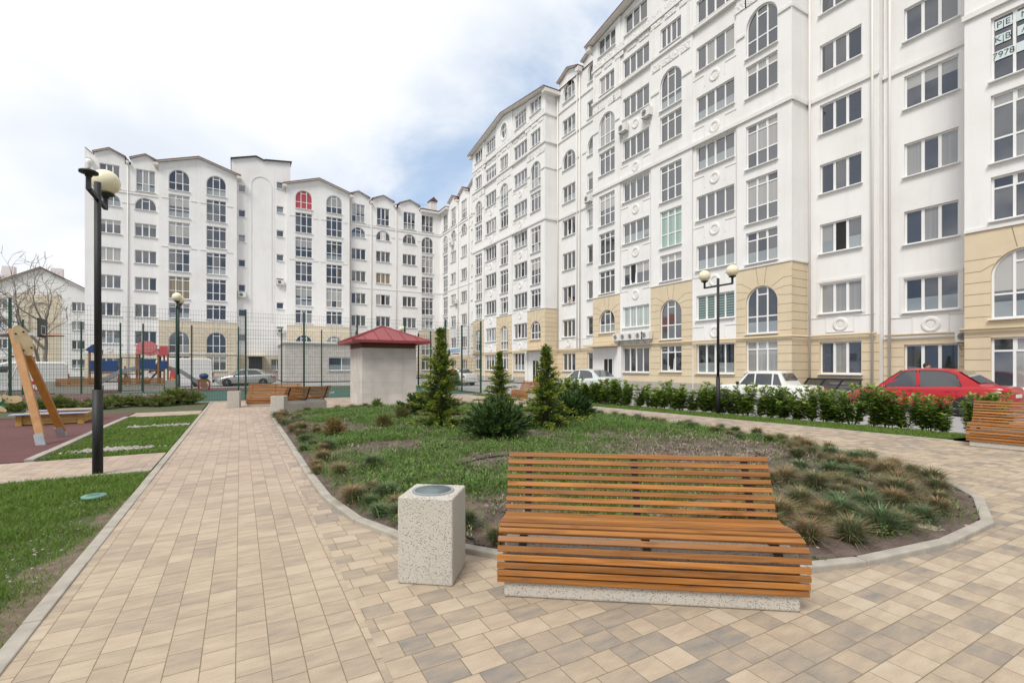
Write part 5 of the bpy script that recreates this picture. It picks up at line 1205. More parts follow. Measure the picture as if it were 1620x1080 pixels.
for y in (-1.5, 1.5):
    p = MB()
    for k in range(10): p.box(-.05,.05,y-.05,y+.05,.2*k,.2*k+.2, k % 2)
    p.build('post', [M['white_paint'], M['stripe_red']], gl)
p = MB()
for k in range(16): p.box(-.05,.05,-1.6+.2*k,-1.6+.2*k+.2,2.0,2.1, k % 2)
p.build('crossbar', [M['white_paint'], M['stripe_red']], gl)
p = MB()
for y in (-1.5, 1.5): p.tube([(0,y,2.05),(-.5,y,2.02),(-1.1,y,0)], .025, 6)
p.tube([(-1.1,-1.5,.03),(-1.1,1.5,.03)], .025, 6).build('back_frame', M['white_paint'], gl, True)

# ------------------------------------------------------------------ near playground: swing, sandbox, rocker
sw = thing('swing', 'wooden A-frame swing end with an oval cream plate, at the left edge', 'swing', (-3.45, 13.6, 0))
ax_ = Vector((-.58, 0, 2.2))
for y, m_ in ((-.62, 'swingwood'), (.66, 'swingwood2')):
    l = MB().beam((0, y, .12), (ax_.x, .06*(1 if y > 0 else -1), ax_.z+.12), .10, .13, up=(1,0,0)); o = l.build('leg', M[m_], sw); bevel(o, .008)
    MB().beam((.01, y*1.03, -.03), (-.04, y*.96, .22), .115, .145, up=(1,0,0)).build('foot_shoe', M['steel'], sw)
pl = MB(); n = 28; c = ax_+Vector((.17, -.13, -.12)); d1 = Vector((.30,.10,-.95)).normalized(); nn = Vector((.45,-.88,.05)).normalized(); d2 = nn.cross(d1).normalized(); d1 = d2.cross(nn)
pl.prism([c+d1*.32*math.cos(2*math.pi*k/n)+d2*.13*math.sin(2*math.pi*k/n) for k in range(n)], nn*.022); plo = pl.build('plate', M['cream_ply'], sw)
bo = MB()
for u, v_ in ((.17,.07),(.19,-.06),(-.17,.06),(-.16,-.06)): q = c+d1*u+d2*v_; bo.tube([q, q+nn*.036], .018, 8)
bo.build('bolt', M['darkmetal'], plo)
MB().tube([ax_+Vector((.06,0,0)), (-4.4,0,2.2)], .05, 10).build('beam', M['steel'], sw, True)
for x in (-1.7, -2.5):
    p = MB()
    for y in (-.2, .2): p.tube([(x,y*.4,2.17),(x,y,.5)], .007, 4)
    p.build('chain', M['steel'], sw); MB().box(x-.1,x+.1,-.24,.24,.46,.5).build('seat', M['blackplastic'], sw)
sb = thing('sandbox', 'low yellow wooden sandbox with pale lilac seat boards on the maroon surface', 'sandbox', (-4.42, 17.95, 0)); sb.scale = (.86, .8, 1)
w_ = MB()
for k in range(2):
    z0 = .03+.13*k
    w_.box(-.74,.74,-.78,-.73,z0,z0+.12); w_.box(-.74,.74,.73,.78,z0,z0+.12); w_.box(-.78,-.73,-.72,.72,z0,z0+.12); w_.box(.73,.78,-.72,.72,z0,z0+.12)
w_.build('side_boards', M['sandwood'], sb)
for x in (-.72, .72):
    for y in (-.76, .76): MB().box(x-.07,x+.07,y-.07,y+.07,0,.285).build('corner_post', M['sandwood'], sb)
MB().poly([(-.95,-1.0,.30),(-.45,-1.0,.30),(-.95,-.5,.30)]).build('seat_board', M['lilac'], sb) if False else None
s_ = MB(); s_.box(-.92,.92,-.95,-.58,.288,.312); s_.box(-.92,.92,.58,.95,.288,.312); s_.build('seat_board', M['lilac'], sb)
s_ = MB(); s_.box(-.6,.0,-.86,-.70,.313,.335); s_.box(-.3,.9,.66,.84,.313,.34); s_.build('cover_plank', M['cream_ply'], sb)
MB().box(-.72,.72,-.72,.72,.0,.10).build('sand', M['dirt'], sb)
rk = thing('spring_rocker', 'green spring rocker with a plywood animal head, left of the swing', 'spring rocker', (-6.25, 19.6, 0), R(5)); rk.scale = (.82, .82, .86)
sp = [(.13*math.cos(t), .13*math.sin(t), .02+.34*t/(2*math.pi*5)) for t in np.linspace(0, 2*math.pi*5, 70)]
MB().tube(sp, .016, 6).build('spring', M['darkmetal'], rk, True)
body = [(-.6,.62),(-.35,.78),(.1,.80),(.32,.70),(.30,.52),(.12,.42),(-.2,.38),(-.5,.45)]
for y in (-.12, .10): MB().prism([(x, y, z) for x, z in body], (0,.02,0)).build('side_panel', M['green_plast'], rk)
MB().prism([(x, -.02, z) for x, z in ((.12,.74),(.26,.86),(.42,.80),(.60,.82),(.74,.74),(.74,.62),(.58,.56),(.40,.57),(.26,.54),(.16,.60))], (0,.03,0)).build('head', M['cream_ply'], rk)
MB().prism([(x, -.15, z) for x, z in ((-.05,.86),(.10,.93),(.22,.84),(.26,.66),(.16,.55),(.05,.62))], (0,.02,0)).build('mane', M['cream_ply'], rk)
MB().prism([(x, -.16, z) for x, z in ((.10,.46),(.24,.48),(.38,.34),(.36,.27),(.2,.30))], (0,.02,0)).build('foot_plate', M['cream_ply'], rk)
MB().box(-.3,.1,-.1,.1,.55,.58).build('seat', M['playwood'], rk); MB().box(-.2,.2,-.1,.1,.36,.40).build('mount', M['darkmetal'], rk)
e_ = MB()
for x, z in ((.36,.72),(.46,.66),(.28,.68)): e_.tube([(x,-.025,z),(x,-.032,z)], .018, 8)
e_.build('bolt', M['darkmetal'], rk)

# ------------------------------------------------------------------ far playground
pg = thing('climbing_tower', 'wooden playground tower with red plastic roofs, blue panels and two grey slides', 'playground tower', (-5.35, 40.3, 0)); pg.scale = (.60, .8, 1)
for x in (-.95, .95):
    for y in (-.6, .6): MB().box(x-.08,x+.08,y-.08,y+.08,-.05,2.75).build('post', M['playwood'], pg)
MB().box(1.75,1.9,-.6,-.45,-.05,2.4).build('post', M['playwood'], pg); MB().box(1.4,1.55,-.6,-.45,-.05,2.4).build('post', M['playwood'], pg)
MB().box(-1.0,1.0,-.65,.65,1.28,1.36).build('platform', M['playwood'], pg)
for a_, b_ in ((-.72,.72),): MB().box(a_,b_,-.68,-.62,1.4,2.05).build('panel', M['blue_plast'], pg)
MB().box(1.1,1.75,-.66,-.60,1.4,1.95).build('panel', M['blue_plast'], pg)
n = 24; MB().prism([(-.05+.95*math.cos(2*math.pi*k/n), -.78, 2.86+.40*math.sin(2*math.pi*k/n)) for k in range(n)], (0,.04,0)).build('roof_disc', M['pink_plast'], pg)
MB().prism([(-1.1,-.75,2.35),(-.9,-.75,2.75),(.95,-.75,2.75),(1.1,-.75,2.3),(.6,-.75,2.42),(0,-.75,2.3),(-.6,-.75,2.42)], (0,1.5,0)).build('roof', M['pink_plast'], pg)
MB().prism([(1.05,-.75,2.25),(1.1,-.75,2.95),(1.75,-.75,2.95),(1.85,-.75,2.2),(1.45,-.75,2.35)], (0,1.3,0)).build('roof', M['red_plast'], pg)
def slide(x0, z0, x1, z1, par, y=-.3):
    m_ = MB(); d = Vector((x1-x0, 0, z1-z0)); P = [(x0,z0),(x0+.3*(x1-x0),z0-.18*(z0-z1)),(x0+.8*(x1-x0),z1+.12*(z0-z1)),(x1,z1)]
    for (a0_,c0),(a1_,c1) in zip(P, P[1:]):
        m_.poly([(a0_,y-.25,c0),(a1_,y-.25,c1),(a1_,y+.25,c1),(a0_,y+.25,c0)])
        for s_ in (-.25, .25): m_.prism([(a0_,y+s_,c0-.06),(a1_,y+s_,c1-.06),(a1_,y+s_,c1+.24),(a0_,y+s_,c0+.24)], (0,.03,0))
    m_.build('slide', M['steel'], par)
slide(1.9, 1.35, 5.6, .12, pg, -.1); slide(-1.0, 1.35, -5.6, .12, pg, -.7)
MB().prism([(1.95,-.85,.55),(2.15,-.85,1.5),(2.5,-.85,1.2),(2.85,-.85,.8),(2.95,-.85,.2),(2.2,-.85,.25)], (0,.03,0)).build('panel', M['red_plast'], pg)
MB().prism([(2.05,-.9,.3),(2.15,-.9,.9),(2.5,-.9,.75),(2.8,-.9,.55),(2.6,-.9,.2)], (0,.03,0)).build('panel', M['yellow_plast'], pg)
for k in range(4): MB().beam((-.7+.25*k, -.5, .25+.3*k), (-.7+.25*k, .5, .25+.3*k), .2, .04).build('step', M['playwood'], pg)
MB().beam((-.4,-.1,.25),(.9,-.1,1.3),.06,.16).build('ramp', M['playwood'], pg)
p2 = thing('climbing_tower', 'smaller wooden playground tower with a dark blue roof, left of the red-roofed tower', 'playground tower', (-8.05, 40.6, 0)); p2.scale = (.62, .7, 1)
for x in (-.6, .0): MB().box(x-.08,x+.08,-.5,-.34,-.05,2.7).build('post', M['playwood'], p2)
for x in (1.8, 2.3): MB().box(x-.08,x+.08,-.5,-.34,-.05,1.6).build('post', M['playwood'], p2)
MB().prism([(-.95,-.6,2.62),(-.3,-.6,3.0),(.35,-.6,2.62),(.3,-.6,2.25)], (0,.9,0)).build('roof', M['blue_plast'], p2)
MB().box(-.6,1.75,-.55,-.5,1.25,1.95).build('panel', M['blue_plast'], p2); MB().box(-.6,2.3,-.5,.5,1.12,1.2).build('platform', M['playwood'], p2)
MB().lathe([(.001,-.02),(.2,-.02),(.2,.02),(.001,.02)], 16, (1.9,-.62,.7), M=Matrix.Rotation(R(90),4,'X')).build('disc', M['red_plast'], p2)
MB().beam((2.3,-.42,1.2),(3.0,-.42,.05),.05,.1).build('ladder', M['playwood'], p2)
sr = thing('spring_rocker', 'small spring rocker with a blue top and red legs, right of the red-roofed tower', 'spring rocker', (-2.15, 38.9, 0))
MB().ball((0,0,.92), .28, 14, sc=(1,.8,.75)).build('head', M['blue_plast'], sr, True)
for x in (-.3, .3): MB().tube([(x*.6,0,.72),(x*1.1,-.05,.45),(x,0,0)], .06, 8).build('leg', M['red_plast'], sr, True)
MB().prism([(-.42,-.1,.5),(-.2,-.1,.78),(.2,-.1,.78),(.42,-.1,.5),(.15,-.1,.55),(.15,-.1,.1),(-.15,-.1,.1),(-.15,-.1,.55)], (0,.2,0)).build('body', M['playwood'], sr)
for lab, x, rz in (('wooden-topped block bench behind the sports fence, in front of the red-roofed tower', -5.34, 0), ('wooden-topped block bench behind the sports fence, in front of the blue-roofed tower', -8.43, 0)):
    t = thing('block_bench', lab, 'bench', (x, 38.3, 0), rz, 'block benches beside the playground')
    MB().box(-1.06,1.06,-.3,.3,-.1,.42).build('base', M['terrazzo'], t); b = MB()
    for k in range(4): b.box(-1.05,1.05,-.34,-.31,.44+.105*k,.53+.105*k)
    b.build('backrest', M['slat'], t)
for lab, x in (('pale concrete block bin between the right block bench and the van', -3.87), ('pale concrete block bin at the left end of the far block benches', -9.75)):
    t = thing('litter_bin', lab, 'bin', (x, 38.3, 0), 0, 'square concrete litter bins'); o = link('body', bn[0], t); o.scale = (1.6,1.3,1.1); l_ = link('liner', bn[1], t); link('liner_rim', bn[2], l_); l_.scale = (1.5,1.3,1.1)
t = thing('bulletin_board', 'maroon board on the ground beside the right wall of the hut', 'board', (6.75, 24.4, 0)); MB().box(-.35,.35,-.04,.04,.12,.55).build('panel', M['redbox'], t); MB().box(-.3,-.24,-.03,.03,-.05,.12).box(.24,.3,-.03,.03,-.05,.12).build('legs', M['darkmetal'], t)

# ------------------------------------------------------------------ cars
def sedan(label, paint, loc, rz, L=4.6, W=1.76, H=1.45, boxy=False, rimm='rim', group=None):
    """local: nose towards -x, left side (seen by the camera) towards -y ... built around the middle, wheels on z=0"""
    t = thing('parked_car', label, 'car', loc, rz, group); P = M[paint]; hw = W/2; x = lambda s: -L/2+s*L
    if boxy: st = [(0,.50,.62,.86),(.015,.34,.78,.95),(.09,.24,.83,1),(.26,.22,.88,1),(.33,.22,.90,1),(.5,.22,.91,1),(.7,.22,.91,1),(.78,.22,.905,1),(.97,.24,.86,.98),(.99,.32,.84,.96),(1,.5,.74,.9)]
    else: st = [(0,.38,.52,.70),(.02,.24,.66,.86),(.07,.2,.74,.94),(.16,.19,.83,.985),(.27,.19,.92,1),(.38,.2,.955,1),(.55,.2,.97,1),(.72,.2,1.0,1),(.84,.21,1.02,.985),(.94,.25,1.01,.93),(.985,.32,.96,.86),(1,.45,.82,.80)]
    sec = []
    for s, zb, zt, k in st:
        w_ = hw*k; zm = zb+(zt-zb)*.45
        half = [(0,zb),(w_*.80,zb),(w_*.95,zb+.05),(w_,zb+.16),(w_*1.0,zm+.04),(w_*.985,zt-.12),(w_*.955,zt-.04),(w_*.90,zt-.005),(w_*.6,zt+.018),(0,zt+.03)]
        sec.append([(x(s),-a,z) for a, z in half]+[(x(s),a,z) for a, z in half[-2:0:-1]])
    b = MB(); n = len(sec[0])
    for r_ in sec: b.v += r_
    for i in range(len(sec)-1):
        for k in range(n): b.f.append((i*n+k, i*n+(k+1)%n, (i+1)*n+(k+1)%n, (i+1)*n+k)); b.m.append(0)
    b.f.append(tuple(range(n))); b.f.append(tuple((len(sec)-1)*n+k for k in reversed(range(n)))); b.m += [0, 0]
    # cabin
    zb = .86 if not boxy else .84
    if boxy: cab = [(.27,zb,0,.93),(.385,H-.03,1,.86),(.48,H,1,.86),(.64,H,1,.86),(.705,H-.03,1,.85),(.79,zb,0,.92)]
    else: cab = [(.235,zb,0,.95),(.40,H-.05,1,.86),(.47,H-.01,1,.86),(.56,H,1,.86),(.66,H-.02,1,.85),(.715,H-.065,1,.83),(.875,zb+.12,0,.90)]
    # loft: for each station a roof line height; side slopes in from belt width to roof width
    def roof_z(s):
        for (s0, z0, *_), (s1, z1, *_) in zip(cab, cab[1:]):
            if s0 <= s <= s1: return z0+(z1-z0)*(s-s0)/(s1-s0)
        return zb
    wb = hw*.93; wr = hw*.70 if not boxy else hw*.76
    belt = lambda s: (.885+.10*max(0, (s-.27))/.6) if not boxy else .895
    def half_at(s, z):
        q = max(0, min(1, (z-.90)/(H-.90))); return wb+(wr-wb)*q**1.15
    ss = np.linspace(cab[0][0], cab[-1][0], 26); cs = []
    for s in ss:
        zr = max(roof_z(s), belt(s)-.02); z0 = belt(s)-.07; row = []
        for q in (0, .3, .6, .85, .96): z = z0+(zr-z0)*q; row.append((half_at(s, z), z))
        wt = half_at(s, zr); row += [(wt*.93, zr+.0), (wt*.6, zr+.022), (0, zr+.03)]
        cs.append([(x(s),-a,z) for a, z in row]+[(x(s),a,z) for a, z in row[-2::-1]])
    base = len(b.v); n2 = len(cs[0])
    for r_ in cs: b.v += r_
    for i in range(len(cs)-1):
        for k in range(n2-1): b.f.append((base+i*n2+k, base+i*n2+k+1, base+(i+1)*n2+k+1, base+(i+1)*n2+k)); b.m.append(0)
    body = sharp(fixn(b.build('body', P, t)), 42)
    # side glass, front and rear screens: thin panes proud of the shell
    def side_pane(pts, name='window', m_='carglass', pr=.008):
        for sg in (-1, 1):
            MB().prism([(x(s), sg*(half_at(s, z)+pr), z) for s, z in pts], (0, -sg*.006, 0)).build(name, M[m_], t)
    def top(s, d=.07): return roof_z(s)-d
    if boxy: side_pane([(.315,belt(.3)+.0),(.43+.03,belt(.4)),(.46,H-.10),(.40,H-.105),(.39,H-.12)]); side_pane([(.475,belt(.5)),(.635,belt(.6)),(.635,H-.10),(.475,H-.10)]); side_pane([(.65,belt(.6)),(.735,belt(.7)),(.69,H-.12),(.65,H-.10)])
    else:
        g1 = [(.295,belt(.295)+.012)]+[(.50,belt(.5)+.012),(.49,top(.49)),(.44,top(.44)),(.40,top(.40))]
        g2 = [(.525,belt(.525)+.012),(.735,belt(.735)+.018),(.755,belt(.755)+.06),(.72,top(.72,.13)),(.66,top(.66,.08)),(.60,top(.60)),(.515,top(.515))]
        side_pane(g1); side_pane(g2)
        for g in (g1, g2):
            c_ = (sum(p[0] for p in g)/len(g), sum(p[1] for p in g)/len(g)); side_pane([(c_[0]+(p[0]-c_[0])*1.07, c_[1]+(p[1]-c_[1])*1.09) for p in g], 'window_trim', 'blackplastic', .003)
    s0, s1 = cab[0][0], cab[1][0]; sr0, sr1 = cab[-2][0], cab[-1][0]
    def screen(sa, sb, name):
        q = [(sa, .12), (sa, .88), (sb, .9), (sb, .1)]; pts = []
        for s, f in ((sa, -1), (sa, 1), (sb, 1), (sb, -1)):
            z = roof_z(s); pts.append((x(s), f*half_at(s, z)*.84, z+.030))
        dirx = Vector((pts[2][0]-pts[0][0], 0, pts[2][2]-pts[0][2])).normalized(); nn = Vector((-dirx.z, 0, dirx.x)); nn = nn if nn.z > 0 else -nn
        MB().prism([Vector(p)+nn*.012 for p in pts], nn*.006).build(name, M['carglass'], t)
    screen(s0+.02*(1), s1-.012, 'windscreen'); screen(sr0+.012, sr1-.03, 'rear_window')
    # wheels in dark arches
    for s in ((.185, .785) if not boxy else (.17, .775)):
        for sg in (-1, 1):
            Mx = Matrix.Rotation(R(90), 4, 'X'); cy = sg*(hw-.10)
            MB().lathe([(.345,-.02),(.345,.02)], 28, (x(s), sg*(hw-.005), .33), M=Mx).build('wheel_arch', M['blackplastic'], t)
            wh = MB().lathe([(.20,-.10),(.30,-.105),(.315,-.08),(.315,.08),(.30,.105),(.20,.10)], 28, (x(s), cy+sg*.03, .315), M=Mx).build('wheel', M['tyre'], t, True)
            r_ = MB()
            r_.lathe([(.205,-.02),(.205,.0),(.175,.0),(.17,-.02)], 28, (x(s), cy+sg*.125, .315), M=Mx); r_.lathe([(.001,.0),(.06,.0),(.06,-.03)], 16, (x(s), cy+sg*.13, .315), M=Mx)
            for k in range(5):
                an = 2*math.pi*k/5+.3; r_.beam((x(s)+.04*math.cos(an), cy+sg*.125, .315+.04*math.sin(an)), (x(s)+.18*math.cos(an), cy+sg*.125, .315+.18*math.sin(an)), .06, .02)
            r_.build('rim', M[rimm], wh); MB().lathe([(.001,0),(.2,0)], 24, (x(s), cy+sg*.09, .315), M=Mx).build('brake_disc', M['blackplastic'], wh)
    # lights, handles, mirrors, plates, seams
    for sg in (-1, 1):
        if boxy:
            MB().box(x(.996), x(1)+.012, sg*.78-.09, sg*.78+.09, .56, .78).build('tail_light', M['lamp_red'], t); MB().box(x(0)-.012, x(.004), sg*.66-.13, sg*.66+.13, .55, .72).build('headlight', M['lamp_clear'], t)
        else:
            MB().prism([(x(.90), sg*(hw*.955), .88),(x(.93), sg*(hw*.95), .74),(x(.978), sg*hw*.88, .72),(x(.987), sg*hw*.86, .86),(x(.955), sg*hw*.915, .93)], (.012, sg*.02, .0)).build('tail_light', M['lamp_red'], t)
            MB().prism([(x(.93), sg*(hw*.965), .87),(x(.935), sg*(hw*.965), .83),(x(.965), sg*hw*.92, .83),(x(.965), sg*hw*.92, .87)], (.014, sg*.022, .0)).build('tail_light', M['lamp_clear'], t)
            MB().prism([(x(.012), sg*hw*.55, .58),(x(.02), sg*hw*.84, .60),(x(.09), sg*hw*.955, .73),(x(.075), sg*hw*.86, .745),(x(.03), sg*hw*.6, .68)], (-.01, sg*.012, .015)).build('headlight', M['lamp_clear'], t)
        MB().ball((x(.30), sg*(hw+.05), belt(.3)+.05), .10, 12, sc=(.7,1,.75)).build('mirror', P if not boxy else M['blackplastic'], t, True)
        for s in (.47, .685) if not boxy else (.44, .62): MB().box(x(s)-.08, x(s)+.08, sg*(hw*.985)-.012, sg*(hw*.985)+.012, .80, .83).build('handle', M['blackplastic'] if boxy else P, t)
        sm = MB()
        for s in ((.285,.51,.735) if not boxy else (.30,.465,.63)): sm.beam((x(s), sg*(hw*1.0+.001), .28), (x(s), sg*(hw*.99+.001), .86), .006, .006)
        sm.beam((x(.2), sg*(hw+.001), .24), (x(.8), sg*(hw+.001), .24), .03, .05); sm.build('door_seam', M['blackplastic'], t)
    MB().box(x(1)-.01, x(1)+.018, -.26, .26, .60 if boxy else .66, .71 if boxy else .77).build('number_plate', M['plate'], t)
    MB().box(x(.985), x(1)+.035, -hw*.8, hw*.8, .36, .5).build('bumper', M['blackplastic'] if boxy else P, t); MB().box(x(0)-.03, x(.01), -hw*.75, hw*.75, .36, .47).build('bumper', M['blackplastic'] if boxy else P, t)
    MB().box(x(.12), x(.9), -hw*.7, hw*.7, .12, .24).build('underbody', M['blackplastic'], t)
    return t
HEAD = -TH       # parallel to the picture: nose to the left
sedan('red saloon car parked behind the laurel hedge, in front of the neighbouring block', 'red_car', (21.56, 7.89, -.1), R(-89), 4.75, 1.80, 1.58)
sedan('old white boxy saloon parked behind the laurel hedge', 'white_car', (19.98, 12.97, -.1), R(-80.4), 4.1, 1.62, 1.46, True)
sedan('pale silver saloon parked by the entrance of the long block, a man beside it', 'pearl_car', (18.3, 23.3, -.1), R(-81), 4.5, 1.74, 1.50)
sedan('silver saloon parked behind the far sports fence, in front of the annexe', 'silver_car', (.55, 47.2, -.1), R(-8), 4.5, 1.72, 1.44)
sedan('pale saloon parked behind the silver saloon, half hidden by it', 'pearl_car', (.4, 49.6, -.1), R(-6), 4.4, 1.7, 1.44)
sedan('white car parked beside a person in red, beyond the sports fence', 'white_car', (17.0, 40.5, -.1), R(-75), 4.4, 1.72, 1.5)
def van(label, loc, rz, L=5.4, W=1.95, H=2.3, roofwin=False):
    t = thing('parked_van', label, 'van', loc, rz); hw = W/2
    side = [(-L/2,.35),(-L/2,.85),(-L/2+.25,1.05),(-L/2+.95,1.28),(-L/2+1.65,H-.12),(-L/2+2.0,H),(L/2-.25,H),(L/2-.08,H-.15),(L/2,.9),(L/2,.32)]
    b = MB(); ys = [(-hw,1,.0),(-hw*.96,1,.0)]
    secs = []
    for y, kx in ((-hw,.985),(-hw*.9,1),(hw*.9,1),(hw,.985)):
        secs.append([(px*kx, y, pz if abs(y) < hw*.95 else pz-.10*(pz > 1.5)) for px, pz in side])
    n = len(side)
    for s_ in secs: b.v += s_
    for i in range(3):
        for k in range(n): b.f.append((i*n+k, i*n+(k+1)%n, (i+1)*n+(k+1)%n, (i+1)*n+k)); b.m.append(0)
    b.f.append(tuple(range(n))); b.f.append(tuple(3*n+k for k in reversed(range(n)))); b.m += [0,0]
    sharp(fixn(b.build('body', M['white_car'], t)), 30)
    for sg in (-1, 1):
        MB().prism([(-L/2+1.12,sg*(hw+.004),1.28),(-L/2+1.72,sg*(hw+.004),H-.30),(-L/2+2.15,sg*(hw+.004),H-.30),(-L/2+2.15,sg*(hw+.004),1.28)], (0,-sg*.01,0)).build('window', M['carglass'], t)
        MB().box(L/2-.01, L/2+.012, sg*hw*.9-.07, sg*hw*.9+.07, .8, 1.15).build('tail_light', M['lamp_red'], t); MB().box(-L/2-.01,-L/2+.02, sg*.7-.16, sg*.7+.16, .72,.92).build('headlight', M['lamp_clear'], t)
        MB().ball((-L/2+1.2, sg*(hw+.12), 1.35), .12, 10, sc=(.6,.9,1.3)).build('mirror', M['blackplastic'], t, True)
        for xx in (-L/2+.9, L/2-1.1):
            wh = MB().lathe([(.2,-.1),(.31,-.1),(.33,-.07),(.33,.07),(.31,.1),(.2,.1)], 24, (xx, sg*(hw-.08), .33), M=Matrix.Rotation(R(90),4,'X')).build('wheel', M['tyre'], t, True); MB().lathe([(.001,0),(.2,0)], 20, (xx, sg*(hw+.0), .33), M=Matrix.Rotation(R(90),4,'X')).build('rim', M['rim'], wh)
    MB().prism([(-L/2+1.0,-hw*.82,1.34),(-L/2+1.0,hw*.82,1.34),(-L/2+1.62,hw*.78,H-.16),(-L/2+1.62,-hw*.78,H-.16)], (-.03,0,.03)).build('windscreen', M['carglass'], t)
    MB().box(-L/2-.04,-L/2+.02,-hw*.9,hw*.9,.32,.6).build('bumper', M['blackplastic'], t); MB().box(L/2-.02,L/2+.05,-hw*.9,hw*.9,.32,.55).build('bumper', M['blackplastic'], t)
    return t
van('white panel van parked behind the playground, right of the red-roofed tower', (-4.7, 48.2, -.1), R(0), 5.4, 1.95, 2.35)
van('white van half hidden behind the bare tree at far left', (-13.2, 45.5, -.1), R(12), 5.0, 1.9, 2.0)

# ------------------------------------------------------------------ air conditioners
def ac(label, pos, rz, s=1.0, group='air conditioners on the walls'):
    t = thing('air_conditioner', label, 'air conditioner', pos, rz, group)
    MB().box(-.40*s,.40*s,-.40,-.10,.0,.56*s).build('casing', M['acwhite'], t); Mx = Matrix.Rotation(R(90), 4, 'X')
    g_ = MB().lathe([(.001,0),(.21*s,0),(.22*s,-.01)], 22, (-.10*s,-.402,.28*s), M=Mx).build('fan_opening', M['blackplastic'], t)
    r_ = MB()
    for q in (.07,.14,.2): r_.lathe([(q*s-.008,.0),(q*s-.008,.012),(q*s+.008,.012),(q*s+.008,.0)], 20, (-.10*s,-.404,.28*s), M=Mx)
    r_.build('grille', M['acwhite'], g_)
    MB().beam((-.3*s,0,-.02),(-.3*s,-.42,-.02),.04,.04).beam((.3*s,0,-.02),(.3*s,-.42,-.02),.04,.04).beam((-.3*s,0,-.3),(-.3*s,-.38,-.03),.03,.03).beam((.3*s,0,-.3),(.3*s,-.38,-.03),.03,.03).build('bracket', M['steel'], t)
RZR = R(-90)
for k, y in enumerate((26.75, 26.0, 25.25, 24.5, 23.9)):
    ac(('first', 'second', 'third', 'fourth', 'fifth')[k]+' unit from the left in the row of air conditioners above the shop window', (24.05, y, 3.42), RZR, .9, 'row of air conditioners above the shop window')
ac('air conditioner high on the gabled bay, left one of a pair near the wide windows', (24.15, 26.3, 18.35), RZR); ac('air conditioner high on the gabled bay, right one of a pair near the wide windows', (24.15, 24.0, 18.4), RZR)
ac('air conditioner under a narrow window beside the drain pipes of the plain stretch', (25.43, 31.9, 15.2), RZR); ac('air conditioner beside the ground-floor corner of the arched beige bay at right', (25.73, 8.0, 2.55), RZR, .8)
ac('air conditioner on the stair tower, under the upper left stair window', (LA(.2), YL-.1, 9.85), 0); ac('air conditioner on the stair tower, under the upper right stair window', (LA(4.3), YL-.1, 11.7), 0); ac('air conditioner on the stair tower, low on its right side', (LA(4.3), YL-.1, 5.7), 0)
ac('air conditioner on the far wing near the inner corner, under a window', (25.43, 60.3, 10.0), RZR); ac('air conditioner under an arched top window of the far wing', (25.43, 61.7, 18.1), RZR)
# ------------------------------------------------------------------ light-well cover, manhole, hose, pallets
lw = thing('light_well_cover', 'grey translucent cover over the basement light well, behind the white boxy car', 'cover', (24.9, 12.7, 0))
MB().prism([(0,-1.2,.95),(-.05,-1.2,.9),(-.9,-1.2,.30),(-.95,-1.2,.0),(0,-1.2,0)], (0,2.4,0)).build('canopy', M['carglass'], lw); f_ = MB()
for y in (-1.22,-.4,.4,1.2): f_.beam((.0,y,.97),(-.92,y,.31),.04,.03)
f_.beam((0,-1.25,.97),(0,1.25,.97),.05,.05); f_.build('frame', M['darkmetal'], lw)
mh = thing('manhole_cover', 'turquoise plastic manhole cover lying in the front lawn', 'manhole cover', (-1.50, 7.38, .012)); MB().lathe([(.001,.035),(.105,.032),(.12,.025),(.125,.0)], 24).build('lid', M['manhole'], mh, True); k_ = MB()
for q in range(5): k_.box(-.06,.06,-.07+.03*q,-.06+.03*q,.03,.038)
k_.build('ribs', M['manhole'], mh)
hz_ = MB()
for k, P in enumerate(([(2.3,3.15),(1.75,3.75),(1.72,4.4),(2.2,5.3),(2.9,6.4)], [(1.5,5.9),(2.3,6.15),(3.3,6.8),(4.6,7.0)], [(2.0,3.32),(2.5,3.3),(3.1,3.0)], [(6.0,3.6),(6.6,4.5),(7.9,5.2)])):
    mb = MB(); q = []
    for (x0, y0), (x1, y1) in zip(P, P[1:]):
        for s in np.linspace(0, 1, 6)[:-1]: x, y = x0+(x1-x0)*s, y0+(y1-y0)*s; x += .05*math.sin(7*s+k); q.append((x, y, float(bed_h(np.array([x]), np.array([y]))[0])+.02))
    mb.tube(q, .011, 6); o = mb.build('irrigation_hose', M['drainhose'], None, True)
    tag(o, ('black irrigation hose lying beside the back of the large bench', 'black irrigation hose crossing the middle of the green weeds', 'short black hose end just behind the concrete bin', 'black irrigation hose on the bare brown soil at right')[k], 'hose', 'irrigation hoses')
pal = thing('brick_stack', 'low stack of red bricks under the ground-floor window behind the silver saloon', 'bricks', (24.9, 31.6, -.1)); br = MB()
for z in range(6):
    for y in range(7): br.box(-.25+random.uniform(-.01,.01), .0, -.9+.26*y, -.9+.26*y+.245, .9+.07*z-.55, .965+.07*z-.55)
br.build('bricks', M['brick'], pal)

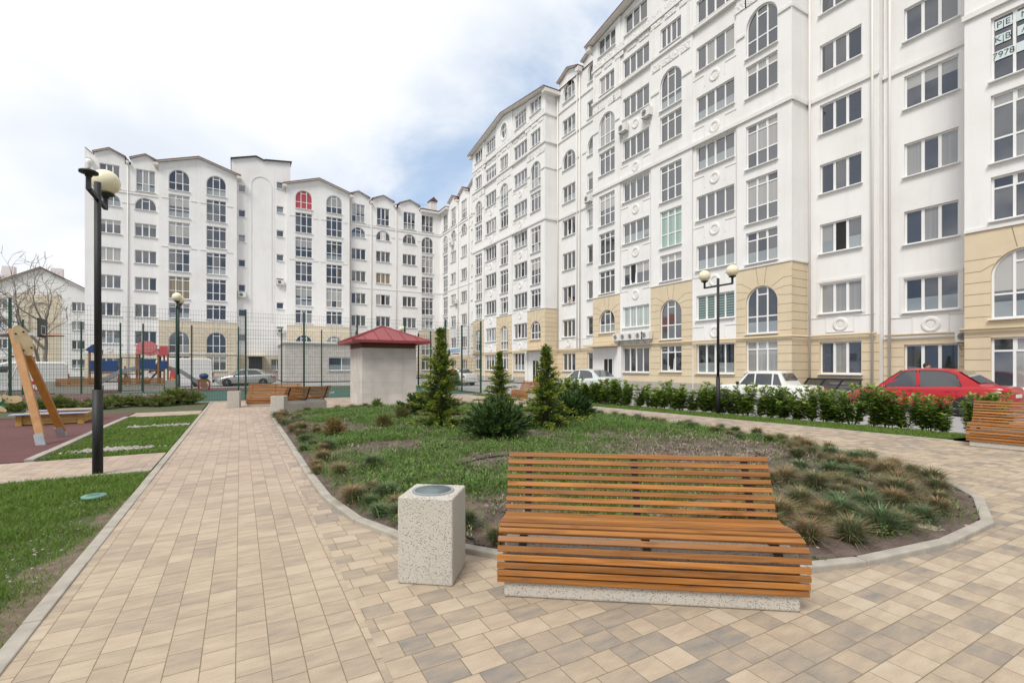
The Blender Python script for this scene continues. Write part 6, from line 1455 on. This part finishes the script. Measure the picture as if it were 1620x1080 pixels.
# ------------------------------------------------------------------ people
def person(label, loc, rz, joints, edges, rad, clothes, head, hair, cat='person', lower='trouser', extra=None):
    """one continuous skinned body; head, hands and clothes colours by height/region through material slots"""
    t = thing('person', label, cat, loc, rz)
    me = bpy.data.meshes.new('body'); names = list(joints); idx = {k: i for i, k in enumerate(names)}
    me.from_pydata([joints[k] for k in names], [(idx[a], idx[b]) for a, b in edges], []); o = link('body', me, t)
    sk = o.modifiers.new('skin', 'SKIN'); sk.use_smooth_shade = True
    for k in names: me.skin_vertices[0].data[idx[k]].radius = (rad[k], rad[k])
    me.skin_vertices[0].data[idx['pelvis']].use_root = True
    ss = o.modifiers.new('sub', 'SUBSURF'); ss.levels = 1; ss.render_levels = 1
    bpy.context.view_layer.update(); ev = o.evaluated_get(bpy.context.evaluated_depsgraph_get()); m2 = bpy.data.meshes.new_from_object(ev); o.modifiers.clear(); o.data = m2
    m2.materials.clear()
    for m_ in (clothes, lower, 'skin'): m2.materials.append(M[m_])
    pz = joints['pelvis'][2]; hands = [Vector(joints[k]) for k in names if k.startswith('hand')]; nk = Vector(joints['neck'])
    for p in m2.polygons:
        c = p.center; p.material_index = 2 if (c.z > nk.z-.01 or any((c-h).length < .10 for h in hands)) else (1 if c.z < pz-.02 else 0)
    hc = Vector(head); hd = MB().ball(hc, .105, 16, sc=(.82,.95,1.18)); hd.ball(hc+Vector((0,-.105,-.015)), .022, 8, sc=(.8,1,1.2))
    for sx in (-.085,.085): hd.ball(hc+Vector((sx,.0,-.01)), .026, 8, sc=(.4,.8,1.2))
    h = hd.build('head', M['skin'], t, True); ey = MB()
    for sx in (-.035,.035): ey.ball(hc+Vector((sx,-.093,.012)), .012, 8)
    ey.box(hc.x-.03,hc.x+.03,hc.y-.101,hc.y-.093,hc.z-.062,hc.z-.054); ey.build('face', M['dark'], h)
    MB().ball(hc+Vector((0,.018,.035)), .112, 14, sc=(.86,.95,1.05)).build('hair', M[hair], h, True)
    # hands: five short fingers each
    for k in names:
        if k.startswith('hand'):
            w_ = Vector(joints[k]); e = Vector(joints[k.replace('hand', 'elbow')]); d = (w_-e).normalized(); sx = d.cross(Vector((0,0,1))).normalized() if abs(d.z) < .9 else Vector((1,0,0)); f_ = MB()
            for q, ln in zip((-.03,-.01,.01,.03), (.065,.08,.075,.06)): b0 = w_+d*.04+sx*q; f_.tube([b0, b0+d*ln*.6, b0+d*ln+Vector((0,-.01,-.015))], [.0095,.0085,.006], 6)
            f_.tube([w_+sx*.03, w_+sx*.055+d*.03, w_+sx*.06+d*.06], [.011,.0095,.007], 6); f_.build('fingers', M['skin'], t, True)
    return t
R_ = dict(pelvis=.15, chest=.165, neck=.055, shl=.07, shr=.07, elbowl=.045, elbowr=.045, handl=.035, handr=.035, hipl=.095, hipr=.095, kneel=.06, kneer=.06, footl=.045, footr=.045, toel=.04, toer=.04, headb=.05)
E_ = [('pelvis','chest'),('chest','neck'),('neck','headb'),('chest','shl'),('shl','elbowl'),('elbowl','handl'),('chest','shr'),('shr','elbowr'),('elbowr','handr'),('pelvis','hipl'),('hipl','kneel'),('kneel','footl'),('footl','toel'),('pelvis','hipr'),('hipr','kneer'),('kneer','footr'),('footr','toer')]
stand = dict(pelvis=(0,0,.95), chest=(0,0,1.30), neck=(0,-.01,1.50), headb=(0,-.02,1.58), shl=(-.19,0,1.42), elbowl=(-.24,-.03,1.15), handl=(-.22,-.16,.95), shr=(.19,0,1.42), elbowr=(.24,-.12,1.17), handr=(.16,-.36,1.12), hipl=(-.10,0,.86), kneel=(-.11,-.02,.48), footl=(-.11,.02,.07), toel=(-.12,-.14,.04), hipr=(.10,0,.86), kneer=(.11,-.03,.48), footr=(.12,.02,.07), toer=(.13,-.14,.04))
lean = dict(stand); lean.update(chest=(.06,-.10,1.27), neck=(.10,-.19,1.44), headb=(.12,-.23,1.51), shl=(-.12,-.13,1.40), elbowl=(-.10,-.32,1.18), handl=(.06,-.52,1.10), shr=(.25,-.10,1.38), elbowr=(.35,-.30,1.18), handr=(.30,-.52,1.10))
person('grey-haired man in a dark navy jacket standing beside the pale silver saloon', (17.9, 27.2, -.1), R(60), lean, E_, R_, 'navy', (.13,-.255,1.62), 'greyhair')
person('person in a red top standing by the white car beyond the sports fence', (15.9, 38.7, -.1), R(20), stand, E_, R_, 'redcloth', (0,-.03,1.68), 'darkhair')
person('dark-haired person behind the red car, only the top of the head showing', (23.9, 8.75, -.12), R(10), stand, E_, R_, 'navy', (0,-.03,1.68), 'darkhair')
sit = dict(stand); sit.update(chest=(0,-.16,1.18), neck=(0,-.30,1.34), headb=(0,-.34,1.41), shl=(-.19,-.2,1.28), elbowl=(-.30,-.33,1.06), handl=(-.06,-.42,1.02), shr=(.19,-.2,1.28), elbowr=(.30,-.33,1.06), handr=(.06,-.42,1.02))
person('person leaning out of a third-floor window of the plain stretch', (25.73, 34.75, 6.14), R(-90), sit, E_, R_, 'stripecloth', (0,-.39,1.50), 'darkhair')
# ------------------------------------------------------------------ vegetation
def unit(v): return v/np.maximum(np.linalg.norm(v, axis=-1, keepdims=True), 1e-9)
def blades(P, D, W, bend=None):
    """P (n,3) base, D (n,3) blade vector, W (n,3) half width -> two triangles per blade when bent"""
    if bend is None: return np.stack([P-W, P+W, P+D], 1)
    mid = P+D*.55; tip = P+D+bend
    return np.concatenate([np.stack([P-W, P+W, mid+W*.7], 1), np.stack([P-W, mid+W*.7, mid-W*.7], 1), np.stack([mid-W*.7, mid+W*.7, tip], 1)], 0)
def quads_as_tris(P, A, B):
    """leaf diamonds: base P, tip P+A, half width B"""
    m = P+A*.5
    return np.concatenate([np.stack([P, m+B, P+A], 1), np.stack([P, P+A, m-B], 1)], 0)
def strew(P, n, seed):
    r = np.random.default_rng(seed); lo = np.min(P, 0); hi = np.max(P, 0); out = []
    while sum(len(o) for o in out) < n:
        q = r.random((n*2, 2))*(hi-lo)+lo; out.append(q[inside(P, q[:,0], q[:,1])])
    return np.concatenate(out)[:n]
def grass(name, label, P, n, hgt, wid, hfun, dens, mats, seed, mix=.06, lean=.5):
    r = np.random.default_rng(seed); q = strew(P, n, seed); keep = r.random(n) < dens(q[:,0], q[:,1]); q = q[keep]; n = len(q)
    cl = .55+.9*vnoise(q[:,0], q[:,1], 3.1, seed+1)
    d = np.hypot(q[:,0], q[:,1]); sc = np.clip(d/6, 1, 2.2)
    h = hgt*(.5+r.random(n))*cl; a = r.random(n)*6.283; ln = lean*r.random(n)
    D = np.stack([np.cos(a)*ln*h, np.sin(a)*ln*h, h], 1); b = r.random(n)*6.283; W = np.stack([np.cos(b), np.sin(b), 0*b], 1)*(wid*sc*(.6+.8*r.random(n)))[:,None]
    base = np.stack([q[:,0], q[:,1], hfun(q[:,0], q[:,1])-.004], 1); bend = np.stack([np.cos(a)*h*.35, np.sin(a)*h*.35, -.12*h], 1)
    V = blades(base, D, W, bend); idx = (r.random(n) < mix).astype(int); idx = np.tile(idx, 3)
    o = link(name, tris(name, V, mats, idx)); tag(o, label, 'grass', kind='stuff'); return o
gm = [M['grass'], M['grass_dry']]
def d1(x, y):       # the lawn thins to bare dirt beside the kerb
    e = np.clip((-1.15-x)/.42+(vnoise(x, y, 2.2, 21)-.42)*1.9, 0, 1); far = np.clip((y-6.6)/1.5, 0, 1)
    return np.clip(.10+e+far*.5, 0, 1)*np.clip(.62+vnoise(x, y, 1.6, 22)*1.0, 0, 1)
V1 = [(-5.4,3.0),(-1.16,1.5),(-1.16,8.86),(-5.4,8.86)]
grass('lawn_grass', 'short green lawn grass in the left foreground, bare along the kerb', V1, 150000, .062, .0026, lawn_h, d1, gm, 31)
grass('lawn_grass', 'short green lawn strip between the path and the maroon playground surface', [(-2.92,10.8),(-1.17,10.8),(-1.17,18.7),(-2.92,18.7)], 42000, .05, .003, lawn_h, lambda x, y: np.where(((np.abs(y-11.6-.15*(x+2))<.33)&(x>-2.6)&(x<-1.5))|((np.abs(y-15.6)<.3)&(x>-2.6)), .05, .95), gm, 32)
grass('lawn_grass', 'narrow green lawn strip in front of the laurel hedge', LAWN3, 42000, .055, .003, lambda x, y: 0*x, lambda x, y: .95+0*x, gm, 33)
dirt = soil_grid('bare_soil', [(-1.7,1.2),(-1.08,1.2),(-1.08,7.4),(-1.22,7.4),(-1.36,6),(-1.62,3.5)], lambda x, y: lawn_h(x, y)+.012-.03*np.clip((-1.32-x)/.5+(vnoise(x, y, 2.2, 21)-.35)*1.3, 0, 1), .05, M['dirt'], 0)
# pebble strips in the lawn and crumbs on soil: too many to count
def pebbles(name, label, pts, smin, smax, m, seed):
    r = np.random.default_rng(seed); mb = MB()
    for x, y, z in pts:
        s = smin+(smax-smin)*r.random(); Mx = Matrix.Rotation(r.random()*6, 4, 'Z') @ Matrix.Diagonal((1, .6+.4*r.random(), .4+.3*r.random(), 1))
        mb.lathe([(.001,-s),(s*.8,-s*.5),(s,.1*s),(s*.6,s*.75),(.001,s)], 6, (x, y, z+s*.2), M=Mx)
    o = mb.build(name, m, None, False); tag(o, label, 'stones', kind='stuff')
r = np.random.default_rng(5)
pb = [(-2.05+r.normal()*.28, 11.55+r.normal()*.11, .0) for _ in range(330)]; pebbles('pebbles', 'pale pebbles strewn in the lawn strip beside the tall street lamp', pb, .015, .045, M['stone'], 6)
pb = [(-2.5+r.random()*1.3, 15.6+r.normal()*.12, .0) for _ in range(260)]; pebbles('pebbles', 'pale pebbles strewn across the far part of the lawn strip', pb, .015, .04, M['stone'], 7)
q = strew(BED, 900, 41); q = q[(q[:,1] < 9)]; pebbles('soil_crumbs', 'small clods and stones on the planting bed soil', [(x, y, float(bed_h(np.array([x]), np.array([y]))[0])) for x, y in q], .006, .018, M['stone'], 8)
q = np.stack([-1.25-r.random(170)*.5, 1.8+r.random(170)*5.5], 1); pebbles('soil_crumbs', 'small stones on the bare strip beside the left kerb', [(x, y, .012) for x, y in q], .004, .013, M['stone'], 9)
# weeds of the planting bed
def brown(x, y): return np.clip(1.25-np.hypot((x-7.1)/2.5, (y-5.1)/2.5), 0, 1)
def dw(x, y):
    e = edge_dist(BED, x, y); b = brown(x, y)
    g_ = np.clip(.24+1.8*(vnoise(x, y, .9, 51)-.30), 0, 1)*np.clip(.14+1.6*vnoise(x, y, 2.2, 52), 0, 1)
    return np.clip(g_*(1-1.5*b), .02, 1)*np.clip((e-.10)/.5, 0, 1)*np.where((x > 3.6) & (y < 3.6), .35, 1)
NB = [(.95,3.4),(3,2.5),(6,2),(9.5,4),(10.1,8),(10.1,13),(9,16.5),(3,18),(1,16.5)]
grass('weeds', 'green grassy weeds covering the planting bed', BED, 300000, .095, .0038, bed_h, dw, [M['weed'], M['grass_dry']], 53, .08, .9)
def leaf_clumps(name, label, n, seed, mats, size, dens, per=16, mixp=.15, hh=.06):
    r = np.random.default_rng(seed); q = strew(BED, n, seed); q = q[r.random(n) < dens(q[:,0], q[:,1])]; n = len(q); c = np.repeat(q, per, 0); m = len(c)
    s = np.repeat(.5+r.random(n), per); a = r.random(m)*6.283; rad = r.random(m)**.6*size*2.2*s; z = bed_h(c[:,0], c[:,1])+hh*r.random(m)*s
    P = np.stack([c[:,0]+np.cos(a)*rad, c[:,1]+np.sin(a)*rad, z], 1); A = np.stack([np.cos(a), np.sin(a), .3+.9*r.random(m)], 1)*(size*(.5+r.random(m)))[:,None]
    B = np.stack([-np.sin(a), np.cos(a), 0*a], 1)*(size*.24)
    idx = np.repeat((r.random(n) < mixp).astype(int), per); o = link(name, tris(name, quads_as_tris(P, A, B), mats, np.tile(idx, 2))); tag(o, label, 'weeds', kind='stuff')
leaf_clumps('weeds', 'broad-leaved weeds among the grass of the planting bed', 11000, 61, [M['weed'], M['weed_dark']], .036, dw, mixp=.30, hh=.11)
leaf_clumps('weeds', 'low dull creeping weeds on the planting bed soil', 4200, 62, [M['weed_dark'], M['dead']], .026, lambda x, y: np.clip(.9-.5*brown(x, y), 0, 1)*np.clip((edge_dist(BED, x, y)-.1)/.3, 0, 1), mixp=.4, hh=.03)
leaf_clumps('dry_litter', 'dead brown stems and litter on the bare soil at the right of the planting bed', 3600, 63, [M['dead'], M['weed_dark']], .034, lambda x, y: np.clip(.12+1.2*brown(x, y), 0, 1)*(edge_dist(BED, x, y) > .26), per=22, mixp=.12, hh=.07)
# fescue tufts: individuals
def tuft_mesh(seed, dry):
    r = np.random.default_rng(seed); n = 620; a = r.random(n)*6.283; el = R(90)-np.abs(r.normal(0, .62, n)); L_ = .15+.12*r.random(n); rad = .05*r.random(n)
    P = np.stack([np.cos(a)*rad, np.sin(a)*rad, 0*a], 1); D = np.stack([np.cos(a)*np.cos(el), np.sin(a)*np.cos(el), np.sin(el)], 1)*L_[:,None]
    b = a+1.571+r.normal(0, .4, n); W = np.stack([np.cos(b), np.sin(b), 0*b], 1)*.0033; bend = np.stack([np.cos(a), np.sin(a), -.9+0*a], 1)*(L_*.28)[:,None]
    V = blades(P, D, W, bend); base = (r.random(n) < dry*.5).astype(int); tip = (r.random(n) < dry).astype(int); idx = np.concatenate([base, base, np.maximum(tip, base)])
    return tris('tuft', V, [M['fescue'], M['straw']], idx)
TUFT = [[tuft_mesh(70+k, dr) for k in range(3)] for dr in (.12, .45, .85)]
TL = ('blue-green ornamental grass tuft with hardly any dry tips in the planting bed', 'green ornamental grass tuft with straw-coloured tips in the planting bed', 'mostly dry straw-brown ornamental grass tuft in the planting bed')
r = np.random.default_rng(77); tp = []
def addrow(pts, k, jit, sz):
    for i in range(k): 
        s = i/max(1, k-1)*(len(pts)-1); j = min(int(s), len(pts)-2); f = s-j; x = pts[j][0]+(pts[j+1][0]-pts[j][0])*f+r.normal()*jit; y = pts[j][1]+(pts[j+1][1]-pts[j][1])*f+r.normal()*jit
        tp.append((x, y, sz*(.8+.45*r.random())))
addrow([(3.55,2.62),(4.4,2.28),(5.4,2.12),(6.4,2.22),(7.3,2.55),(8.2,3.25),(8.95,4.2)], 15, .05, 1.05)
addrow([(3.7,3.05),(4.6,2.75),(5.5,2.58),(6.4,2.68),(7.3,3.05),(8.1,3.8),(8.7,4.8)], 14, .08, 1.1)
addrow([(4.3,3.35),(5.2,3.1),(6.2,3.15),(7.0,3.5),(7.7,4.1)], 10, .10, 1.05); addrow([(5.2,3.65),(6.1,3.65),(6.8,3.95)], 5, .12, .95)
addrow([(9.3,5.0),(9.7,6.4),(9.85,8.4),(9.9,10.5),(9.9,12.5),(9.6,14.6)], 20, .10, .95); addrow([(8.9,5.4),(9.3,6.8),(9.4,8.4)], 7, .14, .9)
addrow([(8.8,16.4),(7.2,17.8),(4.6,18.1),(3.0,17.9),(1.7,17.0)], 17, .12, .95); addrow([(7.0,17.2),(4.6,17.5),(3.2,17.3)], 8, .15, .9)
addrow([(1.12,5.95),(1.22,5.2),(1.5,4.6),(1.85,4.15)], 8, .05, .85); addrow([(1.42,5.8),(1.55,5.2),(1.85,4.7)], 5, .06, .85); addrow([(1.15,16.6),(1.1,14.5),(1.12,12.6),(1.15,11.5)], 12, .10, 1.1); addrow([(1.5,15.6),(1.5,13.4)], 5, .12, 1.0)
addrow([(2.25,3.35),(1.95,3.65)], 2, .03, .7); addrow([(1.1,11.2),(1.12,9.6),(1.15,8.2),(1.1,7.0)], 9, .09, .85); addrow([(1.5,12.5),(1.6,10.2),(1.9,5.4)], 6, .12, .9)
addrow([(4.0,2.85),(5.0,2.4),(6.0,2.38),(7.0,2.75),(7.9,3.4),(8.6,4.4)], 14, .09, .9); addrow([(4.2,3.2),(5.0,2.95),(6.0,2.9),(7.0,3.3),(7.9,4.2),(8.6,5.2)], 14, .10, .95); addrow([(9.0,6.2),(9.5,7.6),(9.5,9.6)], 8, .15, .9)
for i, (x, y, s) in enumerate(tp):
    if not inside(BED, np.array([x]), np.array([y]))[0] or edge_dist(BED, np.array([x]), np.array([y]))[0] < .12: continue
    c = int(r.choice(3, p=(.34,.4,.26))); o = link('grass_tuft', TUFT[c][int(r.integers(3))], None, (x, y, float(bed_h(np.array([x]), np.array([y]))[0])-.01), (0, 0, r.random()*6.28)); o.scale = (s*1.0, s*1.0, s*(.95+.3*r.random()))
    tag(o, TL[c], 'grass tuft', 'ornamental grass tufts '+('green', 'mixed', 'dry')[c])
# laurel hedge: individual shrubs
def laurel_mesh(seed):
    r = np.random.default_rng(seed); V = []; I = []
    stems = MB(); pts = []
    for k in range(10):
        a = r.random()*6.283; rr = .05+.25*r.random(); h = .50+.50*r.random(); top = np.array([np.cos(a)*rr*1.3, np.sin(a)*rr*1.3, h]); b = np.array([np.cos(a)*.06, np.sin(a)*.06, 0]); stems.tube([b, (b+top)/2+np.array([0,0,.05]), top], [.009,.007,.004], 5)
        for s in np.linspace(.14, 1, 20): pts.append((b+(top-b)*s, a, s))
    P, A, B, Id = [], [], [], []
    for p, a, s in pts:
        for q in range(6):
            th = r.random()*6.283; up = -.1+.9*r.random() if s < .9 else .5+.9*r.random(); d = unit(np.array([np.cos(th), np.sin(th), up])); L_ = .09+.06*r.random(); side = unit(np.cross(d, np.array([0,0,1.])))+np.array([0,0,r.normal()*.25])
            P.append(p+d*.012+r.normal(0, .018, 3)); A.append(d*L_-np.array([0,0,.015])); B.append(side*L_*.26); Id.append(1 if s > .92 and r.random() < .6 else 0)
    V = quads_as_tris(np.array(P), np.array(A), np.array(B)); idx = np.tile(Id, 2)
    return stems.mesh('stems', M['mulchwood']), tris('foliage', V, [M['laurel'], M['laurel_new']], idx)
LM = [laurel_mesh(90+k) for k in range(5)]
def shrub_row(P, step, jit, sz, label, group):
    P = [Vector(p) for p in P]; d = 0
    for a, b in zip(P, P[1:]):
        L_ = (b-a).length; s = d
        while s < L_:
            c = a.lerp(b, s/L_)+Vector((r.normal()*jit, r.normal()*jit)); k = int(r.integers(5)); t = thing('laurel_shrub', label, 'shrub', (c.x, c.y, -.04), r.random()*6.28, group); q = sz*(.82+.36*r.random()); t.scale = (q*1.12, q*1.12, q*(.78+.25*r.random()))
            f_ = link('foliage', LM[k][1], t); link('stems', LM[k][0], t); s += step*(.85+.3*r.random())
        d = s-L_
shrub_row([(14.9,4.15),(14.1,10.4),(13.45,15.6),(12.7,20.2)], .38, .05, 1.0, 'leafy laurel shrub in the hedge row between the lawn strip and the parked cars', 'laurel shrubs of the hedge')
shrub_row([(13.3,32.5),(14.6,38.5)], .7, .08, 1.1, 'dark laurel shrub in the far hedge beyond the sports court', 'laurel shrubs of the far hedge')
# conifers
def conifer_mesh(seed, H, Rb, gold):
    r = np.random.default_rng(seed); P, A, B, Id = [], [], [], []; tr = MB().tube([(0,0,0),(.02,.0,H*.5),(0,.01,H*.97)], [.05,.03,.006], 8).tube([(0,.01,H*.95),(.03,.02,H+.28)], [.012,.004], 5); br = MB()
    nb = int(125*H/2.2)
    for k in range(nb+14):
        f = (k+r.random())/nb if k < nb else 1+.02*(k-nb)*.5; z = .06+f**1.05*(H-.12); L_ = Rb*max(0, 1-f)**.82*(.30+.90*r.random())*(1.5 if r.random() < .14 else 1)+.06; a = k*2.4+r.normal()*.45; up = .28+.5*f+r.normal()*.12
        d = np.array([np.cos(a), np.sin(a), up]); d = d/np.linalg.norm(d); side = np.array([-np.sin(a), np.cos(a), 0])
        m = max(6, int(L_*34)); s = np.linspace(.12, 1, m); droop = -.22*L_
        ctr = np.array([0,0,z])+np.outer(s*L_, d)+np.outer(s**2*droop, [0,0,1]); br.tube([ctr[0], ctr[m//2], ctr[-1]], [.007,.005,.002], 4)
        for j in range(m):
            for q in range(7):
                sg = 1 if r.random() < .5 else -1; t = d*(.45+.5*r.random())+side*sg*(.35+.75*r.random())*(1.1-s[j]*.55)+np.array([0,0,.25*r.normal()]); t = t/np.linalg.norm(t); ln = (.065+.075*r.random())*(1.15-.35*s[j])
                P.append(ctr[j]+r.normal(0, .022, 3)); A.append(t*ln); B.append(np.cross(t, [r.normal()*.6, r.normal()*.6, 1])*ln*.11); Id.append(1 if r.random() < gold*(.15+1.1*s[j]**2) else 0)
    return tr.mesh('trunk', M['mulchwood'], True), br.mesh('branches', M['mulchwood']), tris('foliage', quads_as_tris(np.array(P), np.array(A), np.array(B)), [M['conifer'], M['gold']], np.tile(Id, 2))
def conifer(label, x, y, H, Rb, seed, gold):
    t = thing('conifer', label, 'conifer', (x, y, float(bed_h(np.array([x]), np.array([y]))[0])-.03), 0, 'golden conifers in the planting bed'); a, b, c = conifer_mesh(seed, H, Rb, gold); link('crown', c, t); link('trunk', a, t); link('branches', b, t)
conifer('tallest golden-green conifer of the planting bed, just right of the hut', 4.15, 10.85, 2.12, .80, 101, .52)
conifer('golden-green conifer behind the dark spreading juniper, with a thin bare top', 8.45, 16.0, 1.80, .74, 102, .45)
conifer('golden conifer on the right of the planting bed, beside a dark juniper', 6.30, 9.55, 1.74, .72, 103, .52)
# spreading junipers and small shrubs
def spread_mesh(seed, Rb, H, mats, n=95, tipm=.0, ln0=.05, flat=.55):
    r = np.random.default_rng(seed); P, A, B, Id = [], [], [], []; br = MB()
    for k in range(n):
        a = r.random()*6.283; el = .25+1.05*r.random()**1.2; L_ = (.55+.5*r.random())*math.hypot(Rb*math.cos(el), H*math.sin(el)); d = np.array([np.cos(a)*np.cos(el)*Rb/max(Rb, H), np.sin(a)*np.cos(el)*Rb/max(Rb, H), np.sin(el)*H/max(Rb, H)*1.2]); d = d/np.linalg.norm(d); side = unit(np.cross(d, np.array([0,0,1.]))); m = max(8, int(L_*30)); s = np.linspace(.15, 1, m)
        ctr = np.outer(s*L_, d)+np.outer(s**2.2*-.10*L_, [0,0,1])+np.array([0,0,.03]); br.tube([ctr[0], ctr[m//2], ctr[-1]], [.009,.006,.002], 4)
        for j in range(m):
            for q in range(8):
                t = d*(.7+.5*r.random())+side*r.normal()*flat+np.array([0,0,r.normal()*flat*.6]); t = t/np.linalg.norm(t); ln = ln0*(.6+.9*r.random()); P.append(ctr[j]+r.normal(0, .02, 3)); A.append(t*ln); B.append(unit(np.cross(t, r.normal(0,1,3)))*ln*.105); Id.append(1 if r.random() < tipm*s[j]**2 else 0)
    return br.mesh('stems', M['mulchwood']), tris('foliage', quads_as_tris(np.array(P), np.array(A), np.array(B)), mats, np.tile(Id, 2))
def bush(name, label, cat, x, y, args, group=None):
    t = thing(name, label, cat, (x, y, float(bed_h(np.array([x]), np.array([y]))[0])-.02), 0, group); a, b = spread_mesh(*args); link('foliage', b, t); link('stems', a, t)
J = [M['juniper'], M['conifer']]
bush('juniper', 'large dark spreading juniper in the middle of the planting bed', 'juniper', 4.55, 8.75, (111, .82, .80, J, 170, .4, .09, .42), 'dark junipers')
bush('juniper', 'dark upright-spreading juniper at the right of the golden conifer', 'juniper', 7.95, 10.7, (112, .72, .92, J, 120, .35, .09, .42), 'dark junipers')
bush('juniper', 'dark juniper at the left of the tallest golden conifer', 'juniper', 4.75, 14.2, (113, .75, .75, J, 110, .4, .09, .42), 'dark junipers')
bush('juniper', 'dark juniper low behind the golden conifers, near the right path', 'juniper', 7.0, 13.4, (114, .7, .6, J, 80, .3, .06), 'dark junipers')
S = [M['spirea'], M['spirea_red']]
bush('shrub', 'small rounded shrub with reddish tips at the left of the planting bed', 'shrub', 1.78, 10.95, (121, .34, .42, S, 90, .9, .04, .8), 'small shrubs')
bush('shrub', 'small rounded green shrub between the reddish shrub and the tallest conifer', 'shrub', 2.95, 11.4, (122, .30, .40, S, 80, .35, .04, .8), 'small shrubs')
bush('shrub', 'small green shrub at the foot of the tallest golden conifer', 'shrub', 3.75, 12.6, (123, .34, .45, S, 80, .25, .04, .8), 'small shrubs')
bush('shrub', 'bright green leafy clump at the back of the planting bed in front of the hut', 'shrub', 4.3, 17.6, (124, .25, .35, [M['weed'], M['spirea']], 50, .2, .06, .9), 'small shrubs')
# low shrubs in front of the near sports fence
sm_ = [spread_mesh(130+k, .42, .45, [M['lowhedge'], M['spirea_red']], 75, .25, .06, .9) for k in range(3)]
for i, x in enumerate(np.arange(-15.3, -1.5, .45)):
    big = x > -2.3; t = thing('low_shrub', 'tallest low shrub at the right end of the row before the sports fence' if x > -1.95 else 'low shrub with brownish tips in the row before the sports fence', 'shrub', (x+r.normal()*.06, 23.6+r.normal()*.25+(.3 if big else 0), 0), r.random()*6.28, 'low shrubs before the sports fence'); k = int(r.integers(3)); q = (.95+.4*r.random())*(1.35 if big else 1); t.scale = (q, q, q*.9); link('foliage', sm_[k][1], t); link('stems', sm_[k][0], t)
# bare trees
def bare_tree(label, x, y, H, seed, lean=(0,0)):
    r = np.random.default_rng(seed); mb = MB(); lm = MB()
    def grow(p, d, L_, rad, depth, m):
        n = 5; pts = [p]; q = p
        for i in range(n): d = unit(d+r.normal(0, .11, 3)+np.array([0,0,.03])); q = q+d*L_/n; pts.append(q)
        rr = np.linspace(rad, rad*.62, n+1); m.tube(pts, list(rr), 7 if depth < 2 else 4, cap=False)
        if depth >= 6: return
        k = 3 if depth < 4 else 2
        for j in range(k):
            s = pts[-1] if j < 2 else pts[int(r.integers(2, n))]; ax = unit(r.normal(0, 1, 3)); nd = unit(d+ax*(.80+.25*r.random())+np.array([0,0,.06])); grow(s, nd, L_*(.68+.16*r.random()), max(.014, rad*.60*(.8+.25*r.random())), depth+1, lm)
    grow(np.array([0,0,-.1]), unit(np.array([lean[0],lean[1],1.])), H*.22, .13*H/9, 0, mb)
    t = thing('bare_tree', label, 'tree', (x, y, -.1), 0, 'bare trees'); mb.build('trunk', M['greybark'], t, True); lm.build('crown', M['greybark'], t, True)
bare_tree('leafless grey tree with spreading twigs in front of the distant gabled block', -13.6, 52.0, 14.5, 141, (.12, 0))
bare_tree('second leafless tree at the left edge behind the swing', -18.6, 50.5, 13.5, 142, (-.1, 0))
# dandelions
for x, y in ((-2.42,4.55),(-2.62,4.2),(-1.42,13.6)):
    t = thing('dandelion', ('yellow dandelion in the front lawn at the left edge', 'yellow dandelion lowest in the front lawn', 'single yellow dandelion in the lawn strip beside the path')[[-2.42,-2.62,-1.42].index(x)], 'flower', (x, y, 0), 0, 'dandelions'); MB().tube([(0,0,0),(.005,0,.07)], .003, 5).build('stem', M['weed'], t); MB().lathe([(.001,.0),(.018,.004),(.022,.012),(.001,.014)], 12, (.005,0,.068)).build('bloom', M['yellowflower'], t)
